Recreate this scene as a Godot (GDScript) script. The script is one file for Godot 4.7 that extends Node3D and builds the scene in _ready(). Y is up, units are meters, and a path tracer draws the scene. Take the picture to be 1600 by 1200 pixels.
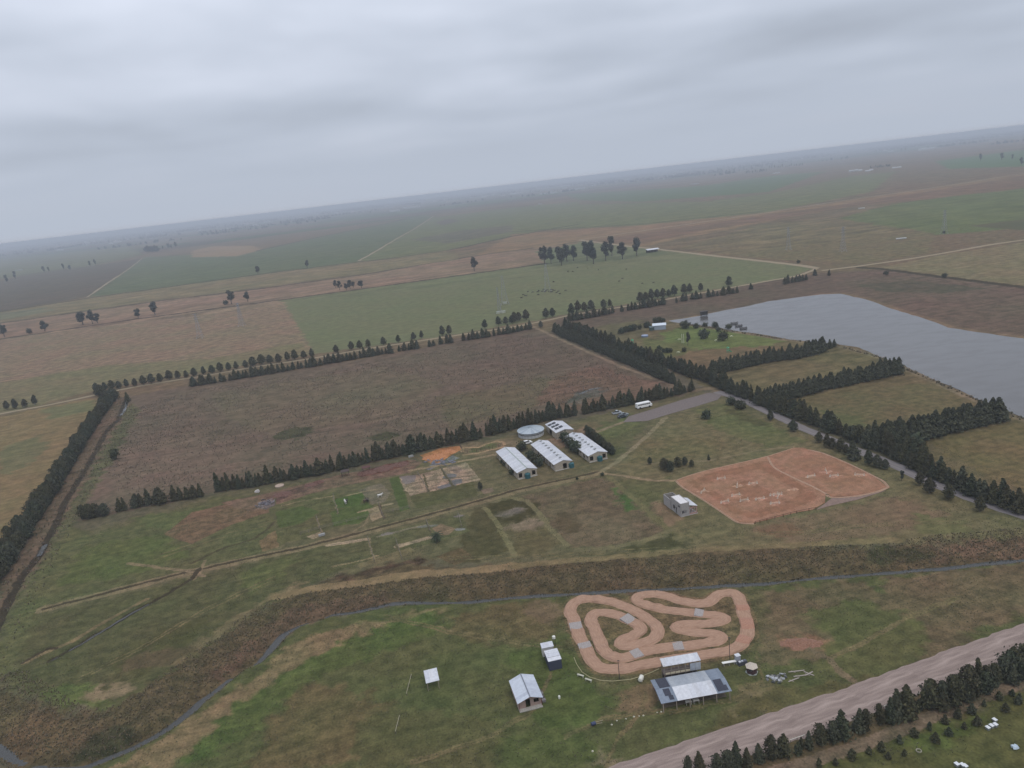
extends Node3D

# ------------------------------------------------------------------ camera model
# photograph pixels (1600 x 1200) are turned into directions; a thing's place is where
# that direction meets the ground (or a roof's height above it)
const FOCAL := 1130.0
const EYE := 100.0
const HORIZON_LEFT := 381.0
const HORIZON_RIGHT := 195.0
var pitch := 0.0
var roll := 0.0
var axis_t := Vector2()
var axis_d := Vector2()

func lens_setup() -> void:
	axis_t = Vector2(1600.0, HORIZON_RIGHT - HORIZON_LEFT).normalized()
	axis_d = Vector2(-axis_t.y, axis_t.x)
	var dist := (Vector2(800, 600) - Vector2(0, HORIZON_LEFT)).dot(axis_d)
	pitch = atan2(dist, FOCAL)
	roll = atan2(-axis_t.y, axis_t.x)

func gp(px: float, py: float, h := 0.0) -> Vector3:
	var p := Vector2(px - 800.0, py - 600.0)
	var a := p.dot(axis_t)
	var b := p.dot(axis_d)
	var d := Vector3(a, -sin(pitch) * FOCAL - cos(pitch) * b, -cos(pitch) * FOCAL + sin(pitch) * b)
	if d.y > -0.8:
		d.y = -0.8
	var s := (EYE - h) / -d.y
	return Vector3(d.x * s, h, d.z * s)

func gps(flat: Array, ox := 0.0, oy := 0.0, k := 1.0) -> PackedVector2Array:
	# flat list x, y, x, y ... (read in an enlargement k with its corner at ox, oy) -> ground points (x, z)
	var out := PackedVector2Array()
	for i in range(0, flat.size(), 2):
		var g := gp(ox + flat[i] / k, oy + flat[i + 1] / k)
		out.append(Vector2(g.x, g.z))
	return out

# ------------------------------------------------------------------ mesh building
class MB:
	var v := PackedVector3Array()
	var n := PackedVector3Array()
	var c := PackedColorArray()
	var uv := PackedVector2Array()
	var tint := Color(1, 1, 1)
	var with_uv := false
	func tri(a: Vector3, b: Vector3, d: Vector3, out: Vector3) -> void:
		var cr := (b - a).cross(d - a)
		if cr.length_squared() < 1e-14:
			return
		if cr.dot(out) > 0.0:
			v.append(a); v.append(d); v.append(b)
			cr = cr.normalized()
		else:
			v.append(a); v.append(b); v.append(d)
			cr = -cr.normalized()
		for i in 3:
			n.append(cr)
			c.append(tint)
	func quad(a: Vector3, b: Vector3, d: Vector3, e: Vector3, out: Vector3) -> void:
		tri(a, b, d, out)
		tri(a, d, e, out)
	func box(at: Vector3, size: Vector3, basis := Basis()) -> void:
		var h := size * 0.5
		for ax in 3:
			for s in [-1.0, 1.0]:
				var nrm := Vector3(); nrm[ax] = s
				var u := Vector3(); u[(ax + 1) % 3] = h[(ax + 1) % 3]
				var w := Vector3(); w[(ax + 2) % 3] = h[(ax + 2) % 3]
				var o := nrm * h[ax]
				quad(at + basis * (o - u - w), at + basis * (o + u - w), at + basis * (o + u + w), at + basis * (o - u + w), basis * nrm)
	func bar(a: Vector3, b: Vector3, w: float, h := -1.0) -> void:
		var d := b - a
		var l := d.length()
		if l < 1e-5:
			return
		var z := d / l
		var up := Vector3.UP if absf(z.y) < 0.95 else Vector3.RIGHT
		var x := up.cross(z).normalized()
		box((a + b) * 0.5, Vector3(w, w if h < 0.0 else h, l), Basis(x, z.cross(x), z))
	func tube(a: Vector3, b: Vector3, ra: float, rb: float, seg := 8, caps := true) -> void:
		var z := (b - a).normalized()
		var up := Vector3.UP if absf(z.y) < 0.95 else Vector3.RIGHT
		var x := up.cross(z).normalized()
		var y := z.cross(x)
		for i in seg:
			var t0 := TAU * i / seg
			var t1 := TAU * (i + 1) / seg
			var d0 := x * cos(t0) + y * sin(t0)
			var d1 := x * cos(t1) + y * sin(t1)
			quad(a + d0 * ra, a + d1 * ra, b + d1 * rb, b + d0 * rb, d0 + d1)
			if caps:
				tri(a, a + d0 * ra, a + d1 * ra, -z)
				tri(b, b + d0 * rb, b + d1 * rb, z)
	func prism(poly: PackedVector2Array, y0: float, y1: float, bottom := true) -> void:
		# poly in (x, z)
		var idx := Geometry2D.triangulate_polygon(poly)
		for i in range(0, idx.size(), 3):
			var p := poly[idx[i]]
			var q := poly[idx[i + 1]]
			var r := poly[idx[i + 2]]
			tri(Vector3(p.x, y1, p.y), Vector3(q.x, y1, q.y), Vector3(r.x, y1, r.y), Vector3.UP)
			if bottom:
				tri(Vector3(p.x, y0, p.y), Vector3(q.x, y0, q.y), Vector3(r.x, y0, r.y), Vector3.DOWN)
		if y1 > y0:
			var sgn := 1.0 if Geometry2D.is_polygon_clockwise(poly) else -1.0
			for i in poly.size():
				var p := poly[i]
				var q := poly[(i + 1) % poly.size()]
				var e := q - p
				var o := Vector3(e.y, 0, -e.x) * -sgn
				quad(Vector3(p.x, y0, p.y), Vector3(q.x, y0, q.y), Vector3(q.x, y1, q.y), Vector3(p.x, y1, p.y), o)
	func mesh() -> ArrayMesh:
		var arr := []
		arr.resize(Mesh.ARRAY_MAX)
		arr[Mesh.ARRAY_VERTEX] = v
		arr[Mesh.ARRAY_NORMAL] = n
		arr[Mesh.ARRAY_COLOR] = c
		if with_uv:
			arr[Mesh.ARRAY_TEX_UV] = uv
		var m := ArrayMesh.new()
		m.add_surface_from_arrays(Mesh.PRIMITIVE_TRIANGLES, arr)
		return m

# ------------------------------------------------------------------ scene helpers
var used := {}
var mats := {}
var rng := RandomNumberGenerator.new()

func numbered(base: String) -> String:
	var k: int = used.get(base, 0)
	used[base] = k + 1
	return base if k == 0 else "%s_%03d" % [base, k]

func thing(called: String, label: String, category: String, at := Vector3.ZERO, turn := 0.0, group := "") -> Node3D:
	var o := Node3D.new()
	o.name = numbered(called)
	add_child(o)
	o.position = at
	o.rotation.y = turn
	meta(o, label, category, group)
	return o

func meta(o: Node, label: String, category: String, group := "") -> void:
	o.set_meta("label", label)
	o.set_meta("category", category)
	if group != "":
		o.set_meta("group", group)

func part(called: String, mb, material: Material, parent: Node) -> MeshInstance3D:
	var o := MeshInstance3D.new()
	o.name = called
	o.mesh = mb if mb is Mesh else mb.mesh()
	o.material_override = material
	parent.add_child(o, true)
	return o

func single(called: String, mb, material: Material, label: String, category: String, at := Vector3.ZERO, turn := 0.0, group := "") -> MeshInstance3D:
	var o := MeshInstance3D.new()
	o.name = numbered(called)
	o.mesh = mb if mb is Mesh else mb.mesh()
	o.material_override = material
	add_child(o)
	o.position = at
	o.rotation.y = turn
	meta(o, label, category, group)
	return o

func struct(called: String, mb, material: Material, kind := "structure") -> MeshInstance3D:
	var o := MeshInstance3D.new()
	o.name = numbered(called)
	o.mesh = mb if mb is Mesh else mb.mesh()
	if material:
		o.material_override = material
	o.set_meta("kind", kind)
	add_child(o)
	return o

func lin(r: float, g: float, b: float) -> Color:
	return Color(r, g, b).linear_to_srgb()

func s8(r: float, g: float, b: float) -> Color:
	return Color(r / 255.0, g / 255.0, b / 255.0)

func plain(key: String, col: Color, rough := 0.8, metal := 0.0, tinted := false) -> StandardMaterial3D:
	if not mats.has(key):
		var m := StandardMaterial3D.new()
		m.resource_name = key
		m.albedo_color = col
		m.roughness = rough
		m.metallic = metal
		m.vertex_color_use_as_albedo = tinted
		mats[key] = m
	return mats[key]

func noise_tex(freq: float, octaves: int, ramp: Array, sd: int, size := 512) -> NoiseTexture2D:
	# ramp: [offset, colour, offset, colour ...]
	var f := FastNoiseLite.new()
	f.seed = sd
	f.noise_type = FastNoiseLite.TYPE_SIMPLEX_SMOOTH
	f.frequency = freq
	f.fractal_octaves = octaves
	var g := Gradient.new()
	var offs := PackedFloat32Array()
	var cols := PackedColorArray()
	for i in range(0, ramp.size(), 2):
		offs.append(ramp[i])
		cols.append(ramp[i + 1])
	g.offsets = offs
	g.colors = cols
	var t := NoiseTexture2D.new()
	t.width = size
	t.height = size
	t.seamless = true
	t.noise = f
	t.color_ramp = g
	return t

func mottled(key: String, a: Color, b: Color, metres: float, sd: int, rough := 0.9, metal := 0.0, freq := 0.012, octaves := 5) -> StandardMaterial3D:
	# two tones of the same stuff, mottled, in world metres
	if not mats.has(key):
		var m := plain(key, Color.WHITE, rough, metal)
		m.albedo_texture = noise_tex(freq, octaves, [0.2, a, 0.8, b], sd)
		m.uv1_triplanar = true
		m.uv1_world_triplanar = true
		m.uv1_scale = Vector3.ONE / metres
	return mats[key]

# a rectangle on plan from three pixels read at height h: front-left, front-right, back-left
func frame(fl: Array, fr: Array, bl: Array, h: float) -> Dictionary:
	var a := gp(fl[0], fl[1], h)
	var b := gp(fr[0], fr[1], h)
	var d := gp(bl[0], bl[1], h)
	var along := d - a
	along.y = 0
	var length := along.length()
	along /= length
	var across := Vector3(-along.z, 0, along.x)
	if across.dot(b - a) < 0:
		across = -across
	var width := absf(across.dot(b - a))
	var mid := a + across * width * 0.5 + along * length * 0.5
	# local z points from back to front, local x to the right of the front
	var turn := atan2(-along.x, -along.z)
	return {"at": Vector3(mid.x, 0, mid.z), "turn": turn, "w": width, "l": length}

# ------------------------------------------------------------------ ground cover
var paints := []   # [points (x, z) in metres, colour, contrast 0..1, crisp]
var crisp := false

func earth(r: float, g: float, b: float) -> Color:
	# base colour read off the photograph, with the blue of the sky's light and some of the camera's colour taken out
	var m := (r + g + b) / 3.0
	return s8(lerpf(m, r, 0.92) * 1.05, lerpf(m, g, 0.92) * 1.03, lerpf(m, b, 0.92) * 0.96)

func paint(flat: Array, r: float, g: float, b: float, contrast := 0.5, ox := 0.0, oy := 0.0, k := 1.0) -> void:
	paints.append([gps(flat, ox, oy, k), earth(r, g, b), contrast, crisp])

func stripe(flat: Array, width: float, r: float, g: float, b: float, contrast := 0.4, ox := 0.0, oy := 0.0, k := 1.0) -> void:
	for poly in Geometry2D.offset_polyline(gps(flat, ox, oy, k), width * 0.5, Geometry2D.JOIN_ROUND, Geometry2D.END_ROUND):
		if not Geometry2D.is_polygon_clockwise(poly):
			paints.append([poly, earth(r, g, b), contrast, true])

func spot(px: float, py: float, rx: float, rz: float, r: float, g: float, b: float, contrast := 0.5) -> void:
	var m := gp(px, py)
	var poly := PackedVector2Array()
	for i in 20:
		var t := TAU * i / 20
		poly.append(Vector2(m.x + rx * cos(t), m.z + rz * sin(t)))
	paints.append([poly, earth(r, g, b), contrast, crisp])

func list_ground_cover() -> void:
	# ---- far farmland, a patchwork of fields laid out along the road grid
	var pr := RandomNumberGenerator.new()
	pr.seed = 41
	var e1 := Vector2(cos(-0.255), sin(-0.255))
	var e2 := Vector2(-e1.y, e1.x)
	var pal := [[98, 84, 66], [82, 88, 57], [104, 88, 69], [72, 85, 52], [90, 77, 61], [82, 76, 58], [97, 91, 65], [102, 87, 66], [78, 82, 54], [88, 75, 59]]
	var w := -2600.0
	while w > -13500.0:
		var dep := pr.randf_range(260, 640)
		var u := -9800.0 + pr.randf_range(0, 500)
		while u < 9800.0:
			var wid := pr.randf_range(380, 1300)
			var q: Array = pal[pr.randi() % pal.size()]
			paints.append([PackedVector2Array([e1 * u + e2 * w, e1 * (u + wid) + e2 * w, e1 * (u + wid) + e2 * (w - dep), e1 * u + e2 * (w - dep)]), s8(q[0], q[1], q[2]), 0.35, false])
			if pr.randf() < 0.7:
				for edge in Geometry2D.offset_polyline(PackedVector2Array([e1 * u + e2 * w, e1 * (u + wid) + e2 * w]), pr.randf_range(5, 11)):
					paints.append([edge, s8(66, 64, 48), 0.4, true])
			u += wid
		w -= dep
	# ---- middle distance
	paint([-900, 700, -300, 480, 0, 425, 400, 372, 800, 318, 1200, 262, 1600, 215, 2400, 110, 2400, 600, 1600, 560, 800, 520, 0, 660], 102, 88, 70, 0.5)
	paint([-700, 560, 0, 440, 60, 425, 150, 415, 222, 404, 137, 464, 0, 487, -700, 600], 86, 78, 66, 0.35)
	paint([-700, 520, 0, 405, 200, 385, 225, 398, 150, 414, 0, 436, -700, 560], 96, 97, 70, 0.35)
	paint([140, 464, 225, 402, 300, 398, 400, 391, 500, 370, 600, 350, 650, 336, 677, 338, 560, 409, 400, 430, 250, 450], 86, 93, 67, 0.35)
	paint([300, 392, 330, 385, 395, 384, 410, 390, 370, 400, 300, 402], 128, 107, 84, 0.3)
	paint([560, 408, 677, 340, 800, 324, 905, 315, 905, 345, 800, 370, 700, 391, 600, 405], 94, 97, 68, 0.35)
	paint([680, 348, 700, 342, 720, 345, 690, 352], 92, 82, 76, 0.3)
	paint([640, 375, 720, 360, 800, 352, 800, 362, 700, 380], 92, 88, 74, 0.4)
	paint([880, 304, 1000, 297, 1100, 290, 1200, 275, 1290, 268, 1200, 300, 1000, 315, 900, 313], 82, 96, 64, 0.3)
	paint([800, 335, 900, 320, 1100, 315, 1200, 303, 1330, 275, 1400, 268, 1360, 300, 1200, 331, 1000, 352, 800, 362], 96, 98, 68, 0.4)
	paint([700, 425, 800, 366, 1000, 352, 1200, 332, 1600, 272, 1600, 292, 1325, 322, 1200, 345, 1000, 386, 905, 376, 800, 395], 118, 98, 76, 0.4)
	paint([905, 378, 1180, 338, 1325, 318, 1500, 291, 1600, 274, 1700, 262, 1700, 282, 1600, 294, 1500, 305, 1325, 324, 1100, 360, 1000, 382], 106, 86, 70, 0.4)
	paint([1290, 345, 1400, 318, 1500, 305, 1600, 295, 1800, 270, 1800, 340, 1600, 356, 1450, 368, 1310, 350], 90, 97, 64, 0.35)
	paint([1460, 252, 1600, 234, 1700, 226, 1700, 250, 1600, 260, 1480, 264], 76, 97, 62, 0.3)
	paint([1190, 350, 1300, 340, 1460, 365, 1450, 395, 1340, 412, 1200, 405, 1060, 388], 102, 92, 70, 0.55)
	paint([1375, 418, 1450, 402, 1600, 378, 1800, 350, 1800, 480, 1600, 447, 1450, 428], 110, 101, 78, 0.45)
	paint([1200, 462, 1290, 426, 1380, 421, 1450, 431, 1600, 450, 1800, 480, 1800, 590, 1600, 532, 1480, 513, 1380, 480, 1310, 458], 94, 80, 70, 0.55)
	paint([1340, 445, 1420, 438, 1540, 450, 1470, 458, 1380, 456], 80, 74, 62, 0.5)
	# strips between the ditches west of the green field
	paint([-700, 640, 0, 505, 150, 484, 250, 470, 400, 452, 560, 430, 740, 400, 905, 378, 850, 412, 740, 427, 560, 453, 442, 468, 200, 500, 0, 530, -700, 670], 120, 100, 86, 0.45)
	paint([-700, 615, 0, 487, 150, 464, 250, 450, 400, 430, 560, 409, 600, 405, 700, 392, 720, 405, 560, 428, 400, 450, 250, 468, 150, 482, 0, 503, -700, 638], 110, 100, 76, 0.45)
	paint([-700, 620, 0, 489, 60, 482, 90, 484, 0, 500, -700, 630], 98, 98, 78, 0.4)
	paint([-500, 640, 0, 530, 220, 497, 442, 468, 492, 553, 170, 605, 0, 647, -500, 760], 118, 101, 86, 0.6)
	paint([-500, 720, 0, 598, 170, 570, 330, 560, 470, 535, 492, 553, 170, 605, 0, 647, -500, 760], 106, 99, 76, 0.5)
	paint([440, 468, 560, 452, 740, 426, 845, 412, 850, 405, 900, 395, 905, 377, 1000, 387, 1100, 398, 1250, 414, 1268, 420, 1240, 432, 1100, 455, 880, 492, 830, 502, 700, 524, 492, 553], 99, 102, 76, 0.3)
	paint([840, 392, 905, 380, 930, 392, 1000, 388, 1040, 396, 960, 408, 850, 416], 92, 98, 74, 0.35)
	# dark ditches between the far fields
	for d in [[[-300, 570, 0, 530, 200, 500, 442, 468, 560, 452, 740, 427, 850, 412], 5.0], [[-300, 545, 0, 505, 150, 484, 250, 470, 400, 452, 560, 430, 740, 400, 830, 388], 5.0], [[-300, 525, 0, 487, 150, 464, 250, 450, 400, 429, 560, 409, 600, 405, 700, 391, 800, 369, 905, 350], 7.0],
			[[400, 392, 500, 370, 600, 350, 650, 337, 800, 322], 10.0], [[0, 436, 150, 412, 222, 398, 330, 380], 8.0], [[1342, 418, 1375, 420, 1450, 430, 1600, 449, 1800, 476], 4.0], [[0, 395, 200, 375, 400, 345], 14.0], [[800, 362, 1000, 350, 1190, 330], 5.0]]:
		stripe(d[0], d[1] * 1.7, 62, 56, 46, 0.4)
	# ---- ground east and north of the farm, up to the lake
	paint([880, 492, 1100, 457, 1240, 433, 1290, 426, 1312, 457, 1250, 464, 1135, 484, 1045, 500, 1060, 506, 880, 520, 860, 505], 90, 78, 68, 0.5)
	paint([-400, 740, 0, 651, 145, 621, 170, 627, 60, 795, 0, 870, -400, 1400], 114, 99, 74, 0.45)
	paint([0, 700, 60, 680, 75, 700, 40, 730, 0, 745], 98, 95, 70, 0.4)
	paint([60, 640, 145, 625, 150, 640, 80, 655], 100, 98, 72, 0.4)
	paint([195, 620, 310, 600, 500, 572, 832, 513, 1040, 598, 1085, 612, 870, 652, 760, 683, 600, 718, 345, 768, 120, 815, 150, 700], 96, 83, 72, 0.5)
	paint([170, 705, 300, 680, 420, 715, 345, 757, 180, 780, 140, 780], 102, 87, 77, 0.5)
	paint([330, 615, 600, 572, 700, 600, 600, 655, 420, 680, 350, 650], 97, 86, 72, 0.5)
	paint([680, 620, 860, 590, 830, 640, 700, 670], 94, 84, 68, 0.5)
	paint([860, 590, 930, 572, 1035, 600, 1020, 618, 880, 645, 835, 632], 101, 81, 70, 0.6)
	paint([700, 530, 830, 513, 940, 558, 860, 585, 740, 570], 93, 80, 71, 0.5)
	paint([882, 628, 905, 612, 940, 605, 950, 612, 915, 622, 890, 634], 86, 80, 76, 0.8)
	spot(458, 677, 9, 9, 66, 66, 48, 0.6)
	spot(600, 682, 8, 5, 70, 66, 50, 0.6)
	spot(180, 650, 10, 8, 84, 82, 62, 0.5)
	# lake shore and the strip towards the lake
	paint([880, 520, 1050, 500, 1120, 512, 1225, 530, 1340, 545, 1480, 604, 1600, 657, 1800, 740, 1800, 890, 1600, 800, 1352, 694, 1110, 606, 1000, 560], 97, 87, 66, 0.6)
	paint([900, 515, 1000, 500, 1020, 510, 1000, 525, 930, 535], 92, 86, 66, 0.5)
	paint([1030, 520, 1080, 509, 1140, 516, 1225, 531, 1180, 546, 1080, 545, 1040, 535], 92, 101, 60, 0.5)
	paint([1000, 528, 1060, 536, 1090, 548, 1040, 560, 1010, 552], 92, 92, 60, 0.5)
	paint([1075, 548, 1200, 540, 1260, 546, 1210, 556, 1110, 580, 1050, 566], 104, 87, 68, 0.55)
	paint([1150, 600, 1220, 570, 1300, 555, 1390, 568, 1340, 590, 1200, 620], 98, 88, 66, 0.55)
	paint([1240, 625, 1400, 590, 1470, 605, 1540, 640, 1430, 670, 1350, 690], 95, 86, 64, 0.55)
	paint([1270, 640, 1340, 650, 1360, 665, 1330, 672], 88, 88, 62, 0.5)
	paint([1450, 690, 1580, 660, 1800, 750, 1800, 860, 1600, 770, 1480, 712], 99, 88, 64, 0.55)
	stripe([1045, 501, 1096, 493, 1162, 481, 1250, 465, 1282, 460, 1312, 458, 1350, 466, 1387, 479, 1450, 499, 1482, 511, 1525, 518, 1600, 528, 1700, 540], 6.0, 108, 92, 76, 0.5)
	stripe([1060, 506, 1140, 517, 1225, 531, 1307, 540, 1375, 559, 1450, 592, 1525, 625, 1600, 657, 1700, 700], 4.0, 112, 102, 84, 0.6)
	# ---- the farm itself
	paint([110, 835, 345, 772, 640, 725, 760, 690, 960, 640, 1085, 612, 1130, 620, 1200, 648, 1350, 712, 1600, 815, 1800, 900, 1600, 845, 1200, 860, 800, 886, 640, 872, 500, 905, 400, 960, 300, 1030, 180, 1110, 100, 1115, 0, 1070, 40, 960], 92, 87, 66, 0.55)
	paint([110, 845, 345, 775, 560, 770, 600, 800, 400, 866, 70, 948, 40, 980, 75, 900], 85, 85, 58, 0.6)
	paint([100, 860, 240, 835, 300, 868, 180, 905, 80, 918], 82, 88, 54, 0.6)
	paint([200, 810, 330, 790, 380, 800, 260, 830], 84, 90, 58, 0.6)
	paint([60, 962, 400, 877, 560, 842, 640, 850, 520, 898, 400, 960, 300, 1030, 180, 1110, 100, 1112, 10, 1065, 25, 1010], 80, 80, 55, 0.6)
	paint([60, 1085, 110, 1070, 190, 1075, 175, 1108, 110, 1114], 84, 92, 56, 0.6)
	paint([160, 1040, 240, 990, 330, 960, 300, 1000, 220, 1060], 74, 74, 48, 0.5)
	paint([250, 1040, 330, 990, 400, 945, 470, 905, 480, 912, 400, 958, 320, 1012, 270, 1052], 104, 94, 72, 0.6)
	paint([380, 890, 460, 870, 450, 900, 380, 930], 84, 88, 56, 0.6)
	spot(245, 1030, 9, 4, 84, 76, 58)
	spot(170, 1083, 5, 2.5, 118, 106, 84)
	# left hand ditch and its banks
	paint([190, 618, 200, 640, 130, 755, 70, 870, 0, 985, 0, 890, 60, 805, 160, 642], 98, 83, 70, 0.6)
	paint([203, 630, 218, 642, 185, 700, 125, 800, 62, 930, 25, 1005, -40, 1090, -40, 1020, 66, 868, 135, 748, 192, 650], 85, 84, 62, 0.65)
	paint([110, 820, 140, 835, 60, 960, 20, 1050, -30, 1080, 10, 980, 60, 890], 86, 88, 60, 0.65)
	stripe([197, 625, 185, 655, 167, 672, 152, 700, 140, 722, 117, 760, 100, 787, 93, 807, 83, 827, 70, 850, 60, 867, 33, 900, 7, 950, -20, 1010], 2.6, 58, 52, 44, 0.6)
	# stable yard
	paint([740, 700, 850, 665, 960, 660, 965, 735, 900, 745, 760, 775, 735, 730], 96, 88, 68, 0.5)
	paint([845, 690, 905, 668, 930, 672, 905, 690, 880, 700, 860, 694], 116, 98, 82, 0.5)
	paint([716, 694, 790, 685, 812, 692, 802, 702, 740, 712, 720, 708], 108, 97, 78, 0.5)
	paint([726, 703, 745, 699, 775, 691, 782, 694, 760, 702, 735, 706], 88, 92, 62, 0.5)
	paint([940, 660, 985, 650, 1010, 662, 975, 705, 950, 715, 925, 690], 84, 86, 60, 0.5)
	paint([930, 672, 975, 655, 1000, 660, 985, 672, 945, 688], 88, 92, 62, 0.5)
	paint([960, 652, 978, 645, 985, 650, 975, 660], 84, 92, 60, 0.4)
	# lawn towards the arena and the gravel road
	paint([1050, 655, 1135, 632, 1200, 655, 1350, 718, 1600, 820, 1800, 905, 1600, 842, 1250, 857, 1080, 862, 1040, 822, 1000, 760, 965, 735, 1000, 690], 99, 92, 69, 0.55)
	paint([1080, 640, 1130, 632, 1200, 660, 1260, 690, 1200, 700, 1120, 670], 91, 92, 62, 0.55)
	paint([1125, 637, 1165, 645, 1210, 668, 1180, 668], 78, 76, 52, 0.5)
	paint([1000, 690, 1050, 680, 1150, 690, 1120, 710, 1040, 720, 985, 725], 98, 90, 66, 0.6)
	paint([1170, 825, 1300, 795, 1400, 775, 1480, 805, 1400, 835, 1250, 855], 106, 91, 73, 0.5)
	paint([1180, 825, 1230, 815, 1260, 830, 1220, 845], 106, 86, 68, 0.4)
	paint([1420, 800, 1520, 820, 1500, 838, 1440, 836], 96, 94, 66, 0.5)
	paint([960, 752, 1040, 745, 1060, 756, 1050, 770, 1028, 775, 1032, 790, 1000, 790], 88, 87, 60, 0.5)
	paint([1010, 790, 1035, 785, 1060, 808, 1060, 822, 1040, 820], 112, 96, 78, 0.5)
	# meadow south of the farm track
	paint([815, 778, 940, 745, 968, 758, 1035, 830, 1000, 846, 900, 859, 885, 852, 858, 815], 93, 82, 66, 0.6)
	paint([860, 820, 930, 800, 1000, 815, 1010, 838, 920, 852, 885, 850], 101, 88, 72, 0.5)
	paint([858, 808, 895, 800, 905, 825, 880, 838], 84, 74, 58, 0.5)
	paint([758, 790, 800, 780, 830, 790, 838, 805, 800, 830, 775, 815], 76, 72, 50, 0.5)
	spot(800, 797, 9, 8, 66, 63, 42, 0.5)
	spot(800, 800, 4.0, 2.8, 98, 94, 86, 0.6)
	paint([738, 795, 756, 790, 778, 820, 797, 860, 720, 882, 690, 880, 720, 850], 77, 72, 50, 0.5)
	paint([800, 830, 845, 812, 870, 850, 850, 868, 800, 870], 88, 82, 60, 0.5)
	spot(822, 820, 6, 4, 112, 102, 86, 0.5)
	paint([955, 863, 1000, 850, 1050, 832, 1078, 857], 73, 71, 49, 0.45)
	paint([960, 762, 970, 764, 985, 782, 1000, 797, 975, 797, 962, 785], 72, 88, 52, 0.5)
	stripe([757, 793, 775, 815, 800, 860, 803, 872], 1.8, 106, 102, 76)
	stripe([800, 778, 822, 782, 845, 805, 862, 830, 885, 852], 1.8, 108, 103, 78)
	stripe([950, 745, 985, 775, 1030, 815, 1050, 832], 1.8, 100, 96, 70)
	stripe([900, 862, 960, 855, 1005, 846, 1048, 828], 2.2, 106, 100, 76)
	# levee track and rough banks of the stream
	paint([-80, 1060, 0, 1078, 70, 1108, 105, 1120, 150, 1118, 190, 1100, 250, 1062, 330, 1010, 400, 962, 460, 930, 513, 906, 580, 886, 650, 870, 676, 874, 660, 884, 720, 889, 800, 886, 883, 881, 967, 873, 1067, 864, 1200, 858, 1367, 859, 1447, 853, 1600, 838, 1800, 820, 1800, 855, 1600, 872, 1400, 890, 1200, 908, 933, 922, 783, 932, 640, 938, 550, 954, 467, 974, 400, 1032, 337, 1072, 233, 1149, 127, 1200, 77, 1203, 0, 1178, -80, 1160], 84, 74, 57, 0.8)
	paint([440, 958, 540, 930, 640, 926, 600, 940, 520, 956, 440, 990, 330, 1068, 330, 1050, 400, 990], 90, 75, 62, 0.8)
	paint([520, 905, 590, 888, 655, 872, 665, 880, 600, 893, 540, 910], 74, 62, 50, 1.0)
	paint([1340, 862, 1447, 856, 1452, 870, 1352, 880], 66, 65, 46, 1.0)
	paint([1452, 852, 1600, 842, 1700, 835, 1700, 850, 1600, 862, 1460, 875], 94, 78, 64, 0.9)
	paint([15, 1108, 110, 1132, 95, 1172, 20, 1155, -20, 1130], 95, 82, 63, 0.8)
	paint([140, 1155, 205, 1128, 215, 1148, 160, 1178, 120, 1185], 60, 60, 43, 1.0)
	stripe([430, 935, 490, 922, 567, 912, 613, 905, 667, 898, 717, 896, 767, 891, 800, 887], 3.8, 124, 106, 82, 0.4)
	stripe([800, 886, 883, 880, 967, 872, 1067, 863, 1200, 856, 1300, 851, 1400, 846], 2.8, 112, 101, 76, 0.5)
	# south of the stream
	paint([127, 1203, 233, 1152, 337, 1076, 400, 1036, 467, 978, 550, 957, 640, 941, 783, 934, 933, 925, 1200, 911, 1400, 893, 1600, 875, 1800, 858, 1800, 920, 1600, 985, 1467, 1030, 1200, 1125, 975, 1203, 800, 1300, 0, 1500, -100, 1300], 80, 83, 54, 0.6)
	paint([170, 1203, 290, 1130, 340, 1095, 400, 1055, 450, 1008, 520, 985, 620, 962, 700, 950, 640, 975, 540, 1010, 440, 1065, 400, 1110, 330, 1160, 260, 1210], 110, 97, 74, 0.65)
	paint([360, 1110, 430, 1060, 540, 1000, 650, 960, 688, 955, 690, 985, 600, 1020, 480, 1060, 410, 1130, 330, 1180, 270, 1200], 76, 86, 50, 0.65)
	paint([590, 1035, 700, 1018, 722, 1085, 650, 1110, 600, 1080], 80, 84, 54, 0.6)
	paint([700, 960, 880, 935, 890, 965, 860, 1000, 780, 1010, 720, 1000], 88, 82, 57, 0.65)
	paint([790, 1015, 875, 1000, 905, 1055, 960, 1100, 900, 1140, 840, 1130, 800, 1075], 75, 84, 49, 0.6)
	paint([480, 1065, 590, 1085, 640, 1130, 520, 1200, 380, 1210, 420, 1130], 91, 82, 58, 0.6)
	paint([560, 1110, 720, 1110, 800, 1150, 760, 1210, 560, 1210], 82, 81, 54, 0.6)
	paint([780, 1150, 900, 1140, 940, 1180, 880, 1215, 780, 1215], 76, 82, 50, 0.6)
	paint([955, 1085, 1040, 1062, 1035, 1098, 990, 1110], 106, 92, 71, 0.55)
	paint([1145, 1070, 1215, 1070, 1230, 1100, 1140, 1115], 102, 93, 70, 0.6)
	paint([930, 1190, 960, 1170, 970, 1200, 940, 1210], 118, 106, 88, 0.5)
	spot(852, 955, 5, 4, 102, 88, 70)
	paint([1180, 925, 1330, 905, 1400, 930, 1470, 980, 1540, 1005, 1440, 1035, 1390, 980, 1280, 950, 1190, 965], 91, 81, 63, 0.65)
	paint([1380, 905, 1600, 880, 1800, 862, 1800, 900, 1600, 965, 1480, 1000, 1400, 950], 95, 83, 65, 0.7)
	paint([1270, 960, 1340, 935, 1430, 965, 1460, 1008, 1340, 1055, 1275, 1035], 83, 85, 55, 0.55)
	paint([1190, 960, 1260, 960, 1290, 1000, 1270, 1030, 1180, 1040], 97, 86, 67, 0.6)
	paint([1180, 1085, 1400, 1050, 1500, 1010, 1470, 1028, 1333, 1080, 1170, 1130, 1080, 1160], 84, 80, 54, 0.6)
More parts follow.
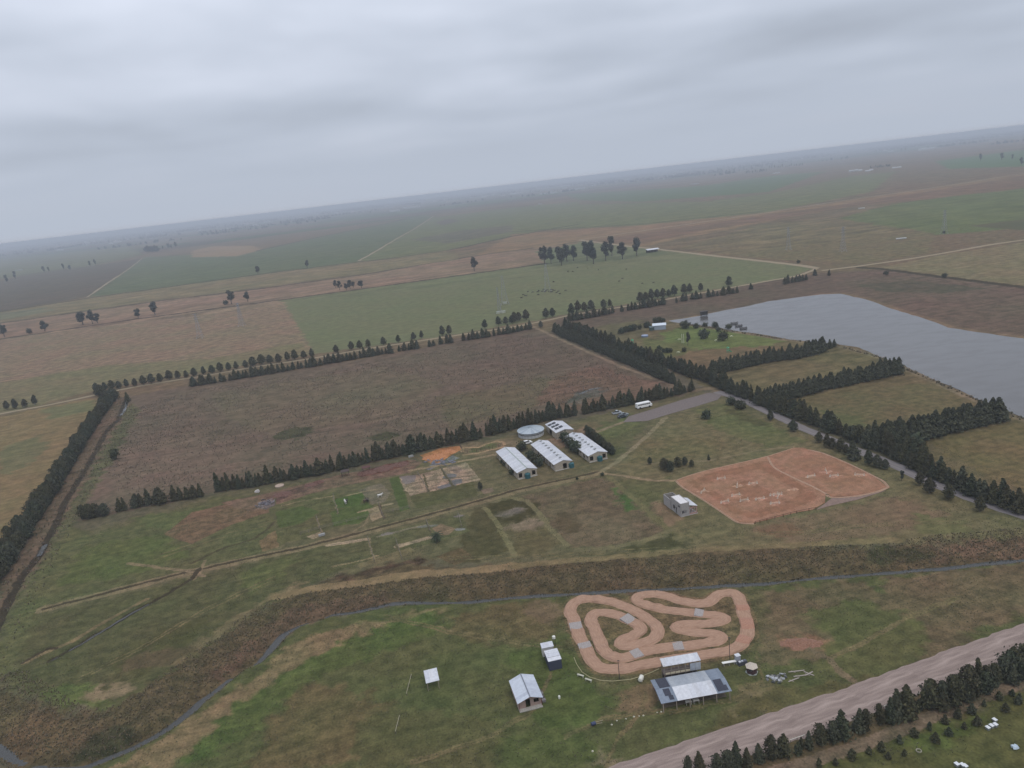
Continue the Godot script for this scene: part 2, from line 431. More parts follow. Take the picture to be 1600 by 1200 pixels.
	stripe([1160, 1160, 1260, 1120, 1333, 1097, 1467, 1044, 1600, 998], 2.2, 78, 70, 54, 0.5)
	# verge and lawn south of the gravel road
	paint([1085, 1205, 1333, 1120, 1600, 1013, 1800, 940, 1800, 1010, 1600, 1063, 1400, 1147, 1200, 1215], 90, 79, 61, 0.6)
	paint([1200, 1212, 1400, 1150, 1600, 1068, 1800, 990, 1800, 1500, 1200, 1500], 81, 82, 51, 0.6)
	paint([1400, 1160, 1500, 1118, 1560, 1110, 1500, 1150, 1420, 1180], 80, 88, 50, 0.6)
	stripe([1180, 1215, 1290, 1182, 1343, 1163, 1387, 1148, 1433, 1129, 1500, 1102, 1567, 1076, 1600, 1062, 1700, 1020], 2.6, 112, 98, 85, 0.7)
	# earth workings along the hedge, pens and paddocks
	crisp = true
	paint([255, 835, 300, 800, 350, 788, 425, 780, 420, 800, 360, 820, 300, 850], 105, 84, 69, 0.7)
	paint([345, 785, 430, 768, 520, 744, 645, 718, 660, 722, 640, 738, 520, 762, 430, 788, 390, 800], 108, 88, 76, 0.7)
	paint([415, 778, 470, 760, 505, 752, 505, 760, 460, 772, 430, 785], 92, 72, 66, 0.8)
	paint([560, 738, 600, 726, 637, 719, 640, 726, 600, 738, 565, 745], 90, 62, 56, 0.8)
	paint([403, 785, 425, 778, 432, 788, 415, 796, 400, 794], 96, 90, 92, 0.9)
	paint([620, 748, 668, 738, 692, 731, 728, 722, 751, 750, 690, 768, 640, 775], 134, 119, 104, 0.9)
	paint([624, 745, 650, 741, 648, 752, 632, 758], 110, 105, 106, 0.5)
	spot(703, 744, 2.6, 2.6, 96, 99, 104, 0.5)
	spot(698, 760, 3.2, 2.0, 96, 99, 104, 0.5)
	spot(711, 753, 2.6, 2.4, 96, 99, 104, 0.5)
	paint([695, 727, 712, 723, 722, 735, 712, 740], 118, 104, 96, 0.8)
	stripe([662, 741, 669, 768], 0.7, 78, 74, 54)
	stripe([688, 731, 708, 760], 0.9, 82, 80, 58)
	stripe([632, 757, 690, 748, 748, 742], 0.5, 92, 84, 70)
	paint([608, 748, 623, 744, 640, 795, 625, 800], 72, 84, 48, 0.4)
	paint([640, 775, 740, 752, 745, 775, 650, 795], 80, 80, 54, 0.5)
	paint([655, 711, 690, 700, 717, 697, 722, 702, 702, 712, 690, 722, 678, 726, 662, 718], 162, 112, 76, 0.7)
	paint([664, 731, 672, 727, 690, 722, 706, 711, 718, 716, 690, 726, 668, 735], 106, 106, 112, 0.9)
	stripe([610, 717, 650, 714, 664, 722], 1.4, 96, 84, 66)
	stripe([640, 735, 700, 725, 800, 705], 1.8, 132, 116, 96)
	stripe([722, 706, 722, 700, 745, 699, 775, 689, 787, 691, 786, 698, 755, 706, 724, 711], 1.5, 142, 122, 98, 0.6)
	paint([520, 782, 560, 768, 572, 770, 560, 790, 525, 795], 70, 88, 48, 0.5)
	paint([515, 800, 575, 785, 590, 800, 560, 818, 520, 822], 74, 88, 50, 0.5)
	paint([430, 800, 470, 790, 500, 800, 470, 818, 435, 825], 74, 85, 50, 0.5)
	paint([560, 765, 595, 755, 610, 770, 600, 785, 580, 788], 104, 96, 84, 0.7)
	paint([575, 797, 592, 790, 598, 808, 580, 815], 138, 122, 102, 0.6)
	stripe([560, 800, 590, 792, 612, 786], 1.4, 134, 120, 100, 0.7)
	stripe([540, 775, 575, 766, 600, 764], 1.0, 126, 114, 94, 0.7)
	stripe([467, 857, 540, 838, 570, 818, 580, 798], 0.8, 116, 106, 84)
	stripe([592, 788, 600, 810], 0.8, 82, 70, 58)
	stripe([520, 775, 528, 803], 0.5, 118, 110, 90)
	stripe([430, 775, 428, 850], 0.5, 88, 84, 62)
	stripe([495, 810, 503, 835], 0.6, 118, 106, 88)
	paint([480, 838, 500, 831, 505, 836, 486, 842], 140, 125, 106, 0.6)
	stripe([440, 790, 470, 783, 520, 775], 0.9, 118, 108, 84, 0.7)
	# pens south of the track
	paint([510, 857, 575, 838, 720, 802, 733, 830, 700, 842, 560, 878, 530, 872], 84, 85, 60, 0.6)
	stripe([512, 852, 575, 842], 2.0, 142, 128, 110, 0.7)
	stripe([620, 854, 670, 840], 2.2, 144, 130, 112, 0.7)
	stripe([590, 838, 640, 826, 668, 820], 1.2, 116, 110, 94, 0.7)
	stripe([520, 885, 560, 876, 590, 868], 1.0, 122, 110, 86, 0.7)
	paint([675, 825, 690, 818, 712, 826, 700, 835, 688, 836], 112, 98, 80, 0.7)
	spot(719, 827, 1.8, 0.8, 120, 122, 128, 0.4)
	spot(716, 806, 1.6, 1.0, 116, 108, 112, 0.6)
	spot(605, 834, 2.0, 0.9, 108, 104, 102, 0.5)
	spot(668, 822, 3.5, 0.9, 104, 108, 104, 0.5)
	stripe([575, 842, 586, 880], 0.6, 120, 110, 88)
	stripe([618, 850, 627, 874], 0.7, 92, 86, 66)
	stripe([666, 815, 672, 832], 0.6, 70, 68, 50)
	paint([560, 880, 640, 855, 650, 862, 620, 872, 560, 888], 106, 98, 74, 0.5)
	paint([680, 870, 720, 855, 740, 870, 710, 885], 92, 78, 58, 0.5)
	paint([750, 765, 768, 762, 772, 768, 755, 772], 118, 100, 90, 0.5)
	# farm track: pale wheel strips with a dark rut between them
	stripe([67, 952, 200, 918, 300, 893, 400, 871, 467, 857, 550, 836, 667, 806, 745, 785, 805, 767, 847, 758, 901, 747, 935, 738], 4.2, 116, 105, 83, 0.5)
	stripe([67, 952, 200, 917, 300, 892, 400, 870, 467, 856, 550, 835, 667, 804.5, 745, 783, 805, 765.5, 847, 756.5, 901, 745, 935, 737], 1.3, 68, 59, 47, 0.4)
	stripe([300, 880, 340, 860, 400, 840, 430, 815], 1.0, 72, 66, 50, 0.5)
	paint([405, 845, 430, 828, 435, 855, 410, 862], 112, 92, 72, 0.6)
	stripe([40, 1036, 67, 1020, 117, 1000, 150, 978, 230, 935], 1.4, 112, 98, 76, 0.6)
	stripe([36, 1036, 60, 1020, 75, 1013, 90, 1012], 1.0, 64, 56, 46, 0.5)
	stripe([200, 880, 300, 893, 320, 900], 1.2, 118, 106, 86, 0.6)
	stripe([305, 905, 320, 875], 1.0, 116, 104, 84, 0.6)
	stripe([77, 1032, 117, 1010, 150, 990, 200, 960, 260, 927, 300, 903, 310, 888], 1.7, 60, 54, 44, 0.4)
	# approach paths
	stripe([832, 510, 900, 542, 975, 575, 1037, 597, 1075, 608], 2.6, 122, 105, 92, 0.5)
	stripe([1040, 652, 1012, 680, 987, 702, 962, 722, 940, 736], 2.0, 122, 112, 92, 0.5)
	stripe([972, 660, 950, 668, 930, 676], 2.0, 118, 106, 90, 0.5)
	stripe([935, 738, 970, 743, 1015, 750, 1057, 751], 1.6, 128, 114, 94, 0.5)
	stripe([1010, 724, 1050, 722, 1110, 720, 1180, 704, 1240, 698], 1.2, 114, 104, 84, 0.5)
	stripe([1080, 610, 1110, 606, 1140, 618], 4.0, 116, 100, 84, 0.5)
	# faint wheel trails worn into the grass
	for q in [[945, 1196, 965, 1150, 1000, 1110, 1010, 1080], [880, 1150, 940, 1120, 1000, 1112, 1040, 1108], [1045, 1112, 1150, 1088, 1190, 1060, 1180, 1020], [600, 960, 700, 985, 800, 1000, 880, 1010], [860, 1050, 830, 1110, 760, 1150, 640, 1190], [1100, 655, 1130, 690, 1120, 720], [1290, 1030, 1350, 1000, 1420, 960, 1500, 930], [700, 870, 800, 868, 900, 866, 1040, 856], [240, 870, 330, 840, 420, 815], [120, 1060, 220, 1010, 320, 950, 430, 900], [1050, 830, 1120, 835, 1250, 830, 1400, 815, 1500, 815]]:
		stripe(q, 0.55, 100, 91, 68, 0.8)
		var off: Array = q.duplicate()
		for i in range(1, off.size(), 2):
			off[i] += 4.5
		stripe(off, 0.55, 100, 91, 68, 0.8)
	# earth spilled to both sides of the model car track
	var tz := track_points()
	stripe(tz, 4.6, 100, 86, 66, 0.9, 870, 910, 4.848)
	# ground round the model car track
	crisp = false
	paint([880, 935, 960, 922, 1170, 915, 1195, 940, 1190, 1010, 1150, 1035, 1000, 1068, 930, 1065, 885, 985], 86, 82, 58, 0.75)
	paint([905, 925, 1000, 918, 1100, 918, 1000, 928], 104, 86, 72, 0.7)
	paint([925, 970, 960, 975, 985, 985, 960, 1000, 945, 998], 76, 82, 50, 0.5)
	paint([1040, 985, 1080, 985, 1110, 995, 1060, 1005, 1035, 1000], 98, 84, 68, 0.7)
	paint([1215, 1003, 1240, 994, 1262, 995, 1290, 1005, 1270, 1013, 1232, 1012], 122, 92, 76, 0.8)
	stripe([1262, 1014, 1295, 1030, 1310, 1048, 1332, 1063], 1.6, 108, 96, 78, 0.6)
	paint([1195, 920, 1240, 930, 1250, 955, 1200, 960], 94, 82, 64, 0.6)

func fill_poly(im: Image, pts: PackedVector2Array, col: Color, w: int, h: int) -> void:
	var lo := 1e9
	var hi := -1e9
	for p in pts:
		lo = minf(lo, p.y)
		hi = maxf(hi, p.y)
	var y0 := clampi(int(floor(lo)), 0, h)
	var y1 := clampi(int(ceil(hi)), 0, h)
	var np := pts.size()
	for y in range(y0, y1):
		var yy := y + 0.5
		var xs := PackedFloat32Array()
		for i in np:
			var a := pts[i]
			var b := pts[(i + 1) % np]
			if (a.y <= yy) != (b.y <= yy):
				xs.append(a.x + (yy - a.y) / (b.y - a.y) * (b.x - a.x))
		xs.sort()
		for i in range(0, xs.size() - 1, 2):
			var xa := clampi(int(round(xs[i])), 0, w)
			var xb := clampi(int(round(xs[i + 1])), 0, w)
			if xb > xa:
				im.fill_rect(Rect2i(xa, y, xb - xa, 1), col)

func noise_bytes(freq: float, octaves: int, sd: int, w: int, h: int, ox: float, oz: float, stretch := 1) -> PackedByteArray:
	var f := FastNoiseLite.new()
	f.seed = sd
	f.noise_type = FastNoiseLite.TYPE_SIMPLEX_SMOOTH
	f.frequency = freq
	f.fractal_octaves = octaves
	f.fractal_gain = 0.55
	f.offset = Vector3(ox, oz, 0)
	var im := f.get_image(w / stretch, h)
	if stretch > 1:
		im.resize(w, h, Image.INTERPOLATE_CUBIC)
	im.convert(Image.FORMAT_L8)
	return im.get_data()

func cover_texture(x0: float, z0: float, x1: float, z1: float, w: int, h: int, warp: float, base: Color, grain: float, patch: float, soft: int, streak: int) -> ImageTexture:
	var tx := (x1 - x0) / w
	var tz := (z1 - z0) / h
	var cm := Image.create_empty(w, h, false, Image.FORMAT_RGBA8)
	cm.fill(Color(base.r, base.g, base.b, 0.5))
	var top := Image.create_empty(w, h, false, Image.FORMAT_RGBA8)
	for p in paints:
		var pts := PackedVector2Array()
		for q in p[0]:
			pts.append(Vector2((q.x - x0) / tx, (q.y - z0) / tz))
		var c: Color = p[1]
		fill_poly(top if p[3] else cm, pts, Color(c.r, c.g, c.b, p[2]), w, h)
	if soft > 1:
		# grass grows over from one kind into the next
		cm.resize(w / soft, h / soft, Image.INTERPOLATE_BILINEAR)
		cm.resize(w, h, Image.INTERPOLATE_CUBIC)
	var src := cm.get_data()
	var det := top.get_data()
	var wa := noise_bytes(tx / (warp * 5.0), 5, 11, w, h, x0 / tx, z0 / tz)
	var wb := noise_bytes(tx / (warp * 5.0), 5, 12, w, h, x0 / tx, z0 / tz)
	var fine := noise_bytes(tx / grain, 3, 13, w, h, x0 / tx, z0 / tz)
	var mid := noise_bytes(tx / (grain * 7.0), 4, 14, w, h, x0 / tx, z0 / tz)
	var big := noise_bytes(tx / patch, 3, 15, w, h, x0 / tx, z0 / tz)
	var lines := noise_bytes(tx / (grain * 3.0), 3, 16, w, h, x0 / tx, z0 / tz, 8)
	var wk := int(warp * 2.2 / tx * 16.0)
	var wt := wk / 5
	var rows := 16
	var jobs := int(ceil(h / float(rows)))
	var res := []
	res.resize(jobs)
	var work := func(job: int) -> void:
		var out := PackedByteArray()
		var ya := job * rows
		var yb := mini(h, ya + rows)
		out.resize((yb - ya) * w * 3)
		var o := 0
		for y in range(ya, yb):
			for x in w:
				var i := y * w + x
				var sx := clampi(x + (((wa[i] - 128) * wk) >> 11), 0, w - 1)
				var sy := clampi(y + (((wb[i] - 128) * wk) >> 11), 0, h - 1)
				var j := (sy * w + sx) * 4
				var c := src[j + 3]
				var cr := src[j]
				var cg := src[j + 1]
				var cb := src[j + 2]
				var tx2 := clampi(x + (((wa[i] - 128) * wt) >> 11), 0, w - 1)
				var ty2 := clampi(y + (((wb[i] - 128) * wt) >> 11), 0, h - 1)
				j = (ty2 * w + tx2) * 4
				if det[j + 3] > 0:
					c = det[j + 3]
					cr = (det[j] * 236 + cr * 20) >> 8
					cg = (det[j + 1] * 236 + cg * 20) >> 8
					cb = (det[j + 2] * 236 + cb * 20) >> 8
				var s := lines[((y + ((x * 267) >> 10)) % h) * w + x] - 128
				var bg := big[i] - 128
				var md := mid[i] - 128
				var k := 256 + (((fine[i] - 128) * 92 + md * 80 + s * streak) * c >> 15)
				var hue := (bg * 20 + md * 9) * c >> 15
				out[o] = clampi(cr * (k + hue) >> 8, 0, 255)
				out[o + 1] = clampi(cg * (k - (hue >> 2)) >> 8, 0, 255)
				out[o + 2] = clampi(cb * (k + (hue >> 1)) >> 8, 0, 255)
				o += 3
		res[job] = out
	var id := WorkerThreadPool.add_group_task(work, jobs)
	WorkerThreadPool.wait_for_group_task_completion(id)
	var all := PackedByteArray()
	for r in res:
		all.append_array(r)
	return ImageTexture.create_from_image(Image.create_from_data(w, h, false, Image.FORMAT_RGB8, all))

# ------------------------------------------------------------------ terrain
const NEAR := [-232.0, -290.0, 204.0, -84.0]
const STEP := 0.8
var stream := PackedVector2Array()
var creek := PackedVector2Array()
var side_ditch := PackedVector2Array()
var nx := 0
var nz := 0
var heights := PackedFloat32Array()
var stream_s := PackedFloat32Array()

func smooth(a: float, b: float, x: float) -> float:
	var t := clampf((x - a) / (b - a), 0.0, 1.0)
	return t * t * (3.0 - 2.0 * t)

func bank(s: float) -> float:
	# height across the stream, s metres north of its middle
	if s >= 0.0:
		if s < 4.2:
			return lerpf(-1.55, -0.25, smooth(0.6, 4.2, s))
		if s < 11.0:
			return lerpf(-0.25, 0.55, smooth(4.2, 11.0, s))
		return lerpf(0.55, 0.0, smooth(13.0, 24.0, s))
	return lerpf(lerpf(-1.55, 0.15, smooth(0.6, 2.8, -s)), 0.0, smooth(3.5, 9.0, -s))

func near_line(line: PackedVector2Array, reach: float, signed: bool, out: PackedFloat32Array) -> void:
	for k in line.size() - 1:
		var a := line[k]
		var b := line[k + 1]
		var d := b - a
		var l2 := maxf(d.length_squared(), 1e-6)
		var i0 := clampi(int((minf(a.x, b.x) - reach - NEAR[0]) / STEP), 0, nx - 1)
		var i1 := clampi(int((maxf(a.x, b.x) + reach - NEAR[0]) / STEP) + 1, 0, nx - 1)
		var j0 := clampi(int((minf(a.y, b.y) - reach - NEAR[1]) / STEP), 0, nz - 1)
		var j1 := clampi(int((maxf(a.y, b.y) + reach - NEAR[1]) / STEP) + 1, 0, nz - 1)
		for j in range(j0, j1 + 1):
			for i in range(i0, i1 + 1):
				var p := Vector2(NEAR[0] + i * STEP, NEAR[1] + j * STEP)
				var t := clampf((p - a).dot(d) / l2, 0.0, 1.0)
				var q := p - a - d * t
				var dist := q.length()
				var at := j * nx + i
				if dist < absf(out[at]):
					out[at] = dist * (-1.0 if signed and d.cross(p - a) > 0.0 else 1.0)

func make_heights() -> void:
	nx = int((NEAR[2] - NEAR[0]) / STEP) + 1
	nz = int((NEAR[3] - NEAR[1]) / STEP) + 1
	heights.resize(nx * nz)
	stream_s.resize(nx * nz)
	stream_s.fill(999.0)
	var creek_d := stream_s.duplicate()
	var ditch_d := stream_s.duplicate()
	near_line(stream, 26.0, true, stream_s)
	near_line(creek, 4.0, false, creek_d)
	near_line(side_ditch, 3.0, false, ditch_d)
	var lake_poly := gps([1340, 543, 1375, 557, 1412, 572, 1450, 589, 1482, 602, 1525, 622, 1562, 637, 1600, 654, 1760, 728, 1760, 548, 1600, 529])
	var f := FastNoiseLite.new()
	f.seed = 5
	f.frequency = 0.05
	f.fractal_octaves = 4
	for j in nz:
		for i in nx:
			var at := j * nx + i
			var h := f.get_noise_2d(i * STEP, j * STEP) * 0.16
			var s := stream_s[at]
			if absf(s) < 25.0:
				h = bank(s) + h * (2.0 if absf(s) > 2.6 else 1.3)
			if creek_d[at] < 4.0:
				h -= 0.7 * (1.0 - smooth(0.4, 2.2, creek_d[at]))
			if ditch_d[at] < 3.0:
				h -= 0.45 * (1.0 - smooth(0.3, 1.4, ditch_d[at]))
			var x: float = NEAR[0] + i * STEP
			var z: float = NEAR[1] + j * STEP
			var edge := minf(minf(x - NEAR[0], NEAR[2] - x), minf(z - NEAR[1], NEAR[3] - z))
			heights[at] = h * smooth(0.0, 6.0, edge)
			if x > 90.0 and z < -180.0 and Geometry2D.is_point_in_polygon(Vector2(x, z), lake_poly):
				heights[at] = -0.3 * smooth(0.0, 6.0, edge)

func ht(x: float, z: float) -> float:
	var fx: float = (x - NEAR[0]) / STEP
	var fz: float = (z - NEAR[1]) / STEP
	if fx < 0.0 or fz < 0.0 or fx >= nx - 1 or fz >= nz - 1:
		return 0.0
	var i := int(fx)
	var j := int(fz)
	var a := j * nx + i
	return lerpf(lerpf(heights[a], heights[a + 1], fx - i), lerpf(heights[a + nx], heights[a + nx + 1], fx - i), fz - j)

func on_ground(p: Vector3) -> Vector3:
	return Vector3(p.x, ht(p.x, p.z), p.z)

func pg(px: float, py: float) -> Vector3:
	return on_ground(gp(px, py))

func grid_surface(m: ArrayMesh, x0: float, z0: float, x1: float, z1: float, cx: int, cz: int, near: bool) -> void:
	var v := PackedVector3Array()
	var n := PackedVector3Array()
	var uv := PackedVector2Array()
	var idx := PackedInt32Array()
	v.resize(cx * cz)
	n.resize(cx * cz)
	uv.resize(cx * cz)
	for j in cz:
		for i in cx:
			var a := j * cx + i
			var fx := i / float(cx - 1)
			var fz := j / float(cz - 1)
			v[a] = Vector3(lerpf(x0, x1, fx), heights[a] if near else 0.0, lerpf(z0, z1, fz))
			uv[a] = Vector2(fx, fz)
			if near and i > 0 and j > 0 and i < cx - 1 and j < cz - 1:
				n[a] = Vector3(heights[a - 1] - heights[a + 1], 2.0 * STEP, heights[a - cx] - heights[a + cx]).normalized()
			else:
				n[a] = Vector3.UP
	idx.resize((cx - 1) * (cz - 1) * 6)
	var k := 0
	for j in cz - 1:
		for i in cx - 1:
			var a := j * cx + i
			idx[k] = a; idx[k + 1] = a + 1; idx[k + 2] = a + cx
			idx[k + 3] = a + 1; idx[k + 4] = a + cx + 1; idx[k + 5] = a + cx
			k += 6
	var arr := []
	arr.resize(Mesh.ARRAY_MAX)
	arr[Mesh.ARRAY_VERTEX] = v
	arr[Mesh.ARRAY_NORMAL] = n
	arr[Mesh.ARRAY_TEX_UV] = uv
	arr[Mesh.ARRAY_INDEX] = idx
	m.add_surface_from_arrays(Mesh.PRIMITIVE_TRIANGLES, arr)

func cover_material(key: String, t: Texture2D) -> StandardMaterial3D:
	var m := plain(key, Color.WHITE, 1.0)
	m.albedo_texture = t
	m.texture_repeat = false
	m.metallic_specular = 0.15
	return m

func build_ground() -> void:
	stream = gps([-60, 1120, 0, 1168, 20, 1181, 43, 1189, 77, 1196, 127, 1195, 150, 1184, 203, 1163, 233, 1148, 267, 1128, 293, 1108, 310, 1091, 337, 1071, 373, 1041, 400, 1030, 420, 1010, 440, 987, 467, 972, 493, 963, 520, 955, 550, 952, 583, 945, 613, 938, 640, 936, 683, 936, 733, 935, 783, 930, 833, 926, 883, 923, 933, 920, 983, 917, 1033, 915, 1083, 912, 1133, 909, 1200, 906, 1250, 900, 1300, 896, 1350, 892, 1400, 888, 1467, 883, 1517, 877, 1567, 872, 1600, 869, 1720, 858])
	creek = gps([70, 850, 60, 867, 33, 900, 7, 950, -20, 1010, -60, 1080])
	side_ditch = gps([77, 1032, 117, 1010, 150, 990, 200, 960, 260, 927, 300, 903])
	make_heights()
	list_ground_cover()
	var m := ArrayMesh.new()
	grid_surface(m, NEAR[0], NEAR[1], NEAR[0] + (nx - 1) * STEP, NEAR[1] + (nz - 1) * STEP, nx, nz, true)
	m.surface_set_material(0, cover_material("near_grass", cover_texture(NEAR[0], NEAR[1], NEAR[0] + (nx - 1) * STEP, NEAR[1] + (nz - 1) * STEP, 2048, 1024, 1.2, s8(92, 86, 66), 0.6, 30.0, 9, 40)))
	var xr: float = NEAR[0] + (nx - 1) * STEP
	var zr: float = NEAR[1] + (nz - 1) * STEP
	grid_surface(m, -560, -800, 520, NEAR[1], 181, 86, false)
	m.surface_set_material(1, cover_material("farm_fields", cover_texture(-560, -800, 520, NEAR[1], 2048, 1024, 2.0, s8(96, 88, 72), 1.3, 70.0, 4, 62)))
	grid_surface(m, -2400, -3200, 2400, -800, 2, 2, false)
	m.surface_set_material(2, cover_material("middle_fields", cover_texture(-2400, -3200, 2400, -800, 2048, 1024, 5.0, s8(98, 88, 68), 6.0, 240.0, 1, 84)))
	grid_surface(m, -9000, -11000, 9000, -3200, 2, 2, false)
	m.surface_set_material(3, cover_material("far_fields", cover_texture(-9000, -11000, 9000, -3200, 1024, 512, 10.0, s8(96, 87, 67), 40.0, 1200.0, 1, 84)))
	var rest := [[-60000, -60000, 60000, -11000], [-60000, -11000, -9000, -3200], [9000, -11000, 60000, -3200], [-60000, -3200, -2400, -800], [2400, -3200, 60000, -800], [-60000, -800, -560, NEAR[1]], [520, -800, 60000, NEAR[1]], [-60000, NEAR[1], NEAR[0], zr], [xr, NEAR[1], 60000, zr], [-60000, zr, 60000, 20000]]
	var far_m := mottled("farmland", s8(80, 82, 57), s8(102, 89, 69), 1800.0, 77, 1.0, 0.0, 0.01, 5)
	far_m.metallic_specular = 0.15
	for r in rest:
		grid_surface(m, r[0], r[1], r[2], r[3], 2, 2, false)
		m.surface_set_material(m.get_surface_count() - 1, far_m)
	struct("ground", m, null)

# ------------------------------------------------------------------ trees
var joined_trees := []   # trees past the first three hundred of their kind
var kinds := {}   # kind -> array of [trunk mesh, crown mesh]

func crown_mesh(r: RandomNumberGenerator, count: int, size: float, col: Color, spread: float, profile: Callable) -> ArrayMesh:
	# many small leaf clumps spread through a crown whose outline the profile gives:
	# profile(rng) -> [position, outward direction]
	var mb := MB.new()
	for i in count:
		var pd: Array = profile.call(r)
		var p: Vector3 = pd[0]
		var o: Vector3 = pd[1]
		var k := r.randf_range(1.0 - spread, 1.0 + spread)
		var w := r.randf_range(-0.08, 0.08)
		mb.tint = Color(col.r * k * (1.0 + w), col.g * k, col.b * k * (1.0 - w))
		var a := (o + Vector3(r.randf_range(-1, 1), r.randf_range(-0.8, 1.0), r.randf_range(-1, 1)) * 0.9).normalized()
		var b := a.cross(Vector3(r.randf_range(-1, 1), r.randf_range(-1, 1), r.randf_range(-1, 1))).normalized()
		if b.length_squared() < 0.1:
			b = a.cross(Vector3.RIGHT).normalized()
		var s := size * r.randf_range(0.6, 1.35)
		var c := a.cross(b)
		var tip := p + b * s * 0.75 + a * s * 0.15
		var l := p - b * s * 0.5 + c * s * 0.42
		var m := p - b * s * 0.5 - c * s * 0.42
		var mid := p + b * s * 0.1 + a * s * 0.2
		mb.tri(l, mid + c * s * 0.38, tip, a)
		mb.tri(l, tip, mid - c * s * 0.38, a)
		mb.tri(l, mid - c * s * 0.38, m, a)
	return mb.mesh()

func trunk_mesh(r: RandomNumberGenerator, h: float, rad: float, limbs: int, reach: float) -> ArrayMesh:
	var mb := MB.new()
	var p := Vector3(0, -0.15, 0)
	var n := 5
	for i in n:
		var q := p + Vector3(r.randf_range(-0.03, 0.03) * h * 0.3, h / n, r.randf_range(-0.03, 0.03) * h * 0.3)
		mb.tube(p, q, rad * (1.0 - i / float(n) * 0.8), rad * (1.0 - (i + 1) / float(n) * 0.8), 7, i == n - 1)
		p = q
	for i in limbs:
		var y := h * r.randf_range(0.3, 0.85)
		var t := r.randf_range(0, TAU)
		var d := Vector3(cos(t), r.randf_range(0.3, 0.9), sin(t)).normalized()
		mb.tube(Vector3(0, y, 0), Vector3(0, y, 0) + d * reach * r.randf_range(0.6, 1.0), rad * 0.4, rad * 0.12, 5)
	return mb.mesh()

func lump_noise(sd: int, f: float) -> FastNoiseLite:
	var n := FastNoiseLite.new()
	n.seed = sd
	n.frequency = f
	n.fractal_octaves = 2
	return n

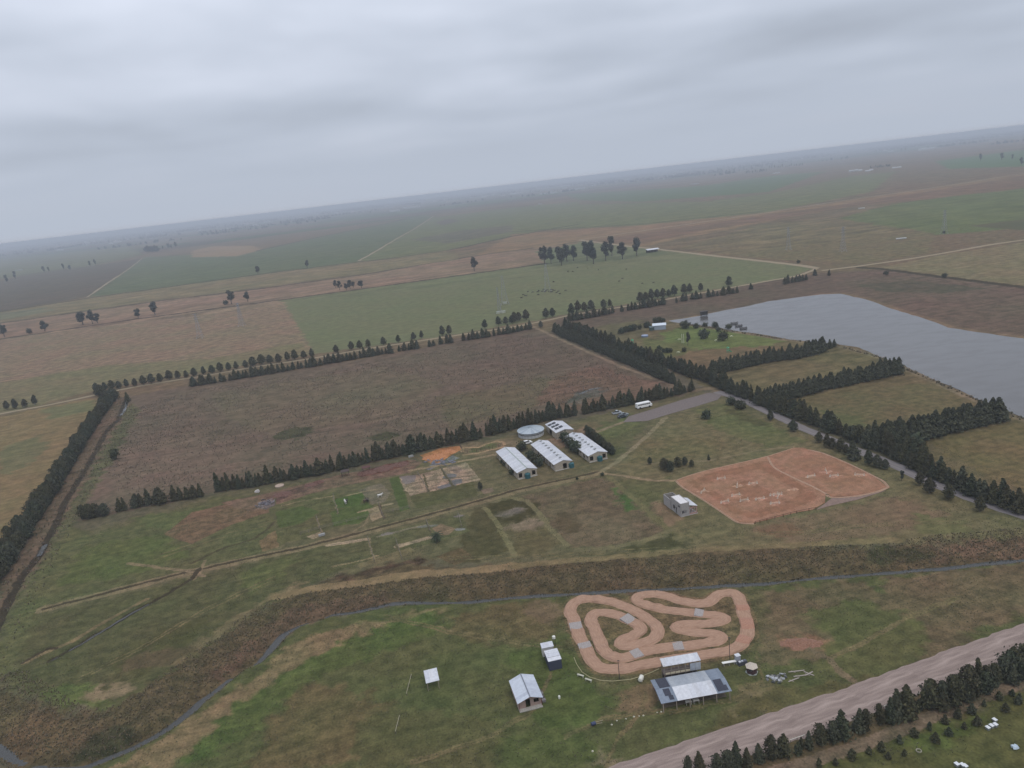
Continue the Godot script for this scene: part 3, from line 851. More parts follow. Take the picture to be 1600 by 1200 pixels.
func make_kinds() -> void:
	var r := RandomNumberGenerator.new()
	r.seed = 7
	# narrow dark windbreak conifer, unit height 6 m
	var list := []
	for k in 11:
		var ln := lump_noise(100 + k, 0.55)
		var wide := r.randf_range(0.85, 1.35)
		var lean := Vector3(r.randf_range(-0.25, 0.25), 0, r.randf_range(-0.25, 0.25))
		var prof := func(q: RandomNumberGenerator) -> Array:
			var t := pow(q.randf(), 1.35)
			var ang := q.randf_range(0, TAU)
			var d := Vector3(cos(ang), 0, sin(ang))
			var rad := wide * (1.0 - pow(t, 1.5)) * (0.55 + 0.45 * minf(1.0, t * 5.0 + 0.35))
			rad *= 1.0 + 0.95 * ln.get_noise_3d(d.x * 1.8, t * 9.0, d.z * 1.6)
			rad *= sqrt(q.randf_range(0.2, 1.05)) * (1.4 if q.randf() < 0.1 else 1.0)
			return [d * (rad + 0.06) + Vector3(0, 0.35 + t * 5.75, 0) + lean * t * t, d + Vector3(0, 0.35, 0)]
		list.append([trunk_mesh(r, 4.6, 0.13, 6, 0.7), crown_mesh(r, 1250, 0.34, Color(0.063, 0.066, 0.037), 0.35, prof)])
	kinds["conifer"] = list
	# bushier hedge tree, unit height 6 m
	list = []
	for k in 5:
		var ln := lump_noise(140 + k, 0.5)
		var prof := func(q: RandomNumberGenerator) -> Array:
			var t := q.randf()
			var ang := q.randf_range(0, TAU)
			var d := Vector3(cos(ang), 0, sin(ang))
			var rad := 1.9 * pow(sin(PI * clampf(t * 0.86 + 0.12, 0.0, 1.0)), 0.6)
			rad *= 1.0 + 1.0 * ln.get_noise_3d(d.x * 2.6, t * 6.0, d.z * 2.6)
			rad *= sqrt(q.randf_range(0.2, 1.05)) * (1.3 if q.randf() < 0.1 else 1.0)
			return [d * rad + Vector3(0, 0.3 + t * 5.6, 0), d + Vector3(0, t - 0.2, 0)]
		list.append([trunk_mesh(r, 4.0, 0.16, 8, 1.2), crown_mesh(r, 1400, 0.4, Color(0.057, 0.061, 0.035), 0.35, prof)])
	kinds["hedge"] = list
	# roadside pine: short bare stem, broad conical crown, unit height 6 m
	list = []
	for k in 6:
		var ln := lump_noise(180 + k, 0.5)
		var wide := r.randf_range(1.9, 2.4)
		var prof := func(q: RandomNumberGenerator) -> Array:
			var t := pow(q.randf(), 1.2)
			var ang := q.randf_range(0, TAU)
			var d := Vector3(cos(ang), 0, sin(ang))
			var rad := wide * pow(1.0 - t, 0.46) * (0.6 + 0.4 * minf(1.0, t * 4.0))
			rad *= 1.0 + 0.8 * ln.get_noise_3d(d.x * 2.5, t * 6.0, d.z * 2.5)
			rad *= sqrt(q.randf_range(0.15, 1.05))
			return [d * rad + Vector3(0, 1.15 + t * 4.9, 0), d + Vector3(0, 0.3, 0)]
		list.append([trunk_mesh(r, 4.8, 0.17, 9, 1.3), crown_mesh(r, 900, 0.46, Color(0.06, 0.062, 0.037), 0.35, prof)])
	kinds["pine"] = list
	# tall open eucalyptus: separate clumps carried on limbs, unit height 20 m
	list = []
	for k in 6:
		var mb := MB.new()
		mb.tube(Vector3(0, -0.3, 0), Vector3(r.randf_range(-0.4, 0.4), 8, r.randf_range(-0.4, 0.4)), 0.5, 0.34, 8)
		var centres := []
		for i in 11:
			var y := r.randf_range(6.5, 18.0)
			var t := r.randf_range(0, TAU)
			var out := r.randf_range(0.8, 4.2) * (1.0 - absf(y - 12.0) / 12.0)
			var c := Vector3(cos(t) * out, y, sin(t) * out)
			centres.append([c, r.randf_range(1.6, 2.8)])
			mb.tube(Vector3(0, maxf(4.0, y - 5.0), 0), c, 0.24, 0.08, 5)
		var prof := func(q: RandomNumberGenerator) -> Array:
			var cc: Array = centres[q.randi() % centres.size()]
			var d := Vector3(q.randfn(), q.randfn(), q.randfn()).normalized()
			return [cc[0] + d * cc[1] * pow(q.randf(), 0.4) * Vector3(1, 1.25, 1), d]
		list.append([mb.mesh(), crown_mesh(r, 1500, 0.85, Color(0.05, 0.058, 0.043), 0.35, prof)])
	kinds["eucalyptus"] = list
	# small sapling, unit height 2 m
	list = []
	for k in 5:
		var ln := lump_noise(220 + k, 1.2)
		var prof := func(q: RandomNumberGenerator) -> Array:
			var t := pow(q.randf(), 1.2)
			var ang := q.randf_range(0, TAU)
			var d := Vector3(cos(ang), 0, sin(ang))
			var rad := 0.62 * pow(1.0 - t, 0.75) * (0.55 + 0.45 * minf(1.0, t * 4.0)) * (1.0 + 0.8 * ln.get_noise_3d(d.x, t * 3.0, d.z)) * sqrt(q.randf_range(0.1, 1.05))
			return [d * rad + Vector3(0, 0.12 + t * 1.85, 0), d + Vector3(0, 0.4, 0)]
		list.append([trunk_mesh(r, 1.6, 0.04, 4, 0.3), crown_mesh(r, 420, 0.2, Color(0.052, 0.057, 0.03), 0.35, prof)])
	kinds["sapling"] = list
	# loose round shrub, unit height 3 m
	list = []
	for k in 5:
		var ln := lump_noise(260 + k, 0.7)
		var prof := func(q: RandomNumberGenerator) -> Array:
			var d := Vector3(q.randfn(), q.randfn() * 0.9, q.randfn()).normalized()
			var rad := 1.45 * (1.0 + 0.8 * ln.get_noise_3d(d.x * 2.0, d.y * 2.0, d.z * 2.0)) * pow(q.randf(), 0.35)
			return [Vector3(0, 1.6, 0) + d * rad, d]
		list.append([trunk_mesh(r, 1.8, 0.1, 5, 1.0), crown_mesh(r, 520, 0.36, Color(0.052, 0.062, 0.034), 0.35, prof)])
	kinds["shrub"] = list

func leaf_mat(kind: String, shade := 0) -> StandardMaterial3D:
	# trees of one kind differ a little in leaf colour
	return plain("leaves_%s_%d" % [kind, shade], [Color.WHITE, Color(1.0, 0.96, 0.86), Color(0.9, 0.94, 0.9), Color(0.96, 0.9, 0.82)][shade], 0.9, 0.0, true)

func tree(called: String, kind: String, at: Vector3, height: float, label: String, category: String, group: String, slim := 1.0) -> Node3D:
	var unit: float = {"conifer": 6.0, "hedge": 6.0, "pine": 6.0, "eucalyptus": 20.0, "sapling": 2.0, "shrub": 3.0}[kind]
	var o := thing(called, label, category, at, rng.randf_range(0, TAU), group)
	var k := height / unit
	o.rotation.x = rng.randf_range(-0.05, 0.05)
	o.rotation.z = rng.randf_range(-0.05, 0.05)
	o.scale = Vector3(k * slim * rng.randf_range(0.85, 1.2), k, k * slim * rng.randf_range(0.85, 1.2))
	var m: Array = kinds[kind][rng.randi() % kinds[kind].size()]
	part("trunk", m[0], plain("bark", lin(0.10, 0.08, 0.06), 0.95), o)
	part("crown" if kind != "shrub" else "foliage", m[1], leaf_mat(kind, rng.randi() % 4), o)
	return o

func row(flat: Array, spacing: float, h0: float, h1: float, kind: String, called: String, label: String, group: String, wobble := 0.5, slim := 1.0, skip := 0.0) -> void:
	var pts := gps(flat)
	var left := 0.0
	for i in pts.size() - 1:
		var a := pts[i]
		var b := pts[i + 1]
		var l := a.distance_to(b)
		var t := left
		while t < l:
			var p := a.lerp(b, t / l) + Vector2(rng.randf_range(-wobble, wobble), rng.randf_range(-wobble, wobble))
			var k2 := kind
			if kind == "mixed":
				k2 = "hedge" if rng.randf() < 0.6 else "conifer"
			var sl := slim * rng.randf_range(0.82, 1.2) * (0.62 if kind == "mixed" and k2 == "hedge" else 1.0)
			if rng.randf() < skip:
				pass
			elif called == "":
				joined_trees.append([on_ground(Vector3(p.x, 0, p.y)), rng.randf_range(h0, h1), sl])
			else:
				tree(called, k2, on_ground(Vector3(p.x, 0, p.y)), rng.randf_range(h0, h1), label, "tree", group, sl)
			t += spacing * rng.randf_range(0.82, 1.18)
		left = t - l

func trees_at(flat: Array, ox: float, oy: float, k: float, h0: float, h1: float, kind: String, called: String, label: String, group: String, category := "tree", slim := 1.0) -> void:
	for i in range(0, flat.size(), 2):
		tree(called, kind, pg(ox + flat[i] / k, oy + flat[i + 1] / k), rng.randf_range(h0, h1), label, category, group, slim * rng.randf_range(0.9, 1.12))

func build_trees() -> void:
	make_kinds()
	# windbreak along the gravel road
	var l := "dark bushy conifer in the windbreak beside the wide gravel road"
	var g := "windbreak beside the gravel road"
	row([1075, 1212, 1130, 1206, 1190, 1190, 1240, 1174], 2.3, 3.4, 5.4, "mixed", "windbreak_conifer", l, g, 0.5, 1.1, 0.06)
	row([1262, 1170, 1310, 1154, 1370, 1135, 1392, 1126], 2.4, 3.4, 5.8, "mixed", "windbreak_conifer", l, g, 0.5, 1.1, 0.1)
	row([1402, 1124, 1428, 1118], 2.2, 6.0, 7.0, "conifer", "windbreak_conifer", l, g, 0.3, 1.2)
	row([1456, 1106, 1500, 1090, 1550, 1069, 1600, 1048, 1690, 1012], 1.9, 4.2, 6.4, "mixed", "windbreak_conifer", l, g, 0.6, 1.25, 0.05)
	row([1470, 1108, 1540, 1082, 1600, 1058], 2.8, 3.2, 4.8, "mixed", "windbreak_conifer", l, g, 0.5, 1.4)
	trees_at([1247, 1178, 1252, 1170, 1441, 1106, 1435, 1110], 0, 0, 1.0, 2.0, 3.0, "sapling", "young_conifer", "small young conifer in a gap of the roadside windbreak", "young conifers in the windbreak's gaps")
	trees_at([890, 560, 1030, 470, 720, 610, 570, 680, 390, 750, 215, 830, 40, 910, 800, 740, 620, 820, 950, 690, 1285, 540, 1210, 400, 1360, 350, 1430, 450, 95, 1060, 460, 900, -170, 1000, -320, 1030, -520, 1095, -710, 1165, -900, 1190, -90, 1100], 1400, 1040, 7.5, 1.3, 2.3, "sapling", "sapling", "knee to head high conifer sapling on the lawn beyond the dirt path", "saplings planted on the lawn beyond the dirt path", "sapling", 1.25)
	# windbreak between the brown field and the farm
	l = "pointed dark conifer in the windbreak between brown field and stables"
	g = "windbreak between the brown field and the stables"
	row([343, 767, 400, 759, 500, 741, 600, 717, 675, 700, 755, 684], 1.8, 4.0, 8.0, "conifer", "windbreak_conifer", l, g, 0.6, 1.1, 0.05)
	row([763, 680, 800, 671, 875, 652], 1.8, 4.4, 8.2, "conifer", "windbreak_conifer", l, g, 0.45, 1.05)
	row([885, 652, 960, 637, 1040, 621, 1085, 610], 1.9, 3.6, 7.4, "conifer", "windbreak_conifer", l, g, 0.5, 1.1, 0.08)
	row([132, 810, 150, 808, 165, 805], 2.4, 4.5, 5.8, "hedge", "windbreak_conifer", "bushy conifer in the gappy end of the windbreak by the ditch", "gappy end of the windbreak", 0.4)
	row([187, 799, 198, 797], 2.0, 5.0, 5.6, "conifer", "windbreak_conifer", "bushy conifer in the gappy end of the windbreak by the ditch", "gappy end of the windbreak", 0.3, 1.3)
	row([212, 792, 262, 785], 2.4, 5.0, 6.6, "conifer", "windbreak_conifer", "bushy conifer in the gappy end of the windbreak by the ditch", "gappy end of the windbreak", 0.4, 1.3)
	row([272, 783, 320, 775], 2.6, 4.8, 6.4, "conifer", "windbreak_conifer", "bushy conifer in the gappy end of the windbreak by the ditch", "gappy end of the windbreak", 0.4, 1.3)
	# hedge of small conifers on the field side of the far dirt road
	l = "low conifer in the hedge between brown field and far dirt road"
	g = "hedge along the far dirt road"
	for seg in [[305, 603, 400, 588, 550, 562, 613, 551], [625, 549, 657, 544], [670, 542, 678, 540], [690, 538, 704, 536], [726, 532, 747, 529, 800, 520, 830, 514]]:
		row(seg, 2.9, 3.8, 7.0, "conifer", "hedge_conifer", l, g, 0.7, 1.45)
	l = "low conifer in the broken hedge between dirt road and lake"
	g = "broken hedge between the dirt road and the lake"
	for seg in [[890, 502, 936, 494], [945, 492, 962, 489], [972, 487, 976, 487], [983, 485, 1042, 475], [1057, 473, 1059, 473], [1066, 471, 1076, 469], [1082, 468, 1096, 466], [1108, 464, 1132, 461], [1140, 459, 1156, 457], [1172, 452, 1174, 452], [1226, 444, 1264, 437], [1273, 431, 1274, 431], [1295, 431, 1296, 431]]:
		row(seg, 3.3, 3.8, 7.0, "conifer", "hedge_conifer", l, g, 0.7, 1.5)
	# pines standing singly on the far side of that road
	l = "round topped pine standing singly along the far dirt road"
	g = "pines standing along the far dirt road"
	trees_at([705, 435, 745, 430, 795, 420, 845, 415, 900, 405, 950, 397, 1005, 388, 1060, 375, 1115, 367, 1168, 362, 1218, 355, 1275, 342, 1330, 335, 1380, 325, 1430, 315, 1478, 308, 1538, 300, 1583, 292, 660, 440], 0, 500, 4, 5.2, 7.0, "pine", "roadside_pine", l, g)
	trees_at([40, 280, 90, 273, 145, 268, 200, 255, 245, 250, 300, 240, 352, 232, 503, 207, 598, 188, 650, 180, 704, 172, 798, 158, 890, 140, 988, 125, 1035, 115, 1165, 97, 1210, 92, 1430, 52, 1518, 35, 1562, 27, 1597, 20], 400, 500, 4, 5.4, 7.4, "pine", "roadside_pine", l, g)
	trees_at([15, 1215, 45, 1205, 90, 1200, 212, 1190, 255, 1180, 372, 1165, 413, 1150, 452, 1145, 497, 1140, 573, 1125, 612, 1118, 803, 1085, 838, 1080, 872, 1072, 910, 1065, 945, 1060, 980, 1055, 1016, 1050, 1080, 1035, 1110, 1030, 1180, 1020, 1355, 990], 800, 200, 4, 5.6, 9.0, "pine", "roadside_pine", l, g)
	trees_at([45, 560, 98, 555, 157, 545, 220, 530], 0, 500, 4, 5.0, 6.6, "pine", "roadside_pine", "round topped pine in the short group before the tan field", "pines before the tan field")
	# thick hedge along the ditch at the west side
	l = "dense dark tree in the tall hedge along the west ditch"
	g = "tall hedge along the west ditch"
	row([180, 622, 155, 655, 133, 690, 104, 738, 74, 788, 52, 820, 34, 850, 10, 890, -20, 935], 2.3, 4.2, 7.8, "hedge", "hedge_tree", l, g, 0.6, 0.85)
	row([172, 622, 148, 655, 124, 692, 94, 740, 62, 790, 38, 822, 18, 850, -10, 892], 4.2, 3.6, 6.6, "hedge", "hedge_tree", l, g, 0.6, 0.85)
	trees_at([153, 617, 160, 620], 0, 0, 1, 7.5, 8.5, "hedge", "hedge_tree", l, g)
	trees_at([200, 628], 0, 0, 1, 6.0, 6.5, "conifer", "conifer", "lone dark conifer at the head of the west ditch", "", "tree", 1.3)
	trees_at([180, 718], 0, 0, 1, 5.2, 5.6, "shrub", "round_bush", "lone round bush beside the west ditch on the brown field", "", "bush", 0.75)
	# double windbreak from the crossroads down the gravel road
	l = "dark conifer in the windbreak row nearer the brown field"
	g = "windbreak row nearer the brown field"
	row([867, 519, 882, 527, 940, 551, 1000, 576, 1052, 600], 2.0, 5.4, 7.6, "conifer", "", l, g, 0.5, 1.15, 0.05)
	trees_at([845, 512], 0, 0, 1, 4.6, 5.0, "pine", "conifer", "small conifer alone at the corner of the brown field", "")
	l = "dark conifer in the long windbreak between lake plots and road"
	g = "long windbreak between the lake plots and the road"
	row([882, 514, 920, 528, 960, 543], 2.2, 6.0, 8.6, "conifer", "windbreak_conifer", l, g, 0.7, 1.3)
	row([967, 548, 1025, 568, 1075, 586, 1110, 598, 1150, 617, 1169, 623], 1.8, 4.8, 8.8, "conifer", "windbreak_conifer", l, g, 0.6, 1.2)
	row([1176, 626, 1200, 638, 1250, 655, 1300, 675, 1328, 686], 1.8, 4.4, 8.2, "conifer", "windbreak_conifer", l, g, 0.6, 1.2)
	row([1332, 688, 1346, 692], 2.2, 5.6, 6.4, "hedge", "windbreak_conifer", l, g, 0.5)
	row([1356, 698, 1400, 715, 1425, 731, 1475, 753, 1525, 776, 1575, 794, 1640, 820], 1.7, 4.4, 8.4, "conifer", "windbreak_conifer", l, g, 0.6, 1.25)
	row([1380, 700, 1420, 712, 1440, 722], 2.2, 5.6, 7.4, "conifer", "windbreak_conifer", l, g, 0.8, 1.3)
	l = "dark conifer in the short windbreak running towards the lake"
	g = "short windbreaks running towards the lake"
	row([1110, 585, 1150, 577, 1200, 566, 1250, 559, 1290, 549], 2.0, 6.0, 8.0, "conifer", "", l, g, 0.6, 1.2)
	row([1292, 546, 1307, 541], 2.6, 3.6, 5.0, "conifer", "", l, g, 0.6, 1.2)
	row([1185, 633, 1225, 625, 1275, 612, 1325, 601, 1375, 590, 1405, 584], 1.9, 6.0, 8.2, "conifer", "", l, g, 0.7, 1.2)
	row([1376, 586, 1400, 580], 2.4, 6.4, 7.6, "conifer", "", l, g, 0.6)
	row([1358, 699, 1400, 696, 1445, 686, 1500, 672, 1570, 655], 1.8, 6.4, 8.8, "conifer", "", l, g, 0.7, 1.25)
	row([1370, 692, 1440, 680, 1500, 665, 1550, 652], 2.2, 6.4, 8.4, "conifer", "", l, g, 0.7, 1.25)
	trees_at([1432, 697], 0, 0, 1, 4.6, 5.0, "shrub", "willow", "pale green willow against the dark windbreaks' corner", "")
	# pines along the lawn side of the gravel road
	trees_at([15, 630, 158, 695, 317, 765, 363, 795, 400, 800, 447, 820, 490, 840, 630, 905, 680, 920, 730, 935, 948, 1030, 1010, 1080, 1128, 1120, 1325, 1195], 1200, 500, 4, 3.4, 5.0, "pine", "lawn_pine", "dark young pine on the lawn between arena and gravel road", "young pines between the arena and the gravel road")
	trees_at([537, 872], 1200, 500, 4, 6.4, 6.6, "conifer", "lawn_conifer", "tallest dark conifer on the lawn between arena and gravel road", "", "tree", 1.5)
	trees_at([835, 1003], 1200, 500, 4, 3.6, 3.8, "eucalyptus", "lawn_tree", "thin bare-stemmed young tree beside the gravel road", "", "tree", 0.7)
	trees_at([205, 390, 275, 410, 360, 355], 1010, 680, 7.27, 3.4, 4.8, "pine", "yard_tree", "dark tree in the small clump between stables and arena", "clump between the stables and the arena")
	trees_at([437, 342, 515, 358, 40, 330], 1010, 680, 7.27, 2.4, 3.2, "pine", "small_yard_tree", "low dark tree beside the clump between stables and arena", "low trees beside the clump")
	trees_at([710, 285], 1010, 680, 7.27, 2.0, 2.2, "sapling", "sapling", "single sapling on the path towards the orange arena", "", "sapling")
	trees_at([1423, 555, 1370, 530, 1215, 620], 800, 500, 4, 3.0, 4.2, "shrub", "verge_bush", "bush on the verge where the car park meets the road", "bushes where the car park meets the road", "bush")
	# trees among the stables
	row([918, 679, 930, 690, 945, 702, 957, 711], 1.8, 3.6, 4.4, "hedge", "stable_tree", "tree in the thick row east of the stables", "row of trees east of the stables", 0.3, 0.75)
	trees_at([882, 690, 887, 695, 893, 700, 899, 705, 904, 709], 0, 0, 1, 3.6, 4.4, "shrub", "stable_tree", "grey green tree between the middle and the east stable", "trees between the middle and the east stable")
	trees_at([816, 704, 829, 716, 836, 722, 843, 728], 0, 0, 1, 2.8, 3.8, "shrub", "stable_tree", "grey green tree between the west and the middle stable", "trees between the west and the middle stable")
	trees_at([784, 724, 789, 728, 799, 741], 0, 0, 1, 1.4, 2.0, "shrub", "stable_bush", "small bush at the outer wall of the west stable", "bushes at the west stable's wall", "bush")
	trees_at([751, 766], 0, 0, 1, 3.0, 3.2, "pine", "yard_conifer", "small conifer beside a bare patch west of the stables", "", "tree", 0.7)
	trees_at([941, 743, 902, 750], 0, 0, 1, 1.0, 1.3, "shrub", "low_bush", "low bush beside the farm track in front of the stables", "low bushes beside the farm track", "bush")
	# far eucalyptus and field trees
	trees_at([205, 850, 245, 850, 310, 860, 345, 835, 385, 830, 470, 830, 510, 850, 500, 815, 585, 830, 625, 800, 690, 820, 780, 800, 300, 840], 800, 200, 4, 19.0, 26.0, "eucalyptus", "eucalyptus_tree", "tall eucalyptus in the grove behind the green pasture", "grove behind the green pasture", "tree", 1.02)
	trees_at([30, 905, 282, 870, 520, 830, 580, 825, 610, 820, 865, 790, 970, 770, 1447, 700, 1550, 685], 0, 300, 4, 11.0, 17.0, "eucalyptus", "field_tree", "loose tree on the ditch between two pale brown fields", "trees on the ditch between the pale brown fields", "tree", 1.35)
	trees_at([185, 885, 1415, 705], 0, 300, 4, 5.0, 6.0, "shrub", "field_bush", "bush on the ditch between two pale brown fields", "bushes on the ditch between the pale brown fields", "bush")
	trees_at([45, 570, 98, 545, 278, 505, 305, 500, 400, 490, 440, 490, 565, 465, 597, 460], 0, 300, 4, 16.0, 23.0, "eucalyptus", "distant_tree", "distant loose tree at the grey field's edge", "trees at the grey field's edge")
	trees_at([930, 378, 950, 374, 972, 370, 1020, 360, 1055, 355, 1075, 355, 1100, 350], 0, 300, 4, 17.0, 28.0, "eucalyptus", "distant_tree", "distant tree in the clump at the end of the straight far track", "clump at the end of the far track")
	trees_at([12, 710, 322, 675], 400, 250, 4, 13.0, 18.0, "eucalyptus", "pasture_tree", "lone tree at the lower edge of the distant green field", "trees at the distant green field's edge")
	trees_at([500, 800, 525, 812, 565, 815, 590, 808, 610, 797, 660, 800], 400, 250, 4, 8.0, 18.0, "eucalyptus", "corner_tree", "tree in the small clump at the green pasture's top corner", "clump at the green pasture's top corner", "tree", 1.3)
	trees_at([1365, 695], 400, 250, 4, 17.0, 18.0, "eucalyptus", "pasture_tree", "lone tree on the green pasture's upper edge, far from the grove", "", "tree", 1.25)
	trees_at([190, 925, 737, 1000, 1102, 1015, 1100, 740], 1200, 180, 4, 2.4, 4.0, "shrub", "field_bush", "lone dark bush on the fields behind the lake", "bushes on the fields behind the lake", "bush")
	# lakeside garden
	trees_at([900, 400], 940, 480, 6.67, 8.0, 8.5, "eucalyptus", "garden_tree", "tall thin tree on the lakeside lawn beside two white poles", "", "tree", 0.9)
	join_trees()
	trees_at([1065, 330, 1265, 350, 870, 220], 940, 480, 6.67, 4.5, 6.0, "shrub", "garden_tree", "loose round tree on the lakeside lawn", "round trees on the lakeside lawn")
	trees_at([600, 450, 650, 470, 690, 475, 725, 470, 860, 465, 985, 220, 1080, 205, 1215, 260, 1325, 235, 1185, 215], 940, 480, 6.67, 2.2, 4.0, "shrub", "garden_bush", "low bush on the lakeside lawn", "bushes on the lakeside lawn", "bush")
	trees_at([205, 280, 300, 250, 340, 240, 400, 230, 460, 215, 480, 215, 560, 165, 600, 160, 640, 160, 260, 260], 940, 480, 6.67, 2.6, 4.2, "shrub", "garden_hedge_bush", "bush in the ragged hedge leading to the lake house", "ragged hedge leading to the lake house", "bush")

func join_trees() -> void:
	var both := SurfaceTool.new()
	var m: Array = kinds["conifer"][2]
	var bark := MB.new()
	bark.tint = Color(0.10, 0.08, 0.06)
	bark.tube(Vector3(0, -0.15, 0), Vector3(0, 4.4, 0), 0.13, 0.03, 7)
	both.append_from(m[1], 0, Transform3D())
	both.append_from(bark.mesh(), 0, Transform3D())
	var mm := MultiMesh.new()
	mm.transform_format = MultiMesh.TRANSFORM_3D
	mm.mesh = both.commit()
	mm.instance_count = joined_trees.size()
	for i in joined_trees.size():
		var q: Array = joined_trees[i]
		var k: float = q[1] / 6.0
		mm.set_instance_transform(i, Transform3D(Basis(Vector3.UP, rng.randf_range(0, TAU)).scaled(Vector3(k * q[2], k, k * q[2])), q[0]))
	var o := MultiMeshInstance3D.new()
	o.name = "windbreak_rows"
	o.multimesh = mm
	o.material_override = leaf_mat("conifer")
	o.set_meta("kind", "stuff")
	meta(o, "dark conifer windbreak rows running between the lake plots", "windbreak")
	add_child(o)

func palm() -> void:
	var at := pg(683, 847)
	var o := thing("palm_tree", "squat palm with a dense ball of dark fronds beside the pens", "palm tree", at)
	var mb := MB.new()
	var r := RandomNumberGenerator.new()
	r.seed = 3
	for i in 8:
		mb.tube(Vector3(0, i * 0.28 - 0.1, 0), Vector3(0, i * 0.28 + 0.2, 0), 0.34, 0.28, 9)
	part("trunk", mb, plain("palm_bark", lin(0.14, 0.1, 0.07), 0.95), o)
	for i in 46:
		var f := MB.new()
		var t := i * 2.399
		var lift := lerpf(1.25, -0.75, i / 45.0)
		var d := Vector3(cos(t), 0, sin(t))
		var len := r.randf_range(2.0, 2.7)
		var side := Vector3(-d.z, 0, d.x)
		var p := Vector3(0, 2.15, 0)
		var ang := lift
		for s in 7:
			var q := p + (d * cos(ang) + Vector3.UP * sin(ang)) * len / 7.0
			var up := (Vector3.UP * cos(ang) - d * sin(ang))
			f.tint = Color(0.045, 0.06, 0.032) * r.randf_range(0.75, 1.3)
			var ll := len * 0.2 * (1.0 - absf(s - 2.5) / 6.0)
			for sg in [-1.0, 1.0]:
				for e in 2:
					var b0 := p.lerp(q, e * 0.5)
					var b1 := p.lerp(q, e * 0.5 + 0.32)
					f.tri(b0, b1, (b0 + b1) * 0.5 + side * sg * ll + (q - p) * 0.9 - up * ll * 0.35, up)
			f.bar(p, q, 0.04)
			p = q
			ang -= 0.2
		part("frond", f, leaf_mat("palm"), o)

# rough grass as real tufts on the stream's banks
func tuft_mesh(sd: int) -> ArrayMesh:
	var r := RandomNumberGenerator.new()
	r.seed = sd
	var mb := MB.new()
	for i in 16:
		var t := r.randf_range(0, TAU)
		var d := Vector3(cos(t), 0, sin(t))
		var s := Vector3(-d.z, 0, d.x)
		var b := d * r.randf_range(0.0, 0.16)
		var h := r.randf_range(0.3, 0.72)
		var out := r.randf_range(0.1, 0.4)
		var k := r.randf_range(0.75, 1.25)
		mb.tint = Color(k, k, k)
		var m := b + d * out * 0.4 + Vector3(0, h * 0.7, 0)
		mb.tri(b - s * 0.05, b + s * 0.05, m, d)
		mb.tri(m - s * 0.035, m + s * 0.035, b + d * out + Vector3(0, h, 0), d)
		mb.tri(b - s * 0.05, m - s * 0.035, m + s * 0.035, d)
	return mb.mesh()

func scatter(called: String, mesh: Mesh, spots: Array, label_cols: Array, s0: float, s1: float) -> void:
	var mm := MultiMesh.new()
	mm.transform_format = MultiMesh.TRANSFORM_3D
	mm.use_colors = true
	mm.mesh = mesh
	mm.instance_count = spots.size()
	for i in spots.size():
		var k := rng.randf_range(s0, s1)
		mm.set_instance_transform(i, Transform3D(Basis(Vector3.UP, rng.randf_range(0, TAU)).scaled(Vector3(k * rng.randf_range(0.9, 1.3), k, k * rng.randf_range(0.9, 1.3))), spots[i]))
		var c: Color = label_cols[rng.randi() % label_cols.size()]
		var j := rng.randf_range(0.8, 1.2)
		mm.set_instance_color(i, Color(c.r * j, c.g * j, c.b * j))
	var o := MultiMeshInstance3D.new()
	o.name = numbered(called)
	o.multimesh = mm
	o.material_override = plain("grass_blades", Color.WHITE, 1.0, 0.0, true)
	o.set_meta("kind", "stuff")
	add_child(o)

var clear_lines := []
func near_road(p: Vector2) -> bool:
	for q in clear_lines:
		var a: Vector2 = q[0]
		var b: Vector2 = q[1]
		if Geometry2D.get_closest_point_to_segment(p, a, b).distance_squared_to(p) < q[2] * q[2]:
			return true
	return false

func clear_of(pts: PackedVector2Array, w: float, every := 1) -> void:
	for i in range(0, pts.size() - every, every):
		clear_lines.append([pts[i], pts[i + every], w])

var levee := PackedVector2Array()
func near_levee(p: Vector2) -> bool:
	if levee.is_empty():
		levee = gps([430, 935, 490, 922, 567, 912, 613, 905, 667, 898, 717, 896, 767, 891, 800, 887, 883, 880, 967, 872, 1067, 863, 1200, 856, 1300, 851, 1400, 846])
	for i in levee.size() - 1:
		if Geometry2D.get_closest_point_to_segment(p, levee[i], levee[i + 1]).distance_squared_to(p) < 3.2:
			return true
	return false

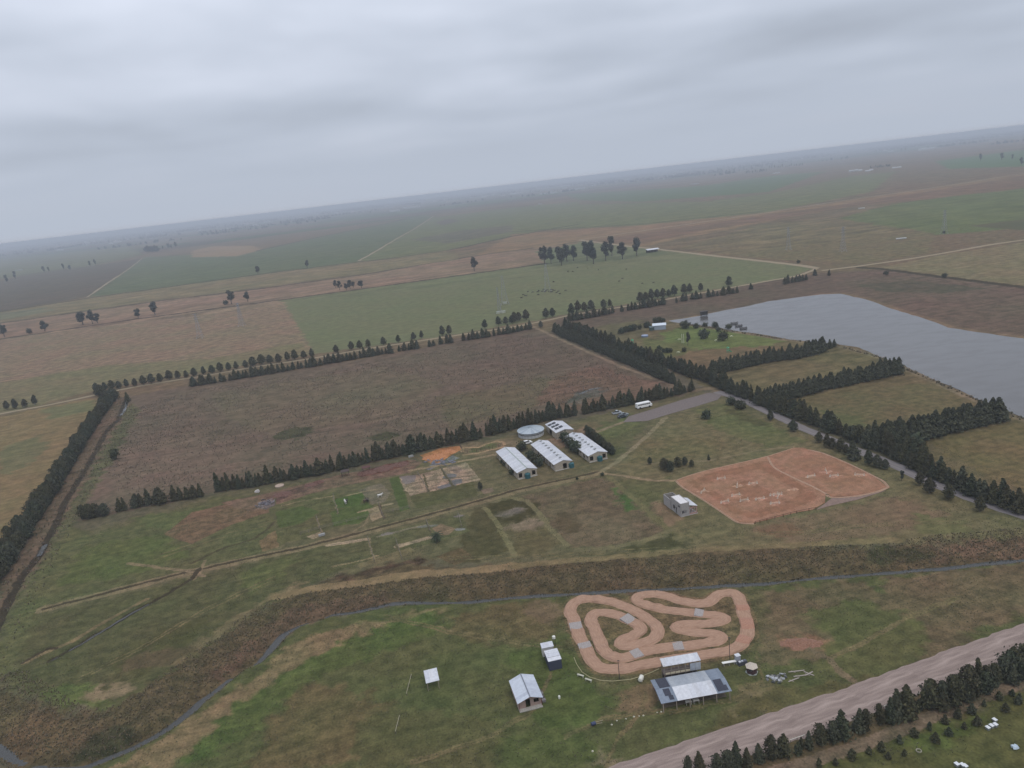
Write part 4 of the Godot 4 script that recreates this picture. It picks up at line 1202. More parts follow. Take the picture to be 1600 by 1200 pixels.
func build_grass() -> void:
	var r := RandomNumberGenerator.new()
	r.seed = 21
	var spots := []
	# along the stream: thick on the north bank, thin on the south bank
	for k in 300000:
		var i := r.randi() % stream_s.size()
		var s := stream_s[i]
		if s > 998.0:
			continue
		var x: float = NEAR[0] + (i % nx) * STEP + r.randf_range(-0.4, 0.4)
		var z: float = NEAR[1] + (i / nx) * STEP + r.randf_range(-0.4, 0.4)
		var width := 12.5 if x > -60.0 else 15.0
		if s > 8.0 and s < 20.0 and near_levee(Vector2(x, z)):
			continue
		if (s > 1.25 and s < width) or (s < -1.1 and s > -2.8 and r.randf() < 0.7):
			spots.append(Vector3(x, ht(x, z) - 0.04, z))
	var o_cols := [Color(0.18, 0.145, 0.09), Color(0.15, 0.135, 0.078), Color(0.22, 0.17, 0.11), Color(0.13, 0.125, 0.068), Color(0.17, 0.13, 0.088)]
	scatter("rough_bank_grass", tuft_mesh(1), spots, o_cols, 0.32, 0.72)
	var last: MultiMeshInstance3D = get_child(get_child_count() - 1)
	meta(last, "brown rough grass on the banks of the stream", "grass")
	# weeds on the west ditch and the brown field
	spots = []
	for flat in [[203, 630, 218, 642, 185, 700, 125, 800, 62, 930, 25, 1005, 0, 1040, 66, 868, 135, 748, 192, 650], [190, 618, 200, 640, 130, 755, 70, 870, 0, 985, 0, 915, 75, 805, 175, 642]]:
		var poly := gps(flat)
		var lo := poly[0]
		var hi := poly[0]
		for p in poly:
			lo = lo.min(p)
			hi = hi.max(p)
		for k in 9000:
			var p := Vector2(r.randf_range(lo.x, hi.x), r.randf_range(lo.y, hi.y))
			if Geometry2D.is_point_in_polygon(p, poly):
				spots.append(Vector3(p.x, ht(p.x, p.y) - 0.04, p.y))
	scatter("ditch_weeds", tuft_mesh(2), spots, [Color(0.15, 0.15, 0.085), Color(0.18, 0.165, 0.095), Color(0.2, 0.15, 0.11)], 0.5, 1.1)
	last = get_child(get_child_count() - 1)
	meta(last, "weeds along the west ditch below the tall hedge", "weeds")
	spots = []
	var field := gps([200, 640, 310, 608, 500, 580, 832, 522, 1030, 600, 870, 640, 760, 672, 600, 706, 345, 755, 190, 780, 160, 720])
	var lo2 := field[0]
	var hi2 := field[0]
	for p in field:
		lo2 = lo2.min(p)
		hi2 = hi2.max(p)
	var clump := lump_noise(9, 0.02)
	for k in 24000:
		var p := Vector2(r.randf_range(lo2.x, hi2.x), r.randf_range(lo2.y, hi2.y))
		if clump.get_noise_2d(p.x, p.y) > r.randf_range(-0.6, 0.4) and Geometry2D.is_point_in_polygon(p, field):
			spots.append(Vector3(p.x, ht(p.x, p.y) - 0.04, p.y))
	scatter("field_tussocks", tuft_mesh(3), spots, [Color(0.2, 0.155, 0.12), Color(0.18, 0.15, 0.105), Color(0.23, 0.17, 0.135), Color(0.16, 0.14, 0.092)], 0.5, 1.1)
	last = get_child(get_child_count() - 1)
	meta(last, "dry tussocks over the large brown field", "grass")
	# low clumps of grass all over the lawns
	spots = []
	var thick := lump_noise(31, 0.06)
	var bare := [gps([1050, 752, 1154, 720, 1241, 696, 1395, 762, 1300, 795, 1175, 822, 1140, 812]), gps([985, 1066, 1030, 1015, 1100, 1015, 1150, 1080, 1035, 1110])]
	for k in 110000:
		var p := Vector2(r.randf_range(-150, 150), r.randf_range(-285, -98))
		if absf(p.x) > -p.y * 0.9 + 10.0 or thick.get_noise_2d(p.x, p.y) < r.randf_range(-0.5, 0.7):
			continue
		var gi := int((p.x - NEAR[0]) / STEP) + int((p.y - NEAR[1]) / STEP) * nx
		if absf(stream_s[gi]) < 3.0 or Geometry2D.is_point_in_polygon(p, bare[0]) or Geometry2D.is_point_in_polygon(p, bare[1]) or near_road(p):
			continue
		spots.append(Vector3(p.x, ht(p.x, p.y) - 0.03, p.y))
	scatter("lawn_tufts", tuft_mesh(5), spots, [Color(0.14, 0.145, 0.075), Color(0.16, 0.15, 0.088), Color(0.12, 0.13, 0.063), Color(0.17, 0.15, 0.1)], 0.16, 0.4)
	last = get_child(get_child_count() - 1)
	meta(last, "low clumps of grass over the lawns", "grass")
	# reeds at the lake's edge
	spots = []
	var shore := gps([1060, 505, 1140, 516, 1225, 530, 1307, 539, 1375, 558, 1450, 590, 1525, 623, 1600, 655, 1680, 690])
	for k in shore.size() - 1:
		var cnt := int(shore[k].distance_to(shore[k + 1]) * 1.6)
		for j in cnt:
			var p := shore[k].lerp(shore[k + 1], r.randf()) + Vector2(r.randf_range(-1.6, 0.4), r.randf_range(-0.4, 1.6))
			spots.append(Vector3(p.x, -0.05, p.y))
	scatter("lake_reeds", tuft_mesh(4), spots, [Color(0.2, 0.17, 0.11), Color(0.28, 0.22, 0.15), Color(0.15, 0.14, 0.09)], 0.7, 1.8)
	last = get_child(get_child_count() - 1)
	meta(last, "reeds along the near shore of the lake", "reeds")

# ------------------------------------------------------------------ buildings
func slab(mb: MB, a: Vector3, b: Vector3, c: Vector3, d: Vector3, th: float) -> void:
	var n := (b - a).cross(d - a).normalized()
	if n.y < 0:
		n = -n
	var o := n * -th
	var mid := (a + b + c + d) * 0.25
	mb.quad(a, b, c, d, n)
	mb.quad(a + o, b + o, c + o, d + o, -n)
	for e in [[a, b], [b, c], [c, d], [d, a]]:
		mb.quad(e[0], e[1], e[1] + o, e[0] + o, (e[0] + e[1]) * 0.5 - mid)

func tin(key: String, c: Color, rough := 0.5, sd := 1) -> StandardMaterial3D:
	# painted or galvanised sheet, a little streaked and dusty
	var a := c.lightened(0.03)
	var b := c.darkened(0.07)
	return mottled(key, b, a, 5.0, sd, rough, 0.0, 0.01, 5)

func white_tins() -> Array:
	return [tin("white_sheet_a", s8(208, 210, 215), 0.5, 31), tin("white_sheet_b", s8(202, 204, 210), 0.5, 32), tin("white_sheet_c", s8(214, 215, 219), 0.5, 33), tin("white_sheet_d", s8(198, 199, 203), 0.55, 36)]

func grey_tins() -> Array:
	return [tin("grey_sheet_a", s8(160, 166, 174), 0.5, 34), tin("grey_sheet_b", s8(168, 173, 179), 0.5, 35)]

func sheets(parent: Node, count: int, from: Vector3, to: Vector3, slope: Vector3, used_mats: Array, called := "roof_sheet", lap := 0.0) -> void:
	# count sheets side by side from -> to along one eave, each running up by slope; every second one laps 6 mm over its neighbours
	var step := (to - from) / count
	var mb := MB.new()
	slab(mb, Vector3.ZERO, step * 1.02, step * 1.02 + slope, slope, 0.03)
	var n := step.cross(slope).normalized()
	if n.y < 0:
		n = -n
	# raised ribs
	for i in 3:
		var u := step * (0.12 + 0.32 * i)
		mb.bar(u + n * 0.012, u + slope + n * 0.012, 0.05, 0.03)
	var me := mb.mesh()
	for i in count:
		var o := part(called, me, used_mats[rng.randi() % used_mats.size()], parent)
		o.position = from + step * i + n * (0.008 * (i % 2) + lap)

func gable(parent: Node, w: float, l: float, eave: float, rise: float, ms: Array, sheet_w := 1.05) -> void:
	var cnt := maxi(2, int(round(l / sheet_w)))
	for s in [-1.0, 1.0]:
		sheets(parent, cnt, Vector3(s * w * 0.5, eave, -l * 0.5), Vector3(s * w * 0.5, eave, l * 0.5), Vector3(-s * w * 0.5, rise, 0), ms)

func box_part(called: String, at: Vector3, size: Vector3, m: Material, parent: Node) -> MeshInstance3D:
	var mb := MB.new()
	mb.box(at, size)
	return part(called, mb, m, parent)

func wall_with_openings(parent: Node, called: String, a: Vector3, b: Vector3, h: float, th: float, holes: Array, m: Material) -> void:
	# a wall from a to b with real openings [from, to, sill, head] in metres along it
	var mb := MB.new()
	var d := (b - a)
	var l := d.length()
	d /= l
	var bs := Basis(d, Vector3.UP, d.cross(Vector3.UP))
	var at := 0.0
	for o in holes:
		var piece := func(x0: float, x1: float, y0: float, y1: float) -> void:
			if x1 - x0 > 0.005 and y1 - y0 > 0.005:
				mb.box(a + d * (x0 + x1) * 0.5 + Vector3(0, (y0 + y1) * 0.5, 0), Vector3(x1 - x0, y1 - y0, th), bs)
		piece.call(at, o[0], 0.0, h)
		piece.call(o[0], o[1], 0.0, o[2])
		piece.call(o[0], o[1], o[3], h)
		at = o[1]
	mb.box(a + d * (at + l) * 0.5 + Vector3(0, h * 0.5, 0), Vector3(l - at, h, th), bs)
	part(called, mb, m, parent)

func gable_wall(parent: Node, w: float, z: float, eave: float, rise: float, m: Material) -> void:
	var mb := MB.new()
	var a := Vector3(-w * 0.5, eave, z)
	var b := Vector3(w * 0.5, eave, z)
	var t := Vector3(0, eave + rise, z)
	var o := Vector3(0, 0, 0.12)
	mb.tri(a, b, t, Vector3.BACK)
	mb.tri(a - o, b - o, t - o, Vector3.FORWARD)
	mb.quad(a, t, t - o, a - o, Vector3(-1, 1, 0))
	mb.quad(b, t, t - o, b - o, Vector3(1, 1, 0))
	part("gable_wall", mb, m, parent)

func stable(f: Dictionary, label: String, front: Array, strip: bool) -> Node3D:
	var wall := mottled("stable_wall", s8(150, 140, 124), s8(170, 160, 144), 3.0, 51)
	var o := thing("stable", label, "stable", f.at, f.turn, "white roofed stables")
	var w: float = f.w
	var l: float = f.l
	var iw := w - 0.7
	var il := l - 0.5
	gable(o, w, l, 2.5, 1.05, white_tins())
	var holes := []
	var n := 8
	for i in n:
		var c := il * (i + 0.5) / n
		holes.append([c - 0.6, c + 0.6, 0.02 if i % 2 == 0 else 1.1, 2.0])
	wall_with_openings(o, "side_wall", Vector3(-iw / 2, 0, -il / 2), Vector3(-iw / 2, 0, il / 2), 2.55, 0.18, holes, wall)
	wall_with_openings(o, "side_wall", Vector3(iw / 2, 0, -il / 2), Vector3(iw / 2, 0, il / 2), 2.55, 0.18, holes, wall)
	wall_with_openings(o, "front_wall", Vector3(-iw / 2 + 0.1, 0, il / 2), Vector3(iw / 2 - 0.1, 0, il / 2), 2.5, 0.18, front, wall)
	wall_with_openings(o, "back_wall", Vector3(-iw / 2 + 0.1, 0, -il / 2), Vector3(iw / 2 - 0.1, 0, -il / 2), 2.5, 0.18, [[iw / 2 - 1.2, iw / 2 + 1.0, 0.0, 2.3]], wall)
	gable_wall(o, iw - 0.2, il / 2 + 0.09, 2.5, 0.98 * iw / w, wall)
	gable_wall(o, iw - 0.2, -il / 2 + 0.03, 2.5, 0.98 * iw / w, wall)
	# plinth and stall partitions inside
	box_part("plinth", Vector3(0, 0.06, il / 2 + 0.35), Vector3(iw, 0.16, 0.6), mottled("concrete", s8(150, 146, 138), s8(172, 168, 160), 3.0, 52), o)
	for i in range(1, n):
		for s in [-1.0, 1.0]:
			box_part("stall_partition", Vector3(s * (iw / 2 - 1.6), 0.75, -il / 2 + il * i / n), Vector3(2.9, 1.5, 0.08), plain("stall_wood", lin(0.12, 0.09, 0.06), 0.9), o)
	for h in front:
		box_part("door_lintel", Vector3(-iw / 2 + 0.1 + (h[0] + h[1]) * 0.5, h[3] + 0.06, il / 2 + 0.11), Vector3(h[1] - h[0] + 0.3, 0.12, 0.06), plain("lintel", lin(0.3, 0.27, 0.22)), o)
	var cap := MB.new()
	cap.box(Vector3(0, 3.585, 0), Vector3(0.34, 0.05, l - 0.1))
	part("ridge_cap", cap, plain("ridge_green", s8(150, 160, 150), 0.5) if strip else white_tins()[0], o)
	if not strip:
		for i in 8:
			var v := MB.new()
			v.box(Vector3(0, 0.16, 0), Vector3(0.8, 0.22, 0.5))
			v.box(Vector3(0, 0.3, 0), Vector3(1.0, 0.06, 0.66))
			var p := part("ridge_vent", v, plain("vent_grey", s8(140, 142, 140), 0.6), o)
			p.position = Vector3(0, 3.55, -l / 2 + l * (i + 0.7) / 8.6)
	return o

func tank(at: Vector3, label: String) -> void:
	var o := thing("water_tank", label, "water tank", at, 0.0, "teal water tanks before the stables")
	var m := plain("teal_plastic", s8(44, 92, 98), 0.5)
	var mb := MB.new()
	for i in 4:
		mb.tube(Vector3(0, i * 0.4, 0), Vector3(0, i * 0.4 + 0.36, 0), 1.0, 1.03, 20)
		mb.tube(Vector3(0, i * 0.4 + 0.35, 0), Vector3(0, i * 0.4 + 0.41, 0), 0.97, 0.97, 20)
	part("body", mb, m, o)
	var t := MB.new()
	t.tube(Vector3(0, 1.58, 0), Vector3(0, 1.85, 0), 1.0, 0.35, 20)
	part("shoulder", t, m, o)
	var c := MB.new()
	c.tube(Vector3(0, 1.8, 0), Vector3(0, 1.95, 0), 0.3, 0.3, 14)
	part("lid", c, plain("teal_lid", s8(34, 70, 76), 0.5), o)

func build_stables() -> void:
	var fa := frame([807.5, 739.4], [839.8, 731.8], [774.4, 705.7], 2.5)
	var fb := frame([865.2, 726.3], [895.5, 720.1], [828.8, 694.0], 2.5)
	var fc := frame([918.9, 713.2], [951.2, 707.0], [879.7, 683.0], 2.5)
	for f in [fa, fb, fc]:
		f.at = on_ground(f.at)
	stable(fa, "westernmost white roofed stable with a thin green ridge line", [[0.3, 1.7, 0.4, 2.1], [6.4, 7.7, 0.4, 2.1]] if fa.w > 8.6 else [[0.25, 1.5, 0.4, 2.1], [fa.w - 2.6, fa.w - 1.3, 0.4, 2.1]], true)
	stable(fb, "white roofed stable with one dark door, between the two others", [[fb.w * 0.42, fb.w * 0.42 + 1.5, 0.0, 2.2]], false)
	stable(fc, "white roofed stable with vents beside the thick tree row", [[0.25, 1.6, 0.4, 2.1], [fc.w - 2.6, fc.w - 1.3, 0.4, 2.1]], false)
	tank(pg(824.8, 746.5), "teal water tank before the stable with the green ridge line")
	tank(pg(893.0, 730.0), "teal water tank before the stable with one dark door")
	tank(pg(937.5, 719.5), "teal water tank before the stable beside the thick tree row")
	# solar shed
	var f := frame([868.7, 676.8], [897.6, 671.3], [851.5, 663.0], 2.9)
	var o := thing("solar_shed", "white shed with black solar panels on its roof behind the stables", "shed", on_ground(f.at), f.turn)
	var w: float = f.w
	var l: float = f.l
	gable(o, w, l, 2.9, 0.9, white_tins())
	var wall := mottled("stable_wall", s8(150, 140, 124), s8(170, 160, 144), 3.0, 51)
	wall_with_openings(o, "side_wall", Vector3(-w / 2 + 0.3, 0, -l / 2 + 0.3), Vector3(-w / 2 + 0.3, 0, l / 2 - 0.3), 2.9, 0.18, [[l * 0.3, l * 0.55, 0.0, 2.4]], wall)
	wall_with_openings(o, "side_wall", Vector3(w / 2 - 0.3, 0, -l / 2 + 0.3), Vector3(w / 2 - 0.3, 0, l / 2 - 0.3), 2.9, 0.18, [[l * 0.4, l * 0.6, 0.9, 2.0]], wall)
	wall_with_openings(o, "front_wall", Vector3(-w / 2 + 0.4, 0, l / 2 - 0.3), Vector3(w / 2 - 0.4, 0, l / 2 - 0.3), 2.9, 0.18, [[w * 0.18, w * 0.42, 0.0, 2.3], [w * 0.5, w * 0.6, 1.0, 2.0]], wall)
	gable_wall(o, w - 0.8, l / 2 - 0.21, 2.9, 0.8, wall)
	gable_wall(o, w - 0.8, -l / 2 + 0.33, 2.9, 0.8, wall)
	wall_with_openings(o, "back_wall", Vector3(-w / 2 + 0.4, 0, -l / 2 + 0.3), Vector3(w / 2 - 0.4, 0, -l / 2 + 0.3), 2.9, 0.18, [], wall)
	var pm := MB.new()
	var sl := atan2(0.9, w * 0.5)
	var bs := Basis(Vector3.BACK, sl)
	pm.box(Vector3.ZERO, Vector3(1.55, 0.05, 0.9), bs)
	var panel := pm.mesh()
	for i in 3:
		for j in 2:
			for k in 2:
				var x := -w * 0.5 + 1.1 + j * 1.75 + i * 0.35
				var p := part("solar_panel", panel, plain("solar_black", s8(28, 30, 38), 0.45), o)
				p.position = Vector3(x, 2.9 + 0.9 * (x + w * 0.5) / (w * 0.5) + 0.09, -l * 0.32 + i * l * 0.24 + k * 1.0)
	# round covered horse walker
	var c := pg(830, 679)
	o = thing("round_horse_walker", "round building with a shallow grey translucent roof behind the stables", "horse walker", c)
	var rr := 5.4
	var n := 24
	var rs := MB.new()
	var ws := MB.new()
	var a1 := TAU / n
	slab(rs, Vector3(0.25, 0.95, 0), Vector3(rr + 0.25, 0, 0), Vector3((rr + 0.25) * cos(a1), 0, (rr + 0.25) * sin(a1)), Vector3(0.25 * cos(a1), 0.95, 0.25 * sin(a1)), 0.03)
	rs.bar(Vector3(0.3, 0.965, 0), Vector3(rr + 0.2, 0.03, 0), 0.05, 0.04)
	var rsm := rs.mesh()
	var mid := Vector3(rr * cos(a1 * 0.5) * 0.985, 0, rr * sin(a1 * 0.5) * 0.985)
	var len := 2.0 * rr * sin(a1 * 0.5) - 0.04
	ws.box(mid + Vector3(0, 0.62, 0), Vector3(0.06, 1.2, len), Basis(Vector3.UP, -a1 * 0.5))
	ws.box(mid + Vector3(0, 1.75, 0), Vector3(0.05, 0.3, len), Basis(Vector3.UP, -a1 * 0.5))
	var wsm := ws.mesh()
	var po := MB.new()
	po.tube(Vector3(rr, 0, 0), Vector3(rr, 2.25, 0), 0.06, 0.06, 6)
	var pom := po.mesh()
	var rm := [tin("clear_sheet_a", s8(158, 170, 178), 0.4, 61), tin("clear_sheet_b", s8(170, 180, 186), 0.4, 62), tin("clear_sheet_c", s8(148, 160, 170), 0.4, 63)]
	for i in n:
		var r1 := part("roof_sheet", rsm, rm[rng.randi() % 3], o)
		r1.position.y = 2.28
		r1.rotation.y = -a1 * i
		part("wall_panel", wsm, plain("walker_wall", s8(176, 178, 178), 0.7), o).rotation.y = -a1 * i
		part("post", pom, plain("steel_grey", s8(130, 132, 134), 0.5), o).rotation.y = -a1 * i
	var hub := MB.new()
	hub.tube(Vector3(0, 0, 0), Vector3(0, 3.2, 0), 0.12, 0.12, 8)
	hub.tube(Vector3(0, 3.2, 0), Vector3(0, 3.4, 0), 0.35, 0.1, 12)
	part("centre_pole", hub, plain("steel_grey", s8(130, 132, 134), 0.5), o)
	var inner := MB.new()
	for i in n:
		var d0 := Vector3(cos(a1 * i), 0, sin(a1 * i)) * (rr - 1.8)
		var d1 := Vector3(cos(a1 * (i + 1)), 0, sin(a1 * (i + 1))) * (rr - 1.8)
		inner.bar(d0 + Vector3(0, 1.1, 0), d1 + Vector3(0, 1.1, 0), 0.05, 0.9)
	part("inner_ring", inner, plain("walker_inner", s8(120, 118, 112), 0.8), o)
	# concrete block house beside the arena
	var conc := mottled("bare_concrete", s8(142, 138, 136), s8(166, 162, 158), 2.5, 53)
	f = frame([1063.1, 788.1], [1076.3, 785.0], [1048.1, 776.3], 4.0)
	o = thing("concrete_house", "unfinished grey concrete house with white flat roof beside the arena", "house", on_ground(f.at), f.turn)
	w = f.w
	l = f.l
	wall_with_openings(o, "side_wall", Vector3(-w / 2, 0, -l / 2), Vector3(-w / 2, 0, l / 2), 4.2, 0.2, [[l * 0.22, l * 0.42, 0.9, 2.3], [l * 0.5, l * 0.62, 0.0, 2.2], [l * 0.78, l * 0.96, 2.7, 3.4]], conc)
	wall_with_openings(o, "side_wall", Vector3(w / 2, 0, -l / 2), Vector3(w / 2, 0, l / 2), 4.2, 0.2, [[l * 0.3, l * 0.7, 0.0, 2.2]], conc)
	wall_with_openings(o, "front_wall", Vector3(-w / 2 + 0.1, 0, l / 2), Vector3(w / 2 - 0.1, 0, l / 2), 4.2, 0.2, [[w * 0.1, w * 0.38, 0.9, 1.9], [w * 0.48, w * 0.62, 0.9, 1.9]], conc)
	wall_with_openings(o, "back_wall", Vector3(-w / 2 + 0.1, 0, -l / 2), Vector3(w / 2 - 0.1, 0, -l / 2), 4.2, 0.2, [], conc)
	box_part("flat_roof", Vector3(0, 4.08, 0), Vector3(w - 0.2, 0.14, l - 0.2), mottled("roof_screed", s8(204, 200, 200), s8(222, 219, 218), 3.0, 54), o)
	var lw := 2.7
	sheets(o, int(l / 1.0), Vector3(w / 2 + lw, 2.5, -l / 2), Vector3(w / 2 + lw, 2.5, l / 2 + 0.2), Vector3(-lw + 0.12, 0.75, 0), white_tins(), "lean_to_sheet")
	for i in 5:
		box_part("lean_to_post", Vector3(w / 2 + lw - 0.2, 1.24, -l / 2 + 0.2 + (l - 0.4) * i / 4.0), Vector3(0.14, 2.48, 0.14), conc, o)
	wall_with_openings(o, "lean_to_wall", Vector3(w / 2 + 0.1, 0, l / 2 - 0.1), Vector3(w / 2 + lw - 0.1, 0, l / 2 - 0.1), 2.4, 0.16, [[0.15, 0.7, 0.5, 2.0], [0.85, 1.4, 0.5, 2.0], [1.55, 2.2, 0.5, 2.0]], mottled("red_brick", s8(150, 116, 108), s8(172, 140, 130), 1.6, 55))
	var bw := MB.new()
	var bl := -l / 2 - 4.4
	for e in [[Vector3(-w / 2 - 0.2, 0, -l / 2), Vector3(-w / 2 - 0.2, 0, bl)], [Vector3(-w / 2 - 0.2, 0, bl), Vector3(w / 2, 0, bl)], [Vector3(w / 2, 0, bl), Vector3(w / 2, 0, -l / 2)]]:
		bw.box((e[0] + e[1]) * 0.5 + Vector3(0, 1.6, 0), Vector3(absf(e[1].x - e[0].x) + 0.2, 3.2, absf(e[1].z - e[0].z) + 0.18))
	part("roofless_back_wall", bw, conc, o)
	for i in 4:
		box_part("roof_beam", Vector3(0, 3.28, bl + 0.7 + i * 0.95), Vector3(w + 0.2, 0.12, 0.12), plain("grey_timber", lin(0.2, 0.18, 0.15), 0.9), o)
	box_part("floor_slab", Vector3(1.35, 0.03, 0.05), Vector3(w + lw + 0.1, 0.1, l + 0.5), conc, o)

func build_club() -> void:
	# the pavilion of the model car club
	var f := frame([1033.3, 1100.0], [1141.3, 1076.0], [1016.0, 1063.0], 2.1)
	var o := thing("pavilion", "open pavilion with white, grey and black patched sheet roof", "pavilion", on_ground(f.at), f.turn)
	var w: float = f.w
	var l: float = f.l
	var hw := w / 2
	var hl := l / 2
	var slate := [tin("slate_sheet_a", s8(122, 132, 146), 0.6, 71), tin("slate_sheet_b", s8(130, 140, 154), 0.6, 72)]
	var cut0 := -hw + w * 0.235
	var cut1 := hw - w * 0.205
	var up := 0.42
	var rz := -hl + l * 0.5
	for side in [[hl, white_tins()], [-hl, grey_tins()]]:
		var ez: float = side[0]
		var slope := Vector3(0, up, rz - ez)
		sheets(o, 8, Vector3(cut0, 2.1, ez), Vector3(cut1, 2.1, ez), slope, side[1])
		sheets(o, 4, Vector3(-hw, 2.08, ez), Vector3(cut0 - 0.02, 2.08, ez), slope, slate)
		sheets(o, 4, Vector3(cut1 + 0.03, 2.08, ez), Vector3(hw, 2.08, ez), slope, slate)
	# tar felt patches on the slate coloured ends
	var felt := mottled("tar_felt", s8(48, 50, 62), s8(62, 64, 76), 3.0, 73, 0.8)
	var patch := func(x0: float, x1: float, t0: float, t1: float, front: bool) -> void:
		# t: 0 at the eave, 1 at the ridge
		var ez := hl if front else -hl
		var p := func(x: float, t: float) -> Vector3:
			return Vector3(x, 2.08 + up * t + 0.058, lerpf(ez, rz, t))
		var mb := MB.new()
		slab(mb, p.call(x0, t0), p.call(x1, t0), p.call(x1, t1), p.call(x0, t1), 0.012)
		part("felt_patch", mb, felt, o)
	patch.call(-hw + 0.9, cut0 - 0.25, 0.02, 0.94, false)
	patch.call(-hw + 1.3, cut0 - 0.7, 0.45, 0.95, true)
	patch.call(-hw + 1.9, cut0 - 0.5, 0.14, 0.44, true)
	patch.call(cut1 + 0.3, hw - 0.95, 0.12, 0.97, true)
	patch.call(hw - 0.94, hw - 0.45, 0.12, 0.5, true)
	var wood := plain("pale_post", lin(0.3, 0.25, 0.2), 0.9)
	for i in 6:
		for z in [hl - 0.15, 0.0, -hl + 0.15]:
			if z == 0.0 and i > 0 and i < 5:
				continue
			var x := lerpf(-hw + 0.4, hw - 0.4, i / 5.0)
			var hh := 2.05 if z != 0.0 else 2.4
			box_part("post", Vector3(x, hh / 2 - 0.05, z), Vector3(0.14, hh + 0.1, 0.14), wood, o)
	for z in [hl - 0.15, -hl + 0.15]:
		box_part("eave_beam", Vector3(0, 2.0, z), Vector3(w - 0.3, 0.12, 0.1), plain("red_beam", lin(0.16, 0.06, 0.05), 0.8), o)
	box_part("floor_slab", Vector3(0, 0.0, -0.4), Vector3(w - 1.2, 0.1, l - 1.6), mottled("earth_floor", s8(92, 82, 68), s8(110, 98, 82), 3.0, 57), o)
	wall_with_openings(o, "back_wall", Vector3(-hw + 0.5, 0, -hl + 0.3), Vector3(hw - 0.5, 0, -hl + 0.3), 1.9, 0.12, [[w * 0.3, w * 0.4, 0.0, 1.85], [w * 0.55, w * 0.75, 0.9, 1.6]], mottled("red_brick", s8(150, 116, 108), s8(172, 140, 130), 1.6, 55))
	# loose tables and chairs under the front edge
	for i in 2:
		var mb := MB.new()
		mb.box(Vector3(0, 0.72, 0), Vector3(1.2, 0.05, 0.7))
		for s in [[-0.5, -0.28], [0.5, -0.28], [-0.5, 0.28], [0.5, 0.28]]:
			mb.box(Vector3(s[0], 0.35, s[1]), Vector3(0.05, 0.7, 0.05))
		var x := -hw * 0.2 + i * 1.5
		single("table", mb, plain("table_white", s8(200, 196, 188), 0.6), "white table under the front edge of the pavilion's roof", "table", o.transform * Vector3(x, 0.1, hl - 0.9), f.turn, "tables under the pavilion's front edge")
	# drivers' stand: covered deck overlooking the track
	f = frame([1036.2, 1042.2], [1094.7, 1031.7], [1031.0, 1031.7], 3.9)
	o = thing("drivers_stand", "raised covered deck with a white roof between track and pavilion", "stand", on_ground(f.at), f.turn)
	w = f.w
	l = f.l
	hw = w / 2
	hl = l / 2
	sheets(o, 8, Vector3(-hw, 3.9, hl), Vector3(hw, 3.9, hl), Vector3(0, 0.35, -l), white_tins())
	for i in 6:
		for z in [hl - 0.2, -hl + 0.2]:
			var x := lerpf(-hw + 0.25, hw - 0.25, i / 5.0)
			box_part("post", Vector3(x, 1.95, z), Vector3(0.12, 4.0, 0.12), plain("grey_timber", lin(0.2, 0.18, 0.15), 0.9), o)
	box_part("deck", Vector3(0, 1.7, 0), Vector3(w - 0.3, 0.12, l - 0.2), plain("deck_timber", lin(0.16, 0.12, 0.1), 0.9), o)
	for s in [[hl - 0.2, 2.65], [hl - 0.2, 2.2], [-hl + 0.2, 2.65], [-hl + 0.2, 2.2]]:
		box_part("rail", Vector3(0, s[1], s[0] + 0.1), Vector3(w - 0.4, 0.08, 0.05), plain("grey_timber", lin(0.2, 0.18, 0.15), 0.9), o)
	for i in 5:
		box_part("front_panel", Vector3(-hw + 0.9 + i * 1.04, 2.12, hl + 0.0), Vector3(0.92, 0.42, 0.05), plain("cream_panel", s8(196, 186, 160), 0.7), o)
	wall_with_openings(o, "lower_wall", Vector3(-hw + 0.3, 0, -hl + 0.5), Vector3(hw - 0.3, 0, -hl + 0.5), 1.6, 0.1, [], plain("dark_boards", lin(0.07, 0.06, 0.055), 0.9))
	for i in 2:
		var mb := MB.new()
		mb.box(Vector3(hw - 1.75 + i * 1.12, 2.75, hl + 0.06), Vector3(1.08, 1.7, 0.04))
		mb.bar(Vector3(hw - 2.25 + i * 1.12, 1.95, hl + 0.1), Vector3(hw - 2.25 + i * 1.12, 3.6, hl + 0.1), 0.06)
		part("white_side_sheet", mb, grey_tins()[i], o)
	# gabled hut
	f = frame([808.6, 1100.0], [848.3, 1088.7], [794.9, 1063.4], 2.1)
	o = thing("gabled_hut", "small hut with light grey gabled roof and brick front", "hut", on_ground(f.at), f.turn)
	w = f.w
	l = f.l
	gable(o, w, l, 2.1, 0.95, [tin("pale_sheet_a", s8(196, 202, 212), 0.5, 81), tin("pale_sheet_b", s8(188, 194, 205), 0.5, 82), tin("pale_sheet_c", s8(202, 208, 217), 0.5, 83)], 0.95)
	var rc := MB.new()
	rc.box(Vector3(0, 3.085, 0), Vector3(0.22, 0.05, l))
	part("ridge_cap", rc, plain("ridge_dark", s8(112, 116, 124), 0.5), o)
	var brick := mottled("hut_brick", s8(140, 118, 108), s8(164, 142, 130), 1.4, 84)
	wall_with_openings(o, "front_wall", Vector3(-w / 2 + 0.3, 0, l / 2 - 0.9), Vector3(w / 2 - 0.3, 0, l / 2 - 0.9), 2.1, 0.15, [[w * 0.28, w * 0.46, 0.0, 1.95], [w * 0.6, w * 0.8, 0.8, 1.7]], brick)
	wall_with_openings(o, "side_wall", Vector3(-w / 2 + 0.3, 0, -l / 2 + 0.2), Vector3(-w / 2 + 0.3, 0, l / 2 - 0.82), 2.1, 0.15, [], brick)
